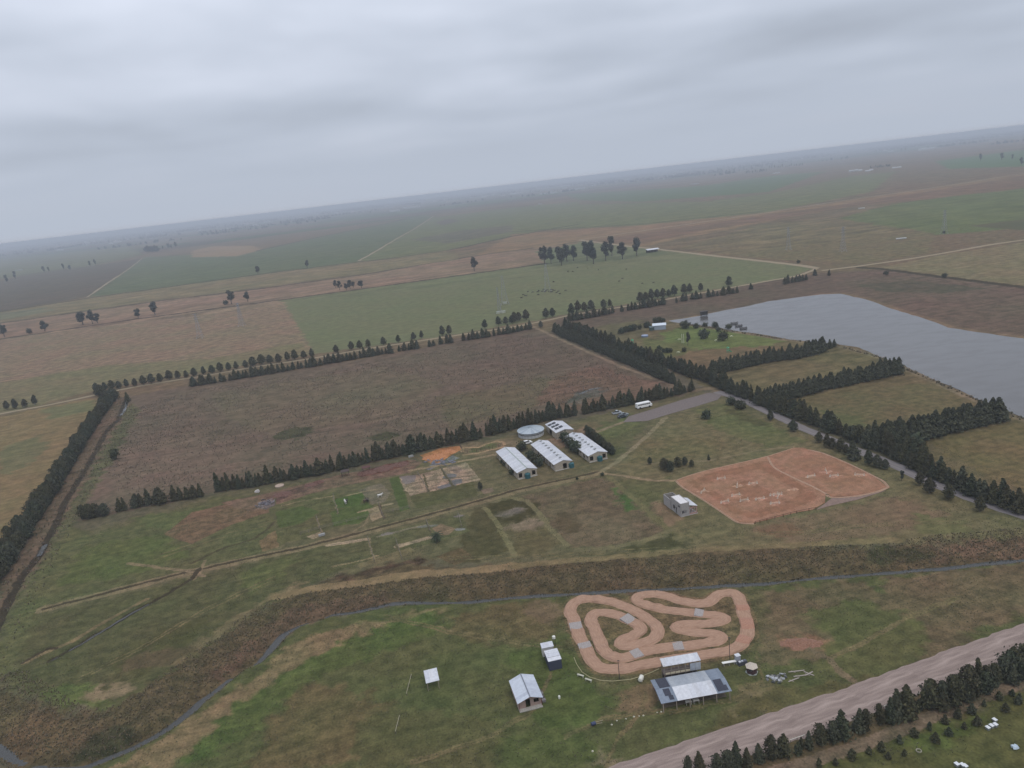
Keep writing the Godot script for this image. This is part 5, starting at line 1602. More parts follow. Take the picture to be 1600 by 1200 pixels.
	wall_with_openings(o, "side_wall", Vector3(w / 2 - 0.3, 0, -l / 2 + 0.2), Vector3(w / 2 - 0.3, 0, l / 2 - 0.82), 2.1, 0.15, [[l * 0.3, l * 0.45, 0.9, 1.7]], brick)
	wall_with_openings(o, "back_wall", Vector3(-w / 2 + 0.4, 0, -l / 2 + 0.2), Vector3(w / 2 - 0.4, 0, -l / 2 + 0.2), 2.1, 0.15, [], brick)
	gable_wall(o, w - 0.6, l / 2 - 0.82, 2.1, 0.86, brick)
	gable_wall(o, w - 0.6, -l / 2 + 0.25, 2.1, 0.86, brick)
	box_part("porch_slab", Vector3(0, 0.08, l / 2 - 0.35), Vector3(w - 0.5, 0.2, 1.0), mottled("concrete", s8(150, 146, 138), s8(172, 168, 160), 3.0, 52), o)
	for s in [-1.0, 1.0]:
		box_part("porch_post", Vector3(s * (w / 2 - 0.35), 1.05, l / 2 - 0.2), Vector3(0.1, 2.1, 0.1), plain("red_beam", lin(0.16, 0.06, 0.05), 0.8), o)
	var basis_t: Transform3D = o.transform
	for i in 4:
		var mb := MB.new()
		var s := 0.5 + 0.12 * (i % 3)
		mb.box(Vector3(0, s * 0.5, 0), Vector3(0.7, s, 0.6))
		mb.box(Vector3(0, s + 0.02, 0), Vector3(0.76, 0.04, 0.66))
		mb.box(Vector3(0.1, s * 0.5, 0.31), Vector3(0.4, s * 0.6, 0.03))
		single("storage_crate", mb, plain("crate_%d" % (i % 2), [s8(120, 116, 116), s8(86, 80, 78)][i % 2], 0.8), "grey storage crate against the gabled hut's long wall", "crate", on_ground(basis_t * Vector3(w / 2 + 0.35, 0, l / 2 - 1.4 - i * 0.85)), f.turn, "crates against the gabled hut's wall")
	# cabin and container
	var fcab := frame([847.0, 1012.5], [864.4, 1009.2], [844.8, 1006.3], 2.3)
	o = thing("white_cabin", "small white cabin with two round dark windows", "cabin", on_ground(fcab.at), fcab.turn)
	w = fcab.w
	l = fcab.l
	var cw := plain("cabin_white", s8(190, 188, 184), 0.7)
	wall_with_openings(o, "front_wall", Vector3(-w / 2, 0, l / 2), Vector3(w / 2, 0, l / 2), 2.25, 0.08, [[w * 0.22, w * 0.42, 1.1, 1.6], [w * 0.58, w * 0.78, 1.1, 1.6]], cw)
	for s in [-1.0, 1.0]:
		box_part("side_wall", Vector3(s * (w / 2 - 0.04), 1.12, -0.02), Vector3(0.08, 2.25, l - 0.1), cw, o)
	box_part("back_wall", Vector3(0, 1.12, -l / 2), Vector3(w, 2.25, 0.08), cw, o)
	for s in [0.32, 0.68]:
		var mb := MB.new()
		mb.tube(Vector3(-w / 2 + w * s, 1.35, l / 2 - 0.02), Vector3(-w / 2 + w * s, 1.35, l / 2 + 0.06), 0.26, 0.26, 14)
		part("round_window", mb, plain("dark_glass", s8(22, 24, 28), 0.2), o)
	sheets(o, 3, Vector3(-w / 2 - 0.1, 2.28, l / 2 + 0.15), Vector3(w / 2 + 0.1, 2.28, l / 2 + 0.15), Vector3(0, 0.14, -l - 0.3), white_tins())
	var fcon := frame([857.0, 1034.3], [878.0, 1031.3], [850.0, 1016.8], 2.3)
	o = thing("container", "dark blue container with a white three-part roof", "container", on_ground(fcon.at), fcon.turn)
	w = fcon.w
	l = fcon.l
	var cb := MB.new()
	cb.box(Vector3(0, 1.13, 0), Vector3(w - 0.1, 2.26, l - 0.1))
	for i in 14:
		for s in [-1.0, 1.0]:
			cb.box(Vector3(s * (w / 2 - 0.04), 1.13, -l / 2 + 0.2 + (l - 0.4) * i / 13.0), Vector3(0.05, 2.1, 0.1))
	part("body", cb, plain("container_blue", s8(70, 74, 92), 0.6), o)
	for i in 2:
		var d := MB.new()
		d.box(Vector3((i - 0.5) * (w * 0.48), 1.13, l / 2 - 0.02), Vector3(w * 0.46, 2.1, 0.06))
		d.bar(Vector3((i - 0.5) * 0.5, 0.2, l / 2 + 0.03), Vector3((i - 0.5) * 0.5, 2.1, l / 2 + 0.03), 0.04)
		part("door", d, plain("container_door", s8(62, 66, 84), 0.6), o)
	for i in 3:
		var d := MB.new()
		d.box(Vector3(0, 2.3 + 0.03 * (i % 2), -l / 2 + l * (i + 0.5) / 3.0), Vector3(w + 0.1, 0.06, l / 3.0 - 0.1))
		part("roof_sheet", d, white_tins()[i], o)
	for i in 2:
		var d := MB.new()
		d.box(Vector3(0, 2.27, -l / 2 + l * (i + 1) / 3.0), Vector3(w, 0.05, 0.12))
		part("roof_gutter", d, plain("gutter_brown", s8(130, 122, 118), 0.7), o)
	var tp := pg(866.6, 1008)
	o = thing("tank_on_post", "round white tank on a dark post behind the white cabin", "water tank", tp)
	var m1 := MB.new()
	for s in [[-0.25, -0.25], [0.25, -0.25], [-0.25, 0.25], [0.25, 0.25]]:
		m1.bar(Vector3(s[0], -0.1, s[1]), Vector3(s[0] * 0.8, 1.7, s[1] * 0.8), 0.08)
	m1.box(Vector3(0, 1.7, 0), Vector3(0.75, 0.06, 0.75))
	part("stand", m1, plain("dark_steel", s8(60, 60, 64), 0.6), o)
	m1 = MB.new()
	m1.tube(Vector3(0, 1.73, 0), Vector3(0, 2.25, 0), 0.36, 0.36, 16)
	m1.tube(Vector3(0, 2.25, 0), Vector3(0, 2.4, 0), 0.36, 0.12, 16)
	part("tank", m1, plain("tank_white", s8(220, 218, 208), 0.5), o)
	# open shelter
	f = frame([665.6, 1067.8], [686.9, 1064.6], [661.8, 1048.6], 2.2)
	o = thing("open_shelter", "small white flat roof on four posts on the lawn", "shelter", on_ground(f.at), f.turn)
	w = f.w
	l = f.l
	sheets(o, 3, Vector3(-w / 2, 2.15, l / 2), Vector3(w / 2, 2.15, l / 2), Vector3(0, 0.12, -l), white_tins())
	for s in [[-1, -1], [1, -1], [-1, 1], [1, 1]]:
		box_part("post", Vector3(s[0] * (w / 2 - 0.25), 1.03, s[1] * (l / 2 - 0.25)), Vector3(0.11, 2.16, 0.11), plain("pale_post", lin(0.3, 0.25, 0.2), 0.9), o)
	for s in [-1.0, 1.0]:
		box_part("beam", Vector3(0, 2.06, s * (l / 2 - 0.25)), Vector3(w - 0.2, 0.1, 0.09), plain("pale_post", lin(0.3, 0.25, 0.2), 0.9), o)
	# kiosk with six sides
	var at := pg(1174.5, 1050)
	o = thing("kiosk", "six-sided dark red kiosk with a pale pointed roof", "kiosk", at, 0.4)
	o.scale = Vector3(0.85, 0.9, 0.85)
	var base := MB.new()
	base.tube(Vector3(0, -0.1, 0), Vector3(0, 0.14, 0), 1.5, 1.5, 6)
	part("base", base, plain("kiosk_base", s8(150, 156, 150), 0.8), o)
	for i in 6:
		var t0 := TAU * i / 6
		var t1 := TAU * (i + 1) / 6
		var p0 := Vector3(cos(t0), 0, sin(t0)) * 1.25
		var p1 := Vector3(cos(t1), 0, sin(t1)) * 1.25
		wall_with_openings(o, "wall_panel", p0, p1, 1.65, 0.06, [[0.2, 1.05, 0.9, 1.5]] if i % 2 == 0 else [], plain("kiosk_red", lin(0.06, 0.03, 0.03), 0.8))
		var rm := MB.new()
		slab(rm, p0 * 1.22 + Vector3(0, 1.62, 0), p1 * 1.22 + Vector3(0, 1.62, 0), Vector3(0, 2.35, 0) + p1 * 0.02, Vector3(0, 2.35, 0) + p0 * 0.02, 0.05)
		part("roof_panel", rm, mottled("kiosk_roof", s8(178, 166, 152), s8(200, 190, 176), 2.0, 86), o)
	# timing booth next to it
	at = pg(1158, 1037)
	o = thing("timing_booth", "small white booth with a dark counter beside the kiosk", "booth", at, 0.25)
	var b := MB.new()
	b.box(Vector3(-0.45, 0.9, -0.55), Vector3(0.9, 1.9, 0.8))
	part("cabin", b, plain("booth_grey", s8(150, 152, 160), 0.7), o)
	box_part("roof", Vector3(-0.45, 1.9, -0.55), Vector3(1.05, 0.1, 0.95), white_tins()[0], o)
	b = MB.new()
	b.box(Vector3(0.1, 0.4, 0.3), Vector3(1.9, 0.9, 0.7))
	part("counter", b, plain("counter_dark", s8(72, 74, 82), 0.7), o)
	for i in 3:
		box_part("counter_tray", Vector3(-0.5 + i * 0.55, 0.9, 0.3), Vector3(0.4, 0.12, 0.4), plain("tray_%d" % i, [s8(206, 208, 210), s8(180, 186, 194), s8(96, 98, 108)][i], 0.6), o)
	# long white table
	var a := pg(1128.5, 1040.5)
	var e := pg(1150, 1037)
	o = thing("long_white_table", "long narrow white table near the tall dark pole", "table", (a + e) * 0.5, atan2(-(e - a).z, (e - a).x))
	var tl := (e - a).length()
	box_part("tabletop", Vector3(0, 0.75, 0), Vector3(tl, 0.07, 0.6), plain("table_white2", s8(222, 220, 214), 0.6), o)
	for s in [-0.38, 0.0, 0.38]:
		var mb := MB.new()
		mb.box(Vector3(s * tl, 0.34, 0), Vector3(0.08, 0.76, 0.5))
		part("trestle", mb, plain("trestle", s8(160, 154, 146), 0.8), o)
	# poles
	for q in [[1140.5, 1031.0, 5.4, "tall dark lamp pole near the long white table"], [968.0, 1060.5, 4.4, "thin dark pole at the track's lower edge"]]:
		var mb := MB.new()
		mb.tube(Vector3(0, -0.3, 0), Vector3(0, q[2], 0), 0.075, 0.05, 8)
		mb.box(Vector3(0, q[2] + 0.03, 0), Vector3(0.5, 0.06, 0.12))
		mb.box(Vector3(0.2, q[2] - 0.03, 0.06), Vector3(0.16, 0.1, 0.2))
		single("pole", mb, plain("pole_dark", lin(0.04, 0.035, 0.035), 0.8), q[3], "pole", pg(q[0], q[1]))
	# white barrel and two benches
	var mb2 := MB.new()
	mb2.tube(Vector3(-0.6, 0.5, 0), Vector3(0.6, 0.5, 0), 0.46, 0.46, 18)
	mb2.tube(Vector3(-0.7, 0.5, 0), Vector3(-0.6, 0.5, 0), 0.3, 0.46, 18)
	mb2.tube(Vector3(0.6, 0.5, 0), Vector3(0.7, 0.5, 0), 0.46, 0.3, 18)
	mb2.box(Vector3(-0.35, 0.06, 0), Vector3(0.12, 0.16, 0.8))
	mb2.box(Vector3(0.35, 0.06, 0), Vector3(0.12, 0.16, 0.8))
	single("white_barrel", mb2, plain("barrel_white", s8(214, 212, 200), 0.5), "white barrel tank lying between track and pavilion", "barrel", pg(1001.8, 1063), 1.1)
	for q in [[907.3, 1057.5], [919.6, 1064.5]]:
		var bn := MB.new()
		bn.box(Vector3(0, 0.45, 0), Vector3(1.5, 0.06, 0.42))
		bn.box(Vector3(-0.6, 0.2, 0), Vector3(0.08, 0.46, 0.36))
		bn.box(Vector3(0.6, 0.2, 0), Vector3(0.08, 0.46, 0.36))
		single("bench", bn, plain("bench_pale", s8(178, 176, 160), 0.8), "pale bench on the grass left of the track", "bench", pg(q[0], q[1]), -0.62, "benches left of the track")
	# hose along the track
	var hose := MB.new()
	var hp := gps([130, 570, 150, 620, 190, 680, 250, 720, 330, 742, 420, 748, 560, 735, 660, 705, 720, 680, 775, 655], 870, 910, 4.848)
	for i in hp.size() - 1:
		hose.tube(Vector3(hp[i].x, ht(hp[i].x, hp[i].y) + 0.05, hp[i].y), Vector3(hp[i + 1].x, ht(hp[i + 1].x, hp[i + 1].y) + 0.05, hp[i + 1].y), 0.07, 0.07, 6)
	single("drain_hose", hose, plain("hose_tan", s8(164, 156, 120), 0.8), "pale hose curving along the lower left of the track", "hose")
	# rails on low posts
	for q in [[643.4, 1057.5, 635.6, 1088.2], [624.9, 1122.0, 618.4, 1147.5]]:
		var p0 := pg(q[0], q[1])
		var p1 := pg(q[2], q[3])
		o = thing("hitching_rail", "long wooden rail on low posts lying across the lawn", "rail", (p0 + p1) * 0.5, 0.0, "hitching rails on the lawn")
		var h := (p1 - p0) * 0.5
		h.y = 0
		var rl := MB.new()
		rl.tube(-h + Vector3(0, 0.7, 0), h + Vector3(0, 0.7, 0), 0.07, 0.06, 7)
		part("rail", rl, plain("weathered_wood", lin(0.3, 0.27, 0.18), 0.9), o)
		for s in [-0.92, 0.0, 0.92]:
			var ps := MB.new()
			ps.tube(h * s + Vector3(0, -0.2, 0), h * s + Vector3(0, 0.66, 0), 0.06, 0.06, 7)
			part("post", ps, plain("weathered_dark", lin(0.12, 0.1, 0.07), 0.9), o)
	# odds and ends on the lawn
	mb2 = MB.new()
	mb2.tube(Vector3(0, 0, 0), Vector3(0, 0.55, 0), 0.2, 0.24, 12)
	mb2.tube(Vector3(0, 0.55, 0), Vector3(0, 0.75, 0), 0.24, 0.1, 12)
	single("white_bin", mb2, plain("bin_white", s8(222, 222, 212), 0.6), "small white bin alone on the grass beside the gabled hut", "bin", pg(874, 1091))
	var bl2 := thing("blue_trolley", "blue barrel with wooden shafts lying on the grass", "barrel", pg(927.5, 1133), 0.3)
	mb2 = MB.new()
	mb2.tube(Vector3(-0.4, 0.35, 0), Vector3(0.4, 0.35, 0), 0.33, 0.33, 14)
	mb2.tube(Vector3(-0.42, 0.35, 0), Vector3(-0.4, 0.35, 0), 0.36, 0.36, 14)
	mb2.tube(Vector3(0.4, 0.35, 0), Vector3(0.42, 0.35, 0), 0.36, 0.36, 14)
	part("barrel", mb2, plain("barrel_blue", s8(52, 62, 92), 0.6), bl2)
	mb2 = MB.new()
	mb2.bar(Vector3(0.3, 0.25, -0.2), Vector3(2.1, 0.06, -0.3), 0.08)
	mb2.bar(Vector3(0.3, 0.25, 0.2), Vector3(1.7, 0.06, 0.25), 0.08)
	part("shafts", mb2, plain("weathered_wood", lin(0.3, 0.27, 0.18), 0.9), bl2)
	for q in [[870, 697], [930, 650], [1035, 630], [1130, 605], [1190, 597], [1240, 590], [1400, 552], [1450, 546], [645, 1005]]:
		stone("white_stone", pg(840 + q[0] / 7.5, 1040 + q[1] / 7.5), rng.randf_range(0.14, 0.24), plain("stone_pale", s8(182, 178, 160), 0.9), "pale stone in the line across the lawn below the pavilion", "stone", "line of pale stones on the lawn")
	# heap of rubble and boards
	for i in 46:
		var p := pg(1213 + rng.randfn(0, 7.5), 1061 + rng.randfn(0, 3.2))
		var rb := MB.new()
		var bs := Basis.from_euler(Vector3(rng.randf_range(-0.5, 0.5), rng.randf_range(0, TAU), rng.randf_range(-0.5, 0.5)))
		rb.box(Vector3(0, 0.12, 0), Vector3(rng.randf_range(0.2, 0.75), rng.randf_range(0.08, 0.3), rng.randf_range(0.2, 0.5)), bs)
		rb.box(Vector3(0.1, 0.2, 0.1), Vector3(rng.randf_range(0.1, 0.35), rng.randf_range(0.08, 0.2), rng.randf_range(0.1, 0.3)), bs)
		var k := rng.randi() % 4
		single("rubble_piece", rb, plain("rubble_%d" % k, [s8(176, 178, 182), s8(120, 120, 118), s8(70, 72, 70), s8(150, 148, 140)][k], 0.9), "piece of grey rubble in the scattered heap beyond the kiosk", "rubble", p, 0.0, "rubble heap beyond the kiosk")
	for q in [[1232, 1051, 1257, 1048], [1232, 1066, 1248, 1060], [1240, 1058, 1262, 1055], [1256, 1050, 1272, 1056], [1258, 1056, 1270, 1050]]:
		var p0 := pg(q[0], q[1])
		var p1 := pg(q[2], q[3])
		var bd := MB.new()
		bd.bar(p0 + Vector3(0, 0.1, 0), p1 + Vector3(0, 0.12, 0), 0.22, 0.07)
		bd.bar(p0.lerp(p1, 0.3) + Vector3(-0.3, 0.03, -0.3), p0.lerp(p1, 0.3) + Vector3(0.3, 0.03, 0.3), 0.1, 0.1)
		single("loose_board", bd, plain("board_grey", s8(156, 146, 138), 0.9), "long loose board lying beside the rubble heap", "board", Vector3.ZERO, 0.0, "boards beside the rubble heap")
	# white boxes on the lawn beyond the saplings
	for q in [[1075, 750, 0], [1118, 728, 0], [1163, 716, 0], [1155, 660, 0], [712, 1178, 1], [778, 1186, 1], [810, 1198, 1]]:
		var bx := thing("hive_box", ["white box in the short row beyond the saplings", "white box in the cluster close to the saplings' far end"][q[2]], "box", pg(1400 + q[0] / 7.5, 1040 + q[1] / 7.5), 0.3, ["white boxes beyond the saplings", "white boxes in the cluster"][q[2]])
		box_part("body", Vector3(0, 0.28, 0), Vector3(0.5, 0.46, 0.6), plain("hive_grey", s8(120, 124, 120), 0.8), bx)
		box_part("lid", Vector3(0, 0.55, 0), Vector3(0.62, 0.08, 0.72), plain("hive_white", s8(214, 216, 218), 0.6), bx)
		box_part("foot", Vector3(0, 0.02, 0), Vector3(0.44, 0.1, 0.5), plain("hive_foot", s8(70, 70, 66), 0.8), bx)
	var sk := thing("plastic_sack", "pale blue crumpled plastic sack on the far lawn", "sack", pg(1400 + 1398 / 7.5, 1040 + 965 / 7.5))
	mb2 = MB.new()
	for i in 9:
		var d := Vector3(rng.randf_range(-0.4, 0.4), rng.randf_range(0.1, 0.4), rng.randf_range(-0.4, 0.4))
		mb2.box(d, Vector3(0.45, 0.3, 0.4), Basis.from_euler(Vector3(rng.randf(), rng.randf() * 6.0, rng.randf())))
	part("sack", mb2, plain("sack_blue", s8(186, 200, 210), 0.5), sk)
	var ring := MB.new()
	for i in 14:
		var t0 := TAU * i / 14
		var t1 := TAU * (i + 1) / 14
		ring.tube(Vector3(cos(t0) * 0.4, 0.1, sin(t0) * 0.4), Vector3(cos(t1) * 0.4, 0.1, sin(t1) * 0.4), 0.1, 0.1, 6)
	single("old_tyre", ring, plain("tyre_dusty", s8(146, 140, 124), 0.9), "dusty tyre lying among the saplings", "tyre", pg(1435.5, 1173.5))
	# white rails of the roadside fence, seen between the trees
	for q in [[1432.7, 1089, 1450, 1082.5], [1373, 1110, 1394, 1103], [1234, 1160, 1257, 1152]]:
		var p0 := pg(q[0], q[1])
		var p1 := pg(q[2], q[3])
		o = thing("white_rail_fence", "short white rail fence between windbreak and gravel road", "fence", (p0 + p1) * 0.5, 0.0, "white rails behind the windbreak")
		var h := (p1 - p0) * 0.5
		var rl := MB.new()
		rl.tube(-h + Vector3(0, 0.6, 0), h + Vector3(0, 0.6, 0), 0.055, 0.055, 6)
		part("rail", rl, plain("rail_white", s8(206, 204, 192), 0.7), o)
		for s in [-0.9, 0.0, 0.9]:
			box_part("post", h * s + Vector3(0, 0.26, 0), Vector3(0.09, 0.72, 0.09), plain("rail_post", s8(150, 146, 136), 0.8), o)

func stone(called: String, at: Vector3, r: float, m: Material, label: String, category: String, group: String) -> void:
	var mb := MB.new()
	var ring := []
	for j in 4:
		var row := []
		for i in 7:
			var t := TAU * i / 7
			var q: float = r * [0.8, 1.0, 0.75, 0.2][j] * rng.randf_range(0.8, 1.2)
			row.append(Vector3(cos(t) * q, r * [-0.2, 0.25, 0.6, 0.75][j], sin(t) * q))
		ring.append(row)
	for j in 3:
		for i in 7:
			var a: Vector3 = ring[j][i]
			var b: Vector3 = ring[j][(i + 1) % 7]
			mb.quad(a, b, ring[j + 1][(i + 1) % 7], ring[j + 1][i], a + b)
	for i in 7:
		mb.tri(ring[3][i], ring[3][(i + 1) % 7], Vector3(0, r * 0.78, 0), Vector3.UP)
	single(called, mb, m, label, category, at, 0.0, group)

# ------------------------------------------------------------------ roads, water, arena, track
func dense(pts: PackedVector2Array, step: float) -> PackedVector2Array:
	# Catmull-Rom through the points, then even steps
	var out := PackedVector2Array()
	for i in pts.size() - 1:
		var p0 := pts[maxi(i - 1, 0)]
		var p3 := pts[mini(i + 2, pts.size() - 1)]
		var n := maxi(1, int(pts[i].distance_to(pts[i + 1]) / step))
		for k in n:
			out.append(pts[i].cubic_interpolate(pts[i + 1], p0, p3, k / float(n)))
	out.append(pts[pts.size() - 1])
	return out

func ribbon(pts: PackedVector2Array, width: float, lift: float, level := INF, step := 2.0, ragged := 0.0, across := 4, sd := 1) -> MB:
	var mb := MB.new()
	mb.with_uv = true
	var p := dense(pts, step)
	var r := RandomNumberGenerator.new()
	r.seed = sd
	var rows := []
	var along := 0.0
	for i in p.size():
		var t := (p[mini(i + 1, p.size() - 1)] - p[maxi(i - 1, 0)]).normalized()
		var nn := Vector2(-t.y, t.x)
		var w := width * 0.5
		var row := []
		if i > 0:
			along += p[i].distance_to(p[i - 1])
		var wl := w + r.randf_range(-ragged, ragged)
		var wr := w + r.randf_range(-ragged, ragged)
		for k in across + 1:
			var q := p[i] + nn * lerpf(-wl, wr, k / float(across))
			var y := level if level < 1e8 else ht(q.x, q.y) + lift
			row.append([Vector3(q.x, y, q.y), Vector2(k / float(across), along / 14.0)])
		rows.append(row)
	for i in rows.size() - 1:
		for k in across:
			var a: Array = rows[i][k]
			var b: Array = rows[i][k + 1]
			var c: Array = rows[i + 1][k + 1]
			var d: Array = rows[i + 1][k]
			for t in [[a, b, c], [a, c, d]]:
				var before := mb.v.size()
				mb.tri(t[0][0], t[1][0], t[2][0], Vector3.UP)
				if mb.v.size() > before:
					for e in 3:
						for s in t:
							if s[0] == mb.v[before + e]:
								mb.uv.append(s[1])
								break
	return mb

func rutted(key: String, a: Color, b: Color, sd: int, streak := 10, wheels := 0.35) -> StandardMaterial3D:
	# gravel with wheel streaks running along the ribbon
	if not mats.has(key):
		var w := 256
		var h := 512
		var f := FastNoiseLite.new()
		f.seed = sd
		f.frequency = 0.03
		f.fractal_octaves = 4
		var im := f.get_seamless_image(w, h / streak)
		im.resize(w, h, Image.INTERPOLATE_CUBIC)
		var gr := FastNoiseLite.new()
		gr.seed = sd + 1
		gr.frequency = 0.12
		gr.fractal_octaves = 3
		var fine := gr.get_seamless_image(w, h)
		var d1 := im.get_data()
		var d2 := fine.get_data()
		var out := PackedByteArray()
		out.resize(w * h * 3)
		for i in w * h:
			# stones pressed flat and pale where wheels run, loose and dark beside
			var u := (i % w) / float(w)
			var wh := exp(-pow((u - 0.3) / 0.07, 2.0)) + exp(-pow((u - 0.68) / 0.07, 2.0)) - 0.3
			var k := clampf(d1[i] / 255.0 * 0.75 + d2[i] / 255.0 * 0.55 - 0.15 + wh * wheels * (0.3 + d1[i] / 255.0), 0, 1)
			var c := a.lerp(b, k)
			out[i * 3] = int(c.r * 255)
			out[i * 3 + 1] = int(c.g * 255)
			out[i * 3 + 2] = int(c.b * 255)
		var m := plain(key, Color.WHITE, 1.0)
		m.metallic_specular = 0.2
		m.albedo_texture = ImageTexture.create_from_image(Image.create_from_data(w, h, false, Image.FORMAT_RGB8, out))
	return mats[key]

func water(key: String, c: Color, rough: float, metres: float, bump: float) -> StandardMaterial3D:
	if not mats.has(key):
		var m := plain(key, c, rough)
		m.metallic_specular = 0.5
		m.heightmap_enabled = true
		m.heightmap_texture = noise_tex(0.02, 4, [0.0, Color.BLACK, 1.0, Color.WHITE], 91)
		m.heightmap_scale = bump
		m.uv1_triplanar = true
		m.uv1_world_triplanar = true
		m.uv1_scale = Vector3.ONE / metres
	return mats[key]

func build_roads() -> void:
	# gravel road along the bottom right
	var left := gps([790, 1262, 975, 1203, 1073, 1166, 1200, 1125, 1333, 1083, 1467, 1030, 1600, 984, 1760, 926])
	var right := gps([900, 1262, 1085, 1203, 1140, 1181, 1200, 1158, 1333, 1120, 1433, 1077, 1600, 1014, 1760, 955])
	var mid := PackedVector2Array()
	for i in left.size():
		mid.append((left[i] + Geometry2D.get_closest_point_to_segment(left[i], right[maxi(0, i - 1)], right[mini(right.size() - 1, i + 1)])) * 0.5)
	clear_of(mid, 4.0)
	clear_of(gps([1162, 626, 1250, 667, 1350, 708, 1450, 752, 1600, 808]), 2.6)
	struct("gravel_road", ribbon(mid, 7.4, 0.05, INF, 1.5, 0.25, 8, 4), rutted("gravel_a", s8(122, 107, 100), s8(168, 151, 142), 201))
	# road on the right towards the lake plots
	struct("gravel_road", ribbon(gps([1120, 612, 1162, 626, 1200, 644, 1250, 667, 1300, 688, 1350, 708, 1400, 728, 1450, 752, 1500, 772, 1550, 790, 1600, 808, 1700, 848]), 4.2, 0.05, INF, 2.0, 0.2, 5, 5), rutted("gravel_b", s8(112, 106, 106), s8(140, 133, 130), 203))
	# far dirt road and tracks
	var dirt := rutted("dirt_a", s8(132, 118, 96), s8(156, 142, 118), 205)
	struct("dirt_road", ribbon(gps([-200, 690, 0, 647, 75, 633, 150, 617, 225, 602, 325, 586, 400, 573, 475, 562, 575, 545, 700, 526, 800, 511, 857, 500, 900, 491, 1000, 475, 1100, 457, 1200, 439, 1245, 431, 1268, 423, 1276, 419]), 4.2, 0.04, INF, 6.0, 0.4, 2, 6), dirt)
	struct("dirt_road", ribbon(gps([1276, 419, 1255, 415.5, 1200, 409, 1100, 398, 1050, 392, 975, 384, 905, 375]), 7.0, 0.06, INF, 12.0, 0.6, 2, 7), dirt)
	struct("dirt_road", ribbon(gps([905, 375, 1050, 354, 1200, 332, 1300, 316, 1400, 302, 1500, 287, 1600, 271, 1700, 258]), 6.0, 0.1, INF, 30.0, 0.6, 2, 8), dirt)
	struct("dirt_road", ribbon(gps([1284, 423, 1342, 416, 1450, 400, 1550, 382, 1600, 375, 1720, 355]), 5.5, 0.08, INF, 20.0, 0.6, 2, 9), dirt)
	struct("field_track", ribbon(gps([560, 408, 590, 391, 620, 373, 650, 356, 677, 338]), 5.5, 0.1, INF, 40.0, 1.0, 2, 10), dirt)
	struct("field_track", ribbon(gps([137, 464, 170, 441, 200, 421, 222, 404]), 4.0, 0.1, INF, 40.0, 1.0, 2, 11), dirt)
	# car park
	var lot := MB.new()
	lot.prism(gps([974, 660, 982, 651, 1025, 638, 1062, 626, 1108, 614, 1128, 617, 1121, 625, 1075, 639, 1045, 647.5, 1011, 658]), -0.1, 0.1)
	struct("car_park", lot, mottled("lot_gravel", s8(98, 89, 86), s8(120, 108, 102), 9.0, 207, 1.0, 0.0, 0.02))
	# stream and ditch water
	var wm := water("stream_water", s8(52, 51, 46), 0.2, 3.0, 1.2)
	struct("stream", ribbon(stream, 4.4, 0.0, -1.45, 1.2, 0.1, 2, 12), wm)
	struct("ditch_water", ribbon(gps([80, 1030, 117, 1010, 150, 990, 200, 960, 232, 942]), 0.55, 0.0, -0.36, 1.2, 0.22, 1, 13), wm)
	struct("ditch_water", ribbon(gps([74, 843, 66, 856, 60, 867]), 1.5, 0.0, -0.48, 1.0, 0.2, 1, 14), wm)
	struct("ditch_water", ribbon(gps([199, 626, 195, 640, 189, 649]), 1.5, 0.04, INF, 1.0, 0.2, 1, 15), wm)
	struct("ditch_water", ribbon(gps([905, 616, 922, 609, 938, 606]), 1.2, 0.04, INF, 2.0, 0.4, 1, 16), wm)
	# lake
	var lk := MB.new()
	var shore := gps([1045, 501, 1096, 493, 1135, 484, 1162, 480, 1200, 471, 1250, 464, 1282, 460, 1312, 459, 1350, 467, 1370, 474, 1387, 480, 1450, 500, 1482, 512, 1525, 519, 1600, 529, 1760, 548, 1760, 728, 1600, 654, 1562, 637, 1525, 622, 1482, 602, 1450, 589, 1412, 572, 1375, 557, 1340, 543, 1307, 538, 1275, 536, 1225, 529, 1200, 524, 1180, 521, 1140, 516, 1120, 511, 1090, 508, 1060, 505])
	var rough := PackedVector2Array()
	for i in shore.size():
		var a := shore[i]
		var b := shore[(i + 1) % shore.size()]
		var n := maxi(1, int(a.distance_to(b) / 5.0))
		for k in n:
			rough.append(a.lerp(b, k / float(n)) + Vector2(rng.randf_range(-0.6, 0.6), rng.randf_range(-0.6, 0.6)))
	lk.prism(rough, 0.02, 0.05, false)
	var lw := water("lake_water", s8(76, 72, 68), 0.24, 9.0, 0.12)
	lw.roughness_texture = noise_tex(0.006, 5, [0.3, Color(0.6, 0.6, 0.6), 0.7, Color(1, 1, 1)], 93)
	lw.uv1_scale = Vector3(1.0 / 60.0, 1.0 / 60.0, 1.0 / 24.0)
	struct("lake", lk, water("lake_water", s8(92, 88, 84), 0.2, 9.0, 2.5))

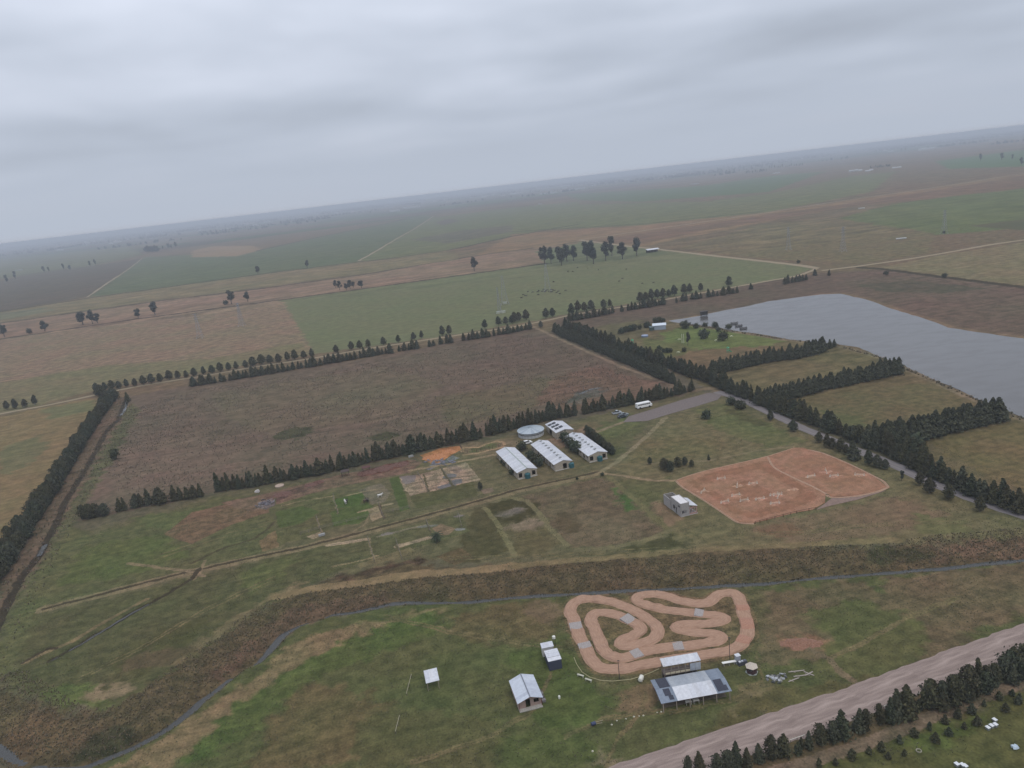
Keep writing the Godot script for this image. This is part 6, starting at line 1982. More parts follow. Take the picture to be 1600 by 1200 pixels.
func arena_surface(polys: Array) -> void:
	# raked sand with the tracks that horses have worn
	var kept := paints
	paints = []
	var lo := Vector2(1e9, 1e9)
	var hi := -lo
	for poly in polys:
		for q in poly:
			lo = lo.min(q)
			hi = hi.max(q)
	lo -= Vector2.ONE
	hi += Vector2.ONE
	paints.append([polys[0], s8(139, 104, 82), 0.3, false])
	paints.append([polys[1], s8(138, 102, 81), 0.25, false])
	var r := RandomNumberGenerator.new()
	r.seed = 4
	for poly in polys:
		var c := Vector2()
		for q in poly:
			c += q / poly.size()
		for ring in 7:
			var line := PackedVector2Array()
			var k := 0.95 - ring * 0.11 + r.randf_range(-0.03, 0.03)
			for q in poly:
				line.append(c.lerp(q, k) + Vector2(r.randf_range(-1.0, 1.0), r.randf_range(-1.0, 1.0)))
			line.append(line[0])
			var up := r.randf_range(-7.0, 8.0)
			for st in Geometry2D.offset_polyline(dense(line, 1.5), r.randf_range(0.2, 0.55)):
				paints.append([st, s8(141 + up, 105 + up, 83 + up), 0.35, false])
		for k in 26:
			var a: Vector2 = c.lerp(poly[r.randi() % poly.size()], r.randf_range(0.1, 0.85))
			var b: Vector2 = a + Vector2(r.randf_range(-9, 9), r.randf_range(-5, 5))
			var up := r.randf_range(-8.0, 9.0)
			for st in Geometry2D.offset_polyline(PackedVector2Array([a, (a + b) * 0.5 + Vector2(r.randf_range(-2, 2), r.randf_range(-2, 2)), b]), r.randf_range(0.15, 0.4)):
				paints.append([st, s8(142 + up, 106 + up, 84 + up), 0.35, false])
	for q in jump_spots():
		var st := PackedVector2Array()
		for i in 12:
			var t := TAU * i / 12
			st.append(Vector2(q.x, q.z) + Vector2(cos(t) * r.randf_range(1.0, 2.6), sin(t) * r.randf_range(0.6, 1.4)))
		paints.append([st, s8(166, 130, 108), 0.7, false])
	var tex := cover_texture(lo.x, lo.y, hi.x, hi.y, 1024, 768, 0.35, s8(142, 102, 80), 0.5, 14.0, 2, 30)
	paints = kept
	var m := cover_material("arena_raked_sand", tex)
	for poly in polys:
		var idx := Geometry2D.triangulate_polygon(poly)
		var mb := MB.new()
		mb.with_uv = true
		for i in range(0, idx.size(), 3):
			var t := [poly[idx[i]], poly[idx[i + 1]], poly[idx[i + 2]]]
			var before := mb.v.size()
			mb.tri(Vector3(t[0].x, 0.136, t[0].y), Vector3(t[1].x, 0.136, t[1].y), Vector3(t[2].x, 0.136, t[2].y), Vector3.UP)
			for e in range(before, mb.v.size()):
				mb.uv.append((Vector2(mb.v[e].x, mb.v[e].z) - lo) / (hi - lo))
		struct("arena_sand", mb, m)

func jump_spots() -> Array:
	var out := []
	for q in [[850, 500], [1030, 578], [1212, 557], [640, 645], [1015, 690], [890, 765], [1110, 748], [1290, 733], [1450, 683], [1460, 783]]:
		out.append(gp(1010 + q[0] / 7.27, 680 + q[1] / 7.27))
	for q in [[490, 475], [660, 420], [750, 470], [1040, 460], [110, 685], [285, 620]]:
		out.append(gp(1200 + q[0] / 7.27, 680 + q[1] / 7.27))
	return out

func build_arena() -> void:
	var main := gps([1057, 751, 1072, 745, 1106, 735, 1154, 724, 1200, 714, 1215, 727, 1240, 742, 1290, 770, 1289, 786, 1269, 797, 1245, 801, 1200, 812, 1175, 818, 1154, 816, 1141, 809, 1120, 794, 1092, 776, 1065, 760])
	var second := gps([1200, 714, 1241, 700, 1255, 700, 1265, 704, 1285, 709, 1324, 725, 1365, 745, 1383, 758, 1386, 762, 1372, 768, 1337, 775, 1300, 777, 1290, 770, 1240, 742, 1215, 727])
	var mb := MB.new()
	mb.prism(main, -0.1, 0.13)
	var sand := mottled("arena_sand", s8(126, 90, 68), s8(158, 116, 92), 22.0, 211, 1.0, 0.0, 0.03, 4)
	struct("riding_arena", mb, sand)
	mb = MB.new()
	mb.prism(second, -0.1, 0.125)
	struct("riding_arena", mb, mottled("arena_sand_b", s8(124, 91, 73), s8(142, 106, 86), 18.0, 212, 1.0))
	arena_surface([main, second])
	# pale earth ridges round and between the two arenas
	var ridge := mottled("ridge_earth", s8(146, 116, 94), s8(168, 138, 114), 6.0, 213, 1.0)
	for q in [[[1200, 715, 1210, 731, 1240, 747, 1268, 760, 1292, 773], 1.3], [[1292, 774, 1303, 778, 1340, 775, 1372, 768, 1388, 761], 1.0], [[1388, 761, 1380, 752, 1365, 744, 1324, 724, 1285, 708, 1262, 703], 0.8], [[1057, 751, 1072, 745, 1106, 735, 1154, 724, 1200, 713, 1241, 700], 0.7], [[1057, 752, 1066, 761, 1092, 777, 1120, 795, 1142, 810, 1155, 817, 1178, 818.5], 0.8]]:
		var line := dense(gps(q[0]), 1.2)
		var rm := MB.new()
		for i in line.size() - 1:
			var t := (line[i + 1] - line[i]).normalized()
			var nn: Vector2 = Vector2(-t.y, t.x) * q[1] * 0.5
			var hh := 0.2 + 0.03 * sin(i * 1.7)
			var h2 := 0.2 + 0.03 * sin((i + 1) * 1.7)
			for s in [-1.0, 1.0]:
				var e0: Vector2 = line[i] + nn * s
				var e1: Vector2 = line[i + 1] + nn * s
				rm.quad(Vector3(e0.x, 0.04, e0.y), Vector3(e1.x, 0.04, e1.y), Vector3(line[i + 1].x, h2 + 0.05, line[i + 1].y), Vector3(line[i].x, hh + 0.05, line[i].y), Vector3(nn.x * s, 0.6, nn.y * s))
		struct("earth_ridge", rm, ridge)
	var grey := MB.new()
	grey.prism(gps([1289, 787, 1300, 778.5, 1340, 776.5, 1372, 769.5, 1384, 767, 1340, 781, 1300, 790, 1275, 797]), -0.1, 0.11)
	struct("bare_earth", grey, mottled("grey_earth", s8(118, 98, 88), s8(134, 112, 100), 8.0, 214, 1.0))
	# jumps
	var spots := [[850, 500, 0.1], [1030, 578, 1.2], [1212, 557, 0.0], [640, 645, 0.9], [1015, 690, 0.2], [890, 765, 0.3], [1110, 748, 0.25], [1290, 733, 0.1], [1450, 683, 0.2], [1460, 783, 0.0], [1500, 700, 1.0]]
	var second_spots := [[490, 475, 0.2], [660, 420, 1.3], [750, 470, 0.0], [1040, 460, -0.5], [110, 685, 0.1]]
	for i in spots.size() + second_spots.size():
		var first := i < spots.size()
		var q: Array = spots[i] if first else second_spots[i - spots.size()]
		var at := gp(1010 + q[0] / 7.27, 680 + q[1] / 7.27) if first else gp(1200 + q[0] / 7.27, 680 + q[1] / 7.27)
		at.y = 0.125
		var o := thing("show_jump", "white show jump with poles standing on the " + ("larger" if first else "smaller") + " orange arena", "show jump", at, q[2], "show jumps on the " + ("larger" if first else "smaller") + " arena")
		var wm := plain("jump_white", s8(196, 186, 172), 0.7)
		for s in [-1.0, 1.0]:
			var w := MB.new()
			w.box(Vector3(s * 1.6, 0.6, 0), Vector3(0.1, 1.2, 0.1))
			w.box(Vector3(s * 2.0, 0.45, 0), Vector3(0.1, 0.9, 0.1))
			w.box(Vector3(s * 1.8, 0.05, 0), Vector3(0.6, 0.1, 0.5))
			for k in 3:
				w.bar(Vector3(s * 1.6, 0.4 + k * 0.25, 0), Vector3(s * 2.0, 0.3 + k * 0.22, 0), 0.05, 0.09)
			part("wing", w, wm, o)
		o.scale = Vector3(0.72, 0.8, 0.8)
		for k in 2:
			var pl := MB.new()
			pl.tube(Vector3(-1.55, 0.35 + k * 0.35, 0.07), Vector3(1.55, 0.35 + k * 0.35 + rng.randf_range(-0.05, 0.05), 0.07), 0.06, 0.06, 7)
			part("pole", pl, wm if k == 0 else plain("jump_cream", s8(190, 170, 148), 0.7), o)

func track_points() -> Array:
	return [780, 600, 640, 625, 500, 650, 400, 655, 320, 640, 265, 590, 235, 530, 205, 470, 165, 400, 142, 330, 125, 270, 100, 225, 112, 180, 150, 145, 220, 125, 320, 130, 420, 148, 520, 182, 620, 235, 700, 290, 748, 330, 768, 372, 745, 420, 690, 450, 600, 472, 525, 480, 482, 465, 512, 432, 580, 405, 632, 372, 625, 335, 565, 300, 500, 268, 430, 240, 350, 225, 283, 235, 258, 282, 290, 360, 320, 440, 352, 510, 405, 555, 480, 572, 560, 556, 640, 530, 760, 505, 880, 490, 1000, 480, 1120, 460, 1212, 435, 1238, 408, 1190, 388, 1080, 383, 960, 370, 905, 345, 955, 322, 1080, 315, 1200, 303, 1268, 278, 1245, 252, 1150, 240, 1020, 228, 900, 220, 800, 205, 700, 178, 622, 152, 603, 124, 650, 97, 740, 92, 850, 112, 960, 145, 1080, 158, 1160, 142, 1222, 92, 1300, 78, 1365, 102, 1400, 170, 1420, 240, 1440, 310, 1448, 375, 1420, 430, 1370, 485, 1300, 515, 1200, 535, 1050, 560, 900, 582, 780, 600]

func build_track() -> void:
	var z := track_points()
	var line := dense(gps(z, 870, 910, 4.848), 0.5)
	clear_of(line, 1.7, 8)
	var o := thing("dirt_race_track", "winding orange dirt track for model cars beside the pavilion", "race track")
	var mb := MB.new()
	mb.with_uv = true
	var n := line.size()
	var prof := [[-1.9, -0.06], [-1.5, 0.17], [-1.15, 0.09], [0.0, 0.07], [1.15, 0.09], [1.5, 0.17], [1.9, -0.06]]
	var nz2 := FastNoiseLite.new()
	nz2.seed = 8
	nz2.frequency = 0.35
	var rows := []
	var al := 0.0
	for i in n:
		var t := (line[(i + 1) % n] - line[(i - 1 + n) % n]).normalized()
		var nn := Vector2(-t.y, t.x)
		if i > 0:
			al += line[i].distance_to(line[i - 1])
		# stretches of rollers and small jumps
		var roll_up := maxf(0.0, nz2.get_noise_2d(al * 0.12, 40.0)) * 0.55 * (0.5 + 0.5 * sin(al * 1.7))
		var row := []
		for e in prof:
			var wob: float = nz2.get_noise_2d(al * 0.6, e[0] * 3.0) * 0.2
			var q: Vector2 = line[i] + nn * (e[0] * 0.82 + wob * (1.6 if absf(e[0]) > 1.4 else 1.0))
			row.append([Vector3(q.x, ht(q.x, q.y) + e[1] + 0.05 + nz2.get_noise_2d(al, e[0]) * 0.07 + (roll_up if absf(e[0]) < 1.6 else 0.0), q.y), Vector2((e[0] + 1.75) / 3.5, al / 9.0)])
		rows.append(row)
	for i in n - 1:
		for k in prof.size() - 1:
			for t in [[rows[i][k], rows[i][k + 1], rows[i + 1][k + 1]], [rows[i][k], rows[i + 1][k + 1], rows[i + 1][k]]]:
				var before := mb.v.size()
				mb.tri(t[0][0], t[1][0], t[2][0], Vector3.UP)
				if mb.v.size() > before:
					for e in 3:
						for s in t:
							if s[0] == mb.v[before + e]:
								mb.uv.append(s[1])
								break
	part("track_surface", mb, rutted("track_earth", s8(144, 114, 95), s8(180, 148, 126), 221, 3, 0.08), o)
	# ramps and slabs on the track: [zoom x, zoom y, length, height, kind]
	var grey := mottled("ramp_grey", s8(138, 130, 126), s8(168, 160, 156), 1.6, 222)
	var earth := mottled("ramp_earth", s8(150, 110, 90), s8(172, 130, 108), 2.5, 223)
	for q in [[145, 335, 2.6, 0.5, 0], [212, 480, 1.8, 0.45, 0], [540, 290, 2.6, 0.55, 0], [1072, 232, 2.0, 0.4, 0], [925, 483, 2.2, 0.25, 0], [600, 545, 2.2, 0.3, 0], [1440, 315, 4.4, 0.6, 1], [1405, 190, 2.4, 0.55, 1], [1420, 430, 3.0, 0.4, 1]]:
		var g := gps([q[0], q[1]], 870, 910, 4.848)[0]
		var best := 0
		for i in n:
			if line[i].distance_squared_to(g) < line[best].distance_squared_to(g):
				best = i
		var t := (line[(best + 2) % n] - line[(best - 2 + n) % n]).normalized()
		var nn := Vector2(-t.y, t.x) * 1.42
		var c := line[best]
		var l: float = q[2] * 0.5
		var h: float = q[3]
		var y0 := ht(c.x, c.y) + 0.0
		var rm := MB.new()
		var pt := func(s: float, w: float, y: float) -> Vector3:
			return Vector3(c.x + t.x * s * l + nn.x * w, y0 + y, c.y + t.y * s * l + nn.y * w)
		var pr := [[-1.0, 0.12], [-0.35, h], [0.5, h * 0.92], [1.0, 0.14]] if q[4] == 1 else [[-1.0, 0.16], [0.7, h], [1.0, h * 0.9]]
		for i in pr.size() - 1:
			rm.quad(pt.call(pr[i][0], -1.0, pr[i][1]), pt.call(pr[i][0], 1.0, pr[i][1]), pt.call(pr[i + 1][0], 1.0, pr[i + 1][1]), pt.call(pr[i + 1][0], -1.0, pr[i + 1][1]), Vector3.UP)
			for s in [-1.0, 1.0]:
				rm.quad(pt.call(pr[i][0], s, 0.0), pt.call(pr[i + 1][0], s, 0.0), pt.call(pr[i + 1][0], s, pr[i + 1][1]), pt.call(pr[i][0], s, pr[i][1]), Vector3(nn.x * s, 0, nn.y * s))
		for e in [0, pr.size() - 1]:
			rm.quad(pt.call(pr[e][0], -1.0, 0.0), pt.call(pr[e][0], 1.0, 0.0), pt.call(pr[e][0], 1.0, pr[e][1]), pt.call(pr[e][0], -1.0, pr[e][1]), Vector3(t.x, 0, t.y) * (1.0 if e > 0 else -1.0))
		part("ramp", rm, earth if q[4] == 1 else grey, o)
	# earth heaps
	for q in [[1245, 1005, 3.2, 0.7], [1268, 1006, 2.4, 0.5], [1228, 1006, 1.6, 0.35]]:
		heap(pg(q[0], q[1]), q[2], q[3], mottled("heap_earth", s8(120, 88, 70), s8(146, 108, 88), 3.0, 224, 1.0), "reddish earth heap on the grass east of the track", "earth heap", "earth heaps east of the track")
	for q in [[680, 714, 4.6, 1.1], [702, 706, 3.2, 0.7], [668, 716, 2.4, 0.6]]:
		heap(gp(q[0], q[1]), q[2], q[3], mottled("heap_orange", s8(158, 104, 66), s8(184, 130, 90), 4.0, 225, 1.0), "orange sand heap at the foot of the windbreak", "sand heap", "orange sand heaps")
	for q in [[485, 758, 3.0, 0.7], [498, 754, 2.4, 0.8], [575, 738, 3.6, 0.8], [600, 732, 4.4, 0.9], [625, 726, 4.0, 0.7], [440, 772, 4.0, 0.6], [565, 741, 2.0, 1.0]]:
		heap(gp(q[0], q[1]), q[2], q[3], mottled("heap_dark", s8(88, 62, 54), s8(116, 86, 74), 3.0, 226, 1.0), "dark red earth heap along the foot of the windbreak", "earth heap", "dark earth heaps")
	for i in 40:
		var p := pg(416 + rng.randfn(0, 7.0), 787 + rng.randfn(0, 2.6))
		var rb := MB.new()
		rb.box(Vector3(0, 0.15, 0), Vector3(rng.randf_range(0.3, 1.2), rng.randf_range(0.1, 0.4), rng.randf_range(0.2, 0.6)), Basis.from_euler(Vector3(rng.randf_range(-0.4, 0.4), rng.randf_range(0, TAU), rng.randf_range(-0.4, 0.4))))
		rb.bar(Vector3(-0.4, 0.1, 0), Vector3(0.4, 0.35, 0.2), 0.1)
		var k := rng.randi() % 3
		single("scrap_piece", rb, plain("scrap_%d" % k, [s8(112, 108, 116), s8(74, 68, 70), s8(134, 128, 130)][k], 0.9), "grey scrap in the heap at the earth strip's west end", "scrap", p, 0.0, "scrap heap at the earth strip's west end")
	for i in 40:
		var p := pg(692 + rng.randfn(0, 11.0), 722 + rng.randfn(0, 2.4))
		var rb := MB.new()
		rb.box(Vector3(0, 0.1, 0), Vector3(rng.randf_range(0.5, 1.6), rng.randf_range(0.08, 0.2), rng.randf_range(0.3, 0.9)), Basis.from_euler(Vector3(rng.randf_range(-0.15, 0.15), rng.randf_range(0, TAU), rng.randf_range(-0.15, 0.15))))
		rb.box(Vector3(0.2, 0.22, 0), Vector3(0.4, 0.1, 0.4))
		single("broken_slab", rb, plain("slab_grey", s8(112, 112, 120), 0.9), "broken grey slab beside the orange sand", "slab", p, 0.0, "broken slabs beside the orange sand")

func heap(at: Vector3, r: float, h: float, m: Material, label: String, category: String, group: String) -> void:
	var mb := MB.new()
	var f := lump_noise(int(at.x * 7.0), 0.5)
	var prev := []
	for j in 7:
		var t := j / 6.0
		var row := []
		for i in 18:
			var a := TAU * i / 18
			var d := Vector2(cos(a), sin(a))
			var rr := r * (1.0 - t) * (1.0 + 0.5 * f.get_noise_2d(d.x * 3.0, d.y * 3.0))
			row.append(Vector3(d.x * rr, h * (1.0 - pow(1.0 - t, 1.6)) * (1.0 + 0.4 * f.get_noise_2d(d.x * rr * 2.0, d.y * rr * 2.0)) - 0.08, d.y * rr * 0.7))
		if j > 0:
			for i in 18:
				mb.quad(prev[i], prev[(i + 1) % 18], row[(i + 1) % 18], row[i], Vector3.UP * 0.5 + prev[i].normalized())
		prev = row
	single(category.replace(" ", "_"), mb, m, label, category, at, 0.0, group)

# ------------------------------------------------------------------ vehicles
func car(called: String, at: Vector3, turn: float, c: Color, label: String, pickup := false) -> void:
	var o := thing(called, label, "car", at, turn)
	var key := "paint_" + c.to_html(false)
	var m := plain(key, c, 0.35)
	m.clearcoat_enabled = true
	m.clearcoat = 0.5
	var side := PackedVector2Array([Vector2(-2.05, 0.35), Vector2(2.05, 0.35), Vector2(2.1, 0.62), Vector2(1.95, 0.82), Vector2(1.0, 0.92), Vector2(-1.95, 0.95), Vector2(-2.1, 0.7)])
	var cab := PackedVector2Array([Vector2(1.05, 0.9), Vector2(0.35, 1.42), Vector2(-1.25, 1.44), Vector2(-1.85, 0.93)])
	if pickup:
		cab = PackedVector2Array([Vector2(1.05, 0.9), Vector2(0.45, 1.5), Vector2(-0.45, 1.5), Vector2(-0.6, 0.93)])
	var extr := func(poly: PackedVector2Array, w0: float, w1: float) -> MB:
		var mb := MB.new()
		var mid := Vector2()
		for p in poly:
			mid += p / poly.size()
		var top := -1e9
		var bot := 1e9
		for p in poly:
			top = maxf(top, p.y)
			bot = minf(bot, p.y)
		var P := func(p: Vector2, s: float) -> Vector3:
			return Vector3(p.x, p.y, s * lerpf(w0, w1, (p.y - bot) / (top - bot)))
		for i in poly.size():
			var a := poly[i]
			var b := poly[(i + 1) % poly.size()]
			mb.quad(P.call(a, -1.0), P.call(b, -1.0), P.call(b, 1.0), P.call(a, 1.0), Vector3((a + b).x * 0.5 - mid.x, (a + b).y * 0.5 - mid.y, 0))
		var idx := Geometry2D.triangulate_polygon(poly)
		for i in range(0, idx.size(), 3):
			for s in [-1.0, 1.0]:
				mb.tri(P.call(poly[idx[i]], s), P.call(poly[idx[i + 1]], s), P.call(poly[idx[i + 2]], s), Vector3(0, 0, s))
		return mb
	part("body", extr.call(side, 0.85, 0.84), m, o)
	part("window_glass", extr.call(cab, 0.8, 0.62), plain("car_glass", s8(24, 27, 32), 0.15), o)
	var rf := MB.new()
	rf.box(Vector3((cab[1].x + cab[2].x) * 0.5, cab[1].y + 0.015, 0), Vector3(cab[1].x - cab[2].x, 0.05, 1.26))
	part("roof", rf, m, o)
	for x in [-1.3, 1.3]:
		for s in [-1.0, 1.0]:
			var w := MB.new()
			w.tube(Vector3(x, 0.31, s * 0.68), Vector3(x, 0.31, s * 0.87), 0.31, 0.31, 14)
			var wh := part("wheel", w, plain("tyre", s8(28, 28, 28), 0.9), o)
			var rim := MB.new()
			rim.tube(Vector3(x, 0.31, s * 0.865), Vector3(x, 0.31, s * 0.885), 0.18, 0.18, 12)
			part("rim", rim, plain("rim", s8(150, 150, 152), 0.4), wh)
	for s in [-1.0, 1.0]:
		box_part("headlight", Vector3(2.04, 0.7, s * 0.6), Vector3(0.1, 0.14, 0.34), plain("lamp_clear", s8(210, 210, 205), 0.2), o)
		box_part("tail_light", Vector3(-2.06, 0.78, s * 0.68), Vector3(0.08, 0.2, 0.2), plain("lamp_red", s8(120, 24, 20), 0.3), o)
	if pickup:
		var bed := MB.new()
		bed.box(Vector3(-1.3, 0.97, 0), Vector3(1.3, 0.03, 1.4))
		part("load_bed", bed, plain("bed_dark", s8(48, 48, 50), 0.8), o)

func build_vehicles() -> void:
	car("parked_car", pg(823.5, 693.5), 0.35, s8(226, 226, 224), "white car parked beside the round horse walker")
	car("parked_car", pg(964, 646.5), 0.25, s8(176, 182, 186), "silver pickup parked on the grass by the car park", true)
	car("parked_car", pg(972.5, 652.5), 0.3, s8(52, 62, 66), "dark car parked at the car park's edge")
	car("parked_car", pg(974.5, 649.8), 0.3, s8(120, 128, 132), "grey car parked next to the dark car")
	var a := gp(995.5, 639)
	var b := gp(1014.5, 635)
	var o := thing("parked_bus", "white bus parked beside the car park", "bus", (a + b) * 0.5, atan2(-(b - a).z, (b - a).x))
	var l := 6.4
	var mb := MB.new()
	mb.box(Vector3(0, 1.45, 0), Vector3(l, 1.9, 2.1))
	mb.box(Vector3(0, 2.43, 0), Vector3(l - 0.3, 0.12, 1.9))
	mb.box(Vector3(l / 2 + 0.35, 1.0, 0), Vector3(0.75, 1.0, 1.9))
	part("body", mb, plain("bus_white", s8(232, 232, 230), 0.4), o)
	for i in 6:
		for s in [-1.0, 1.0]:
			box_part("window", Vector3(-l / 2 + 0.75 + i * 0.98, 1.85, s * 1.055), Vector3(0.72, 0.6, 0.03), plain("car_glass", s8(24, 27, 32), 0.15), o)
	box_part("windscreen", Vector3(l / 2 + 0.02, 1.9, 0), Vector3(0.05, 0.75, 1.8), plain("car_glass", s8(24, 27, 32), 0.15), o)
	for x in [-l / 2 + 1.3, l / 2 - 0.6]:
		for s in [-1.0, 1.0]:
			var w := MB.new()
			w.tube(Vector3(x, 0.45, s * 0.8), Vector3(x, 0.45, s * 1.07), 0.45, 0.45, 14)
			part("wheel", w, plain("tyre", s8(28, 28, 28), 0.9), o)

# ------------------------------------------------------------------ animals
func body_mesh(bones: Array, cell: float, blend: float) -> ArrayMesh:
	# smooth union of tapered capsules, meshed as surface nets
	var lo := Vector3.INF
	var hi := -Vector3.INF
	for b in bones:
		var rm: float = maxf(b[2], b[3]) + cell * 2.0 + blend
		lo = lo.min(b[0] - Vector3.ONE * rm).min(b[1] - Vector3.ONE * rm)
		hi = hi.max(b[0] + Vector3.ONE * rm).max(b[1] + Vector3.ONE * rm)
	var n := Vector3i(((hi - lo) / cell).ceil()) + Vector3i.ONE
	var f := PackedFloat32Array()
	f.resize(n.x * n.y * n.z)
	for k in n.z:
		for j in n.y:
			for i in n.x:
				var p := lo + Vector3(i, j, k) * cell
				var d := 1e9
				for b in bones:
					var ba: Vector3 = b[1] - b[0]
					var t := clampf((p - b[0]).dot(ba) / ba.length_squared(), 0.0, 1.0)
					var e := p.distance_to(b[0] + ba * t) - lerpf(b[2], b[3], t)
					var h := clampf(0.5 + 0.5 * (d - e) / blend, 0.0, 1.0)
					d = lerpf(d, e, h) - blend * h * (1.0 - h) if d < 1e8 else e
				f[(k * n.y + j) * n.x + i] = d
	var at := {}
	var vs := PackedVector3Array()
	var cn := [Vector3i(0, 0, 0), Vector3i(1, 0, 0), Vector3i(0, 1, 0), Vector3i(1, 1, 0), Vector3i(0, 0, 1), Vector3i(1, 0, 1), Vector3i(0, 1, 1), Vector3i(1, 1, 1)]
	for k in n.z - 1:
		for j in n.y - 1:
			for i in n.x - 1:
				var sum := Vector3()
				var cnt := 0
				for x in 8:
					for ax in [1, 2, 4]:
						if x & ax == 0:
							var a: Vector3i = cn[x] + Vector3i(i, j, k)
							var b: Vector3i = cn[x | ax] + Vector3i(i, j, k)
							var fa := f[(a.z * n.y + a.y) * n.x + a.x]
							var fb := f[(b.z * n.y + b.y) * n.x + b.x]
							if (fa < 0.0) != (fb < 0.0):
								sum += Vector3(a).lerp(Vector3(b), fa / (fa - fb))
								cnt += 1
				if cnt > 0:
					at[(k * n.y + j) * n.x + i] = vs.size()
					vs.append(lo + sum / cnt * cell)
	var st := SurfaceTool.new()
	st.begin(Mesh.PRIMITIVE_TRIANGLES)
	st.set_smooth_group(0)
	for v in vs:
		st.add_vertex(v)
	for k in range(1, n.z - 1):
		for j in range(1, n.y - 1):
			for i in range(1, n.x - 1):
				var c := (k * n.y + j) * n.x + i
				for ax in 3:
					var stp: int = [1, n.x, n.x * n.y][ax]
					if (f[c] < 0.0) != (f[c + stp] < 0.0):
						var u: int = [n.x, n.x * n.y, 1][ax]
						var w: int = [n.x * n.y, 1, n.x][ax]
						var q := [at[c - u - w], at[c - w], at[c], at[c - u]]
						if f[c] < 0.0:
							q.reverse()
						for t in [0, 1, 2, 0, 2, 3]:
							st.add_index(q[t])
	st.generate_normals()
	return st.commit()

func beast(long: float, tall: float, neck_up: float) -> ArrayMesh:
	var l := long * 0.5
	var y := tall * 0.68
	var b := [
		[Vector3(l * 0.72, y, 0), Vector3(-l * 0.1, y - 0.06 * tall, 0), 0.2 * tall, 0.22 * tall], [Vector3(-l * 0.1, y - 0.05 * tall, 0), Vector3(-l * 0.75, y + 0.03 * tall, 0), 0.2 * tall, 0.18 * tall],
		[Vector3(l * 0.85, y + 0.05, 0), Vector3(l * 1.2, y + neck_up, 0), 0.13 * tall, 0.075 * tall], [Vector3(l * 1.18, y + neck_up, 0), Vector3(l * 1.55, y + neck_up - 0.2 * tall, 0), 0.075 * tall, 0.045 * tall],
		[Vector3(l * 1.15, y + neck_up + 0.05 * tall, 0.06), Vector3(l * 1.12, y + neck_up + 0.13 * tall, 0.09), 0.025 * tall, 0.015 * tall], [Vector3(l * 1.15, y + neck_up + 0.05 * tall, -0.06), Vector3(l * 1.12, y + neck_up + 0.13 * tall, -0.09), 0.025 * tall, 0.015 * tall],
		[Vector3(-l * 0.95, y + 0.05 * tall, 0), Vector3(-l * 1.08, y - 0.32 * tall, 0), 0.03 * tall, 0.04 * tall]]
	for s in [-1.0, 1.0]:
		var w: float = s * 0.1 * tall
		b.append([Vector3(l * 0.7, y - 0.1 * tall, w), Vector3(l * 0.68, y * 0.45, w), 0.085 * tall, 0.045 * tall])
		b.append([Vector3(l * 0.68, y * 0.45, w), Vector3(l * 0.7, 0.02, w), 0.042 * tall, 0.038 * tall])
		b.append([Vector3(-l * 0.75, y - 0.08 * tall, w), Vector3(-l * 0.6, y * 0.62, w), 0.1 * tall, 0.07 * tall])
		b.append([Vector3(-l * 0.6, y * 0.62, w), Vector3(-l * 0.86, y * 0.4, w), 0.06 * tall, 0.042 * tall])
		b.append([Vector3(-l * 0.86, y * 0.4, w), Vector3(-l * 0.82, 0.02, w), 0.042 * tall, 0.038 * tall])
	return body_mesh(b, 0.05 * tall, 0.05 * tall)

func build_animals() -> void:
	var cow := beast(1.9, 1.4, -0.15)
	var horse := beast(1.7, 1.55, 0.42)
	var pts := [[920, 530], [1000, 455], [1120, 455], [1135, 440], [1195, 425], [1215, 455], [1245, 430], [1260, 452], [1290, 430], [1300, 455], [1330, 440], [1360, 465], [1380, 450], [1400, 480], [1470, 440], [1320, 330], [1130, 490], [960, 500], [980, 505], [940, 490], [1285, 458], [1312, 430], [1225, 440], [1180, 450]]
	for q in pts:
		single("cow", cow, plain("cow_black", lin(0.025, 0.022, 0.02), 0.8), "black cow in the herd around the masts on the green pasture", "cow", gp(700 + q[0] / 8.0, 400 + q[1] / 8.0), rng.randf_range(0, TAU), "herd around the masts")
	for q in [[715, 886], [690, 945], [670, 962], [815, 975], [885, 970], [540, 890], [475, 880], [410, 875], [350, 900], [380, 900], [130, 1030], [165, 1020], [260, 965]]:
		single("cow", cow, plain("cow_brown", lin(0.045, 0.035, 0.028), 0.8), "dark cow grazing apart on the green pasture before the grove", "cow", gp(800 + q[0] / 4.0, 200 + q[1] / 4.0), rng.randf_range(0, TAU), "cows grazing before the grove")
	for q in [[540, 787, 0, 2.0], [541.8, 786.5, 1, 1.4], [572, 785.5, 2, 0.6], [574.5, 785, 1, 2.2], [594, 777.5, 0, 0.3]]:
		single("horse", horse, plain(["horse_white", "horse_dark", "horse_brown"][q[2]], [lin(0.6, 0.58, 0.54), lin(0.03, 0.025, 0.02), lin(0.07, 0.045, 0.03)][q[2]], 0.7), ["white horse standing in the green paddock west of the stables", "dark horse standing in the green paddock west of the stables", "brown horse standing in the green paddock west of the stables"][q[2]], "horse", pg(q[0], q[1]), q[3], "horses in the paddock")

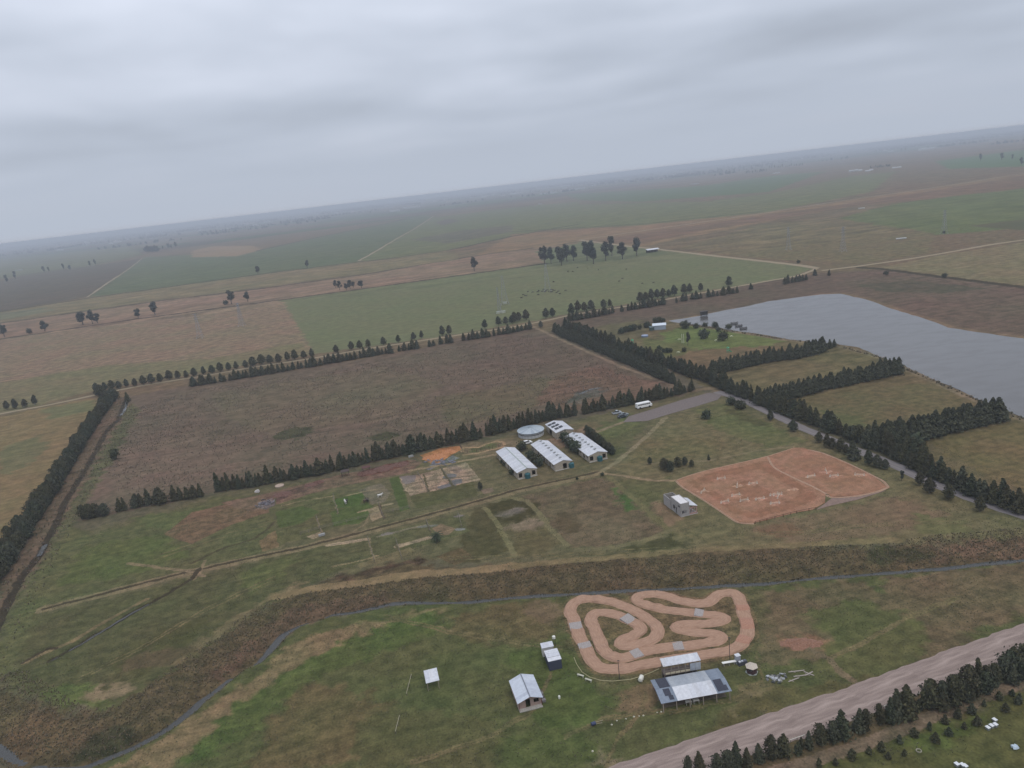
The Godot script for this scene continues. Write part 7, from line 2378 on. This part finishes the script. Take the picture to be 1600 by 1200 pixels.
# ------------------------------------------------------------------ masts, fences, lakeside, distance
func mast(at: Vector3, h: float, base: float, label: String, group: String, arms: bool) -> void:
	var o := thing("lattice_mast", label, "mast", at, rng.randf_range(-0.2, 0.2), group)
	var m := plain("mast_steel", s8(140, 142, 146), 0.6)
	var n := 8
	var corner := func(k: int, t: float) -> Vector3:
		var w := lerpf(base, base * 0.16, pow(t, 0.7)) * 0.5
		return Vector3([-w, w, w, -w][k % 4], h * t, [-w, -w, w, w][k % 4])
	for k in 4:
		var lg := MB.new()
		for i in n:
			lg.bar(corner.call(k, i / float(n)), corner.call(k, (i + 1) / float(n)), 0.13)
		part("leg", lg, m, o)
	var br := MB.new()
	for i in n:
		for k in 4:
			br.bar(corner.call(k, i / float(n)), corner.call(k + 1, (i + 1) / float(n)), 0.05)
			br.bar(corner.call(k + 1, i / float(n)), corner.call(k, (i + 1) / float(n)), 0.05)
			br.bar(corner.call(k, (i + 1) / float(n)), corner.call(k + 1, (i + 1) / float(n)), 0.05)
	part("bracing", br, m, o)
	if arms:
		for y in [0.78, 0.88, 0.97]:
			var ar := MB.new()
			ar.bar(Vector3(-h * 0.12, h * y, 0), Vector3(h * 0.12, h * y, 0), 0.14)
			ar.bar(Vector3(-h * 0.12, h * y, 0), Vector3(0, h * (y + 0.03), 0), 0.1)
			ar.bar(Vector3(h * 0.12, h * y, 0), Vector3(0, h * (y + 0.03), 0), 0.1)
			part("crossarm", ar, m, o)
	var bs := MB.new()
	for k in 4:
		var c: Vector3 = corner.call(k, 0.0)
		bs.box(Vector3(c.x, 0.15, c.z), Vector3(0.9, 0.5, 0.9))
	part("footing", bs, plain("footing", s8(150, 148, 142), 0.9), o)

func post_fence(flat: Array, label: String, group: String, gap: float, h: float, rails: int, c: Color) -> void:
	var p := dense(gps(flat), gap)
	var o := thing("paddock_fence", label, "fence", on_ground(Vector3(p[0].x, 0, p[0].y)), 0.0, group)
	var m := plain("fence_" + c.to_html(false), c, 0.9)
	var pm := MB.new()
	pm.box(Vector3(0, h * 0.5 - 0.1, 0), Vector3(0.13, h + 0.2, 0.13))
	var me := pm.mesh()
	var base: Vector3 = o.position
	for i in p.size():
		var q := on_ground(Vector3(p[i].x, 0, p[i].y)) - base
		part("post", me, m, o).position = q
		if i < p.size() - 1:
			var q2 := on_ground(Vector3(p[i + 1].x, 0, p[i + 1].y)) - base
			for k in rails:
				var y := h * (1.0 - 0.42 * k) - 0.08
				var rb := MB.new()
				rb.bar(q + Vector3(0, y, 0), q2 + Vector3(0, y, 0), 0.05, 0.09)
				part("rail", rb, m, o)

func house(called: String, at: Vector3, w: float, l: float, h: float, turn: float, wall: Color, roof: Color, label: String, group: String, rise := 1.2) -> Node3D:
	var o := thing(called, label, "building", at, turn, group)
	var mb := MB.new()
	mb.box(Vector3(0, h * 0.5, 0), Vector3(w, h, l))
	for s in [-1.0, 1.0]:
		mb.tri(Vector3(-w / 2, h, s * l / 2), Vector3(w / 2, h, s * l / 2), Vector3(0, h + rise, s * l / 2), Vector3(0, 0, s))
	part("wall", mb, plain("wall_" + wall.to_html(false), wall, 0.9), o)
	var r := MB.new()
	for s in [-1.0, 1.0]:
		slab(r, Vector3(s * (w / 2 + 0.3), h - 0.02, -l / 2 - 0.3), Vector3(s * (w / 2 + 0.3), h - 0.02, l / 2 + 0.3), Vector3(0, h + rise + 0.08, l / 2 + 0.3), Vector3(0, h + rise + 0.08, -l / 2 - 0.3), 0.1)
	part("roof", r, plain("roof_" + roof.to_html(false), roof, 0.6), o)
	return o

func build_lakeside() -> void:
	var f := frame([1023.0, 513.5], [1042.0, 512.5], [1022.0, 506.5], 3.0)
	var at := gp(1032.5, 516)
	var o := house("lake_house", at + Vector3(0, 0, -4), 4.6, 8.2, 2.9, f.turn + PI / 2, s8(150, 160, 170), s8(206, 214, 222), "pale house with a light roof on the lakeside lawn", "", 1.0)
	for i in 3:
		box_part("window", Vector3(2.32, 1.5, -2.6 + i * 2.4), Vector3(0.05, 1.0, 1.1), plain("dark_glass", s8(22, 24, 28), 0.2), o)
	box_part("door", Vector3(2.32, 1.0, 3.2), Vector3(0.06, 2.0, 0.9), plain("door_brown", lin(0.1, 0.07, 0.05), 0.7), o)
	var an := thing("lean_to_shed", "dark green lean-to shed at the lake house's west end", "shed", gp(1018.5, 516), 0.1)
	box_part("body", Vector3(0, 1.0, 0), Vector3(2.6, 2.0, 2.6), plain("shed_green", s8(58, 76, 72), 0.8), an)
	var rm := MB.new()
	slab(rm, Vector3(-1.5, 2.05, 1.5), Vector3(1.5, 2.05, 1.5), Vector3(1.5, 2.5, -1.5), Vector3(-1.5, 2.5, -1.5), 0.06)
	part("roof", rm, plain("shed_roof", s8(80, 96, 96), 0.6), an)
	# pool with a blue cover
	var pool := thing("covered_pool", "small raised pool with blue grey cover by the lake house", "pool", gp(1007.5, 526))
	var pm := MB.new()
	pm.tube(Vector3(0, -0.05, 0), Vector3(0, 0.9, 0), 2.1, 2.1, 20)
	part("wall", pm, plain("pool_wall", s8(110, 128, 150), 0.6), pool)
	pm = MB.new()
	pm.tube(Vector3(0, 0.9, 0), Vector3(0, 0.98, 0), 2.18, 2.0, 20)
	part("cover", pm, plain("pool_cover", s8(140, 152, 176), 0.5), pool)
	# green play tower
	for q in [[988.5, 541, 4.6, "tall bright green play tower at the windbreak's edge"], [1137.5, 551, 3.4, "pale green play post on the reddish grass"]]:
		var t := thing("play_tower", q[3], "play tower", gp(q[0], q[1]))
		var g := plain("play_green", s8(72, 150, 112), 0.6)
		for s in [[-0.5, -0.5], [0.5, -0.5], [-0.5, 0.5], [0.5, 0.5]]:
			box_part("leg", Vector3(s[0], q[2] * 0.4, s[1]), Vector3(0.14, q[2] * 0.8, 0.14), g, t)
		box_part("platform", Vector3(0, q[2] * 0.4, 0), Vector3(1.3, 0.12, 1.3), g, t)
		var rf := MB.new()
		rf.tube(Vector3(0, q[2] * 0.78, 0), Vector3(0, q[2], 0), 1.0, 0.05, 4)
		part("roof", rf, g, t)
		var sl := MB.new()
		sl.bar(Vector3(0.6, q[2] * 0.4, 0), Vector3(2.0, 0.1, 0), 0.1, 0.6)
		part("slide", sl, g, t)
	for q in [[1065.8, 536], [1068.5, 536]]:
		var mb := MB.new()
		mb.tube(Vector3(0, -0.2, 0), Vector3(0, 5.2, 0), 0.16, 0.12, 8)
		mb.tube(Vector3(0, 5.2, 0), Vector3(0, 5.35, 0), 0.2, 0.2, 8)
		single("white_pole", mb, plain("pole_white", s8(206, 204, 186), 0.7), "tall white pole on the lakeside lawn", "pole", gp(q[0], q[1]), 0.0, "white poles on the lakeside lawn")
	for q in [[1061.5, 531.5], [1119, 533], [1060, 551.5], [1143, 526.5]]:
		var mb := MB.new()
		mb.box(Vector3(0, 0.75, 0), Vector3(1.7, 0.07, 0.8))
		mb.box(Vector3(0, 0.45, 0.7), Vector3(1.7, 0.06, 0.3))
		mb.box(Vector3(0, 0.45, -0.7), Vector3(1.7, 0.06, 0.3))
		for s in [-0.6, 0.6]:
			mb.bar(Vector3(s, 0, -0.6), Vector3(s, 0.72, 0.2), 0.09)
			mb.bar(Vector3(s, 0, 0.6), Vector3(s, 0.72, -0.2), 0.09)
		single("picnic_table", mb, plain("picnic_pale", s8(196, 196, 160), 0.8), "pale picnic table on the lakeside lawn", "picnic table", gp(q[0], q[1]), rng.randf_range(0, 3), "picnic tables on the lakeside lawn")
	# jetty and hide
	o = thing("jetty", "dark stepped jetty standing in the lake off the lawn", "jetty", gp(1161.5, 514))
	var dk := plain("wet_timber", lin(0.045, 0.04, 0.035), 0.8)
	for i in 3:
		box_part("deck", Vector3(0, 0.6, -i * 8.5), Vector3(4.2, 0.25, 3.0), dk, o)
		for s in [-1.9, 1.9]:
			box_part("pile", Vector3(s, 0.5, -i * 8.5), Vector3(0.25, 1.8, 0.25), dk, o)
	o = thing("lake_hide", "small dark hut on stilts at the lake's far shore", "hut", gp(1100, 493.5))
	box_part("cabin", Vector3(0, 1.9, 0), Vector3(4.4, 2.4, 3.0), dk, o)
	box_part("roof", Vector3(0, 3.2, 0), Vector3(5.0, 0.2, 3.6), plain("hide_roof", lin(0.06, 0.05, 0.045), 0.9), o)
	for s in [[-1.9, -1.2], [1.9, -1.2], [-1.9, 1.2], [1.9, 1.2]]:
		box_part("stilt", Vector3(s[0], 0.3, s[1]), Vector3(0.2, 1.2, 0.2), dk, o)

func build_distance() -> void:
	mast(gp(789, 475.5), 25.0, 7.0, "broad grey lattice mast on the green pasture, just behind the slim one", "", false)
	mast(gp(781, 488.5), 21.0, 3.0, "slim grey lattice mast on the green pasture, close to the dirt road", "", false)
	mast(gp(856, 455.5), 26.0, 6.0, "grey lattice mast standing in the cattle herd", "", false)
	for q in [[313, 528], [378, 509]]:
		mast(gp(q[0], q[1]), 22.0, 5.0, "faint lattice pylon with crossarms on the pale brown field", "pylons on the pale brown field", true)
	for q in [[1317, 393], [1232, 390], [1475, 365]]:
		mast(gp(q[0], q[1]), 24.0, 5.0, "faint lattice pylon with crossarms on the field behind the lake", "pylons behind the lake", true)
	for q in [[781, 490, 0.0], [788.5, 489, 0.0], [791, 475, 0.0]]:
		var o := thing("equipment_cabinet", "pale equipment cabinet at the foot of the pasture masts", "cabinet", gp(q[0] - 2.0, q[1]), 0.2, "cabinets at the pasture masts")
		box_part("body", Vector3(0, 0.9, 0), Vector3(3.4, 1.6, 1.8), plain("cabinet_pale", s8(176, 178, 160), 0.7), o)
		box_part("roof", Vector3(0, 1.78, 0), Vector3(3.7, 0.12, 2.1), plain("cabinet_roof", s8(160, 162, 156), 0.7), o)
	# open white-roofed cattle shed behind the grove
	var cs := thing("cattle_shed", "low white roofed cattle shed beside the grove", "shed", gp(1020, 394), 0.2)
	var rf := MB.new()
	slab(rf, Vector3(-8, 3.4, 3), Vector3(8, 3.4, 3), Vector3(8, 4.4, -3), Vector3(-8, 4.4, -3), 0.12)
	part("roof", rf, white_tins()[0], cs)
	for i in 5:
		for s in [-2.7, 2.7]:
			box_part("post", Vector3(-7.6 + i * 3.8, 1.7, s), Vector3(0.25, 3.4, 0.25), plain("grey_timber", lin(0.2, 0.18, 0.15), 0.9), cs)
	box_part("back_wall", Vector3(0, 1.6, -2.6), Vector3(15.4, 3.2, 0.2), plain("dark_boards", lin(0.07, 0.06, 0.055), 0.9), cs)
	# farmsteads
	for q in [[1331, 268.5, 20, 10, 5], [1337, 268, 16, 10, 6], [1344, 267.5, 14, 9, 4], [1356, 268, 18, 7, 3], [1361, 266.5, 14, 8, 3], [1401, 262.5, 30, 8, 2.4], [1213, 271, 36, 7, 2.2]]:
		house("farm_building", gp(q[0], q[1]), q[3], q[2], q[4], 1.3, s8(170, 170, 168), s8(186, 188, 188), "white building of the distant farm on the plain", "distant farm on the plain", 2.0)
	for q in [[30, 422.5, 30, 6, 2.2], [1408, 373.5, 9, 3, 0.9], [1346, 326, 9, 3, 0.9], [844, 319.5, 16, 8, 3], [1085, 288, 40, 9, 3]]:
		house("long_shed", gp(q[0], q[1]), q[3], q[2], q[4], 1.3, s8(160, 160, 158), s8(178, 178, 175), "long low white shed alone in the far fields", "long sheds alone in the far fields", 0.4)
	# rows of thin distant trees
	var r := RandomNumberGenerator.new()
	r.seed = 77
	for q in [[868, 299, 1008, 283, 30, 11.0, 18.0], [1057, 277, 1095, 274, 18, 12.0, 20.0], [1166, 272, 1200, 268, 12, 14.0, 24.0], [1203, 264, 1258, 259, 16, 14.0, 26.0], [828, 302, 846, 300, 8, 14.0, 20.0], [1360, 264, 1392, 261, 12, 8.0, 14.0]]:
		for i in q[4]:
			var t: float = (i + r.randf_range(-0.35, 0.35)) / q[4]
			tree("skyline_tree", "eucalyptus", gp(lerpf(q[0], q[2], t), lerpf(q[1], q[3], t) + r.randf_range(-0.3, 0.3)), r.randf_range(q[5], q[6]), "thin distant tree in a line across the far plain", "tree", "lines of thin trees on the far plain")
	for q in [[1532, 252], [1565, 250], [1582, 249.5], [1596, 258.5], [240, 364.5], [234, 365.5], [372, 356], [380, 354], [400, 349], [579, 334], [1415, 236], [1408, 237], [20, 386], [115, 371]]:
		tree("skyline_tree", "eucalyptus", gp(q[0], q[1]), r.randf_range(16, 30), "thin distant tree in a line across the far plain", "tree", "lines of thin trees on the far plain")
	# woods on the horizon, too far to tell trees apart
	var one := MB.new()
	for i in 26:
		var d := Vector3(r.randfn(), r.randfn() * 0.8, r.randfn()).normalized() * r.randf_range(0.55, 1.0)
		var p := Vector3(d.x * 5.0, 7.0 + d.y * 6.0, d.z * 5.0)
		one.tint = Color(0.045, 0.052, 0.038) * r.randf_range(0.75, 1.25)
		var bs := Basis.from_euler(Vector3(r.randf() * 6, r.randf() * 6, r.randf() * 6)) * 3.4
		one.tri(p + bs.x, p - bs.x * 0.6 + bs.y, p - bs.x * 0.6 - bs.y, d)
		one.tri(p + bs.z, p - bs.z * 0.6 + bs.y, p - bs.z * 0.6 - bs.y, d)
	var spots := []
	var e1 := Vector2(cos(-0.255), sin(-0.255))
	var e2 := Vector2(-e1.y, e1.x)
	for k in 190:
		var dist := lerpf(4200.0, 15000.0, pow(r.randf(), 0.65))
		var px := r.randf_range(-150, 1750)
		var c := Vector2((px - 800.0) / FOCAL * dist, -dist)
		var len := r.randf_range(60, 700) * dist / 8000.0
		var deep := r.randf_range(8, 60)
		var ax := e1 if r.randf() < 0.85 else e2
		var ay := Vector2(-ax.y, ax.x)
		for i in int(len / r.randf_range(6, 16)):
			var p := c + ax * r.randf_range(-len, len) + ay * r.randf_range(-deep, deep)
			spots.append(Vector3(p.x, 0, p.y))
	for q in [[1540, 212, 1582, 210, 4], [1240, 243, 1285, 240, 3], [1300, 237, 1330, 234, 3], [228, 394.5, 246, 391, 1], [560, 312, 610, 306, 3], [700, 297, 760, 289, 3], [440, 324, 520, 315, 3]]:
		for i in 160:
			var g := gp(lerpf(q[0], q[2], r.randf()), lerpf(q[1], q[3], 0.5) - (HORIZON_LEFT - HORIZON_RIGHT) / 1600.0 * 0.0 + r.randf_range(-0.4, 0.4))
			spots.append(Vector3(g.x, 0, g.z))
	var mm := MultiMesh.new()
	mm.transform_format = MultiMesh.TRANSFORM_3D
	mm.mesh = one.mesh()
	mm.instance_count = spots.size()
	for i in spots.size():
		var k := r.randf_range(0.6, 1.5)
		mm.set_instance_transform(i, Transform3D(Basis(Vector3.UP, r.randf_range(0, TAU)).scaled(Vector3(k * 1.1, k, k * 1.1)), spots[i]))
	var o := MultiMeshInstance3D.new()
	o.name = "horizon_woods"
	o.multimesh = mm
	o.material_override = leaf_mat("far")
	o.set_meta("kind", "stuff")
	meta(o, "hazy woods and hedges along the horizon", "woods")
	add_child(o)
	# town on the horizon
	for k in 120:
		var dist := r.randf_range(5600, 12000)
		var px := r.randf_range(60, 1000) if k < 90 else r.randf_range(1000, 1600)
		var at := Vector3((px - 800.0) / FOCAL * dist, 0, -dist)
		var big := r.randf() < 0.25
		house("town_building", at, r.randf_range(9, 22), r.randf_range(16, 60) if not big else r.randf_range(70, 160), r.randf_range(4, 9) if not big else r.randf_range(6, 14), 1.3 + r.randf_range(-0.1, 0.1), s8(168, 168, 166), [s8(180, 182, 184), s8(150, 150, 150), s8(168, 140, 124)][r.randi() % 3], "tiny pale building of the hazy town on the horizon", "hazy town on the horizon", r.randf_range(1.0, 3.0))

func build_fences() -> void:
	var c := s8(120, 112, 98)
	var l := "thin wooden paddock fence between the pens beside the farm track"
	var g := "fences between the pens"
	for q in [[521, 776, 528, 803], [495, 811, 503, 836], [575, 843, 586, 880], [619, 846, 628, 874], [666, 815, 673, 834], [716, 804, 722, 826], [592, 790, 600, 811], [688, 731, 709, 761], [653, 741, 669, 768]]:
		post_fence(q, l, g, 2.6, 1.25, 2, c)
	post_fence([719, 710, 745, 706, 770, 701, 785, 697], "dark post fence along the pen behind the stables", "", 1.6, 1.4, 2, s8(84, 66, 56))
	post_fence([700, 700, 716, 697, 722, 703], "short dark post fence beside the orange sand heaps", "", 1.6, 1.4, 2, s8(84, 66, 56))
	post_fence([470, 836, 560, 812, 640, 795], "long thin wooden fence running beside the farm track", "", 3.2, 1.2, 2, c)
	post_fence([1180, 819, 1245, 803, 1275, 797], "dark low rail fence along the arena's lower edge", "", 2.2, 0.9, 1, s8(84, 60, 50))
	# small open sheds on the earth strip
	for q in [[540, 743, s8(70, 56, 52)], [573, 737, s8(84, 52, 48)]]:
		var o := thing("field_shed", "dark open shed frame standing on the bare earth strip", "shed", gp(q[0], q[1]), 0.25, "shed frames on the earth strip")
		for s in [[-1.3, -0.8], [1.3, -0.8], [-1.3, 0.8], [1.3, 0.8]]:
			box_part("post", Vector3(s[0], 0.9, s[1]), Vector3(0.16, 2.0, 0.16), plain("shed_post", lin(0.06, 0.045, 0.04), 0.9), o)
		var rm := MB.new()
		slab(rm, Vector3(-1.6, 1.8, 1.0), Vector3(1.6, 1.8, 1.0), Vector3(1.6, 2.15, -1.0), Vector3(-1.6, 2.15, -1.0), 0.08)
		part("roof", rm, plain("shed_roof_" + q[2].to_html(false), q[2], 0.8), o)
	var bt := MB.new()
	bt.tube(Vector3(0, 0, 0), Vector3(0, 0.5, 0), 1.6, 1.75, 18, false)
	bt.tube(Vector3(0, 0.3, 0), Vector3(0, 0.34, 0), 1.62, 1.62, 18)
	single("round_trough", bt, plain("trough_pale", s8(178, 158, 142), 0.8), "pale round trough at the edge of the earth strip", "trough", gp(437, 760))
	var st := MB.new()
	st.box(Vector3(0, 0.3, 0), Vector3(1.6, 0.6, 1.0))
	st.box(Vector3(0.3, 0.75, 0.1), Vector3(0.8, 0.4, 0.7))
	single("white_block", st, plain("block_white", s8(196, 190, 186), 0.8), "white block left at the west end of the earth strip", "block", gp(402, 769))
	for q in [[503, 837], [642, 714]]:
		var mb := MB.new()
		mb.box(Vector3(0, 0.35, 0), Vector3(2.0, 0.6, 0.8))
		mb.box(Vector3(0, 0.68, 0), Vector3(1.8, 0.08, 0.6))
		single("feed_trough", mb, plain("trough_grey", s8(150, 150, 148), 0.8), "grey feed trough beside the pens", "trough", pg(q[0], q[1]), 0.4, "feed troughs beside the pens")

# ------------------------------------------------------------------ light and air
func sky_image() -> Image:
	var w := 1024
	var h := 512
	var im := Image.create_empty(w, h, false, Image.FORMAT_RGBF)
	im.fill(Color(0.42, 0.44, 0.49))
	var a := FastNoiseLite.new()
	a.seed = 5
	a.frequency = 0.55
	a.fractal_octaves = 5
	a.fractal_gain = 0.5
	var b := FastNoiseLite.new()
	b.seed = 9
	b.frequency = 0.2
	b.fractal_octaves = 3
	for y in h / 2:
		var el := (0.5 - (y + 0.5) / h) * PI
		var se := sin(el)
		var ce := cos(el)
		var flat := 1.0 / (se + 0.16)
		var rise := smooth(0.0, 0.42, el)
		var soft := smooth(0.01, 0.13, el)
		for x in w:
			var az := TAU * (x + 0.5) / w
			# a sheet of stratus seen from below: long rolls that flatten towards the horizon
			var wob := b.get_noise_3d(cos(az) * 6.0, sin(az) * 6.0, flat) * 0.5
			var n := a.get_noise_3d(cos(az) * 2.2, sin(az) * 2.2, flat * 1.7 + wob) * 0.75 + a.get_noise_3d(cos(az) * 7.0, sin(az) * 7.0, flat * 4.0 + wob * 2.0 + 9.0) * 0.38 + b.get_noise_3d(cos(az) * 3.0, sin(az) * 3.0, 20.0) * 0.35
			var lum := lerpf(0.50, 0.80, rise) * (1.0 + n * 0.36 * soft)
			var blue := lerpf(1.0, 0.7, clampf(rise + n, 0.0, 1.0))
			im.set_pixel(x, y, Color(lum * (1.0 - 0.10 * blue), lum, lum * (1.10 + 0.08 * blue)))
	return im

func _ready() -> void:
	rng.seed = 12345
	lens_setup()
	var cam := Camera3D.new()
	cam.name = "camera"
	cam.position = Vector3(0, EYE, 0)
	cam.basis = Basis(Vector3.RIGHT, -pitch) * Basis(Vector3.BACK, -roll)
	cam.fov = rad_to_deg(2.0 * atan(600.0 / FOCAL))
	cam.near = 0.5
	cam.far = 200000.0
	add_child(cam)
	cam.current = true
	var env := Environment.new()
	env.background_mode = Environment.BG_SKY
	var sky := Sky.new()
	var sm := PanoramaSkyMaterial.new()
	sm.panorama = ImageTexture.create_from_image(sky_image())
	sky.sky_material = sm
	env.sky = sky
	env.tonemap_mode = Environment.TONE_MAPPER_LINEAR
	env.tonemap_exposure = 1.04
	env.fog_enabled = true
	env.fog_density = 0.0002
	env.fog_light_color = Color(0.93, 0.96, 1.0)
	env.sdfgi_enabled = true
	env.ssao_enabled = true
	env.ssil_enabled = true
	var we := WorldEnvironment.new()
	we.name = "environment"
	we.environment = env
	add_child(we)
	var sun := DirectionalLight3D.new()
	sun.name = "sun"
	sun.light_energy = 0.3
	sun.light_angular_distance = 30.0
	sun.light_color = Color(1.0, 0.97, 0.93)
	sun.shadow_enabled = true
	sun.rotation_degrees = Vector3(-62, 35, 0)
	add_child(sun)
	build_ground()
	build_roads()
	build_arena()
	build_track()
	build_stables()
	build_club()
	build_lakeside()
	build_trees()
	palm()
	build_grass()
	build_vehicles()
	build_animals()
	build_fences()
	build_distance()
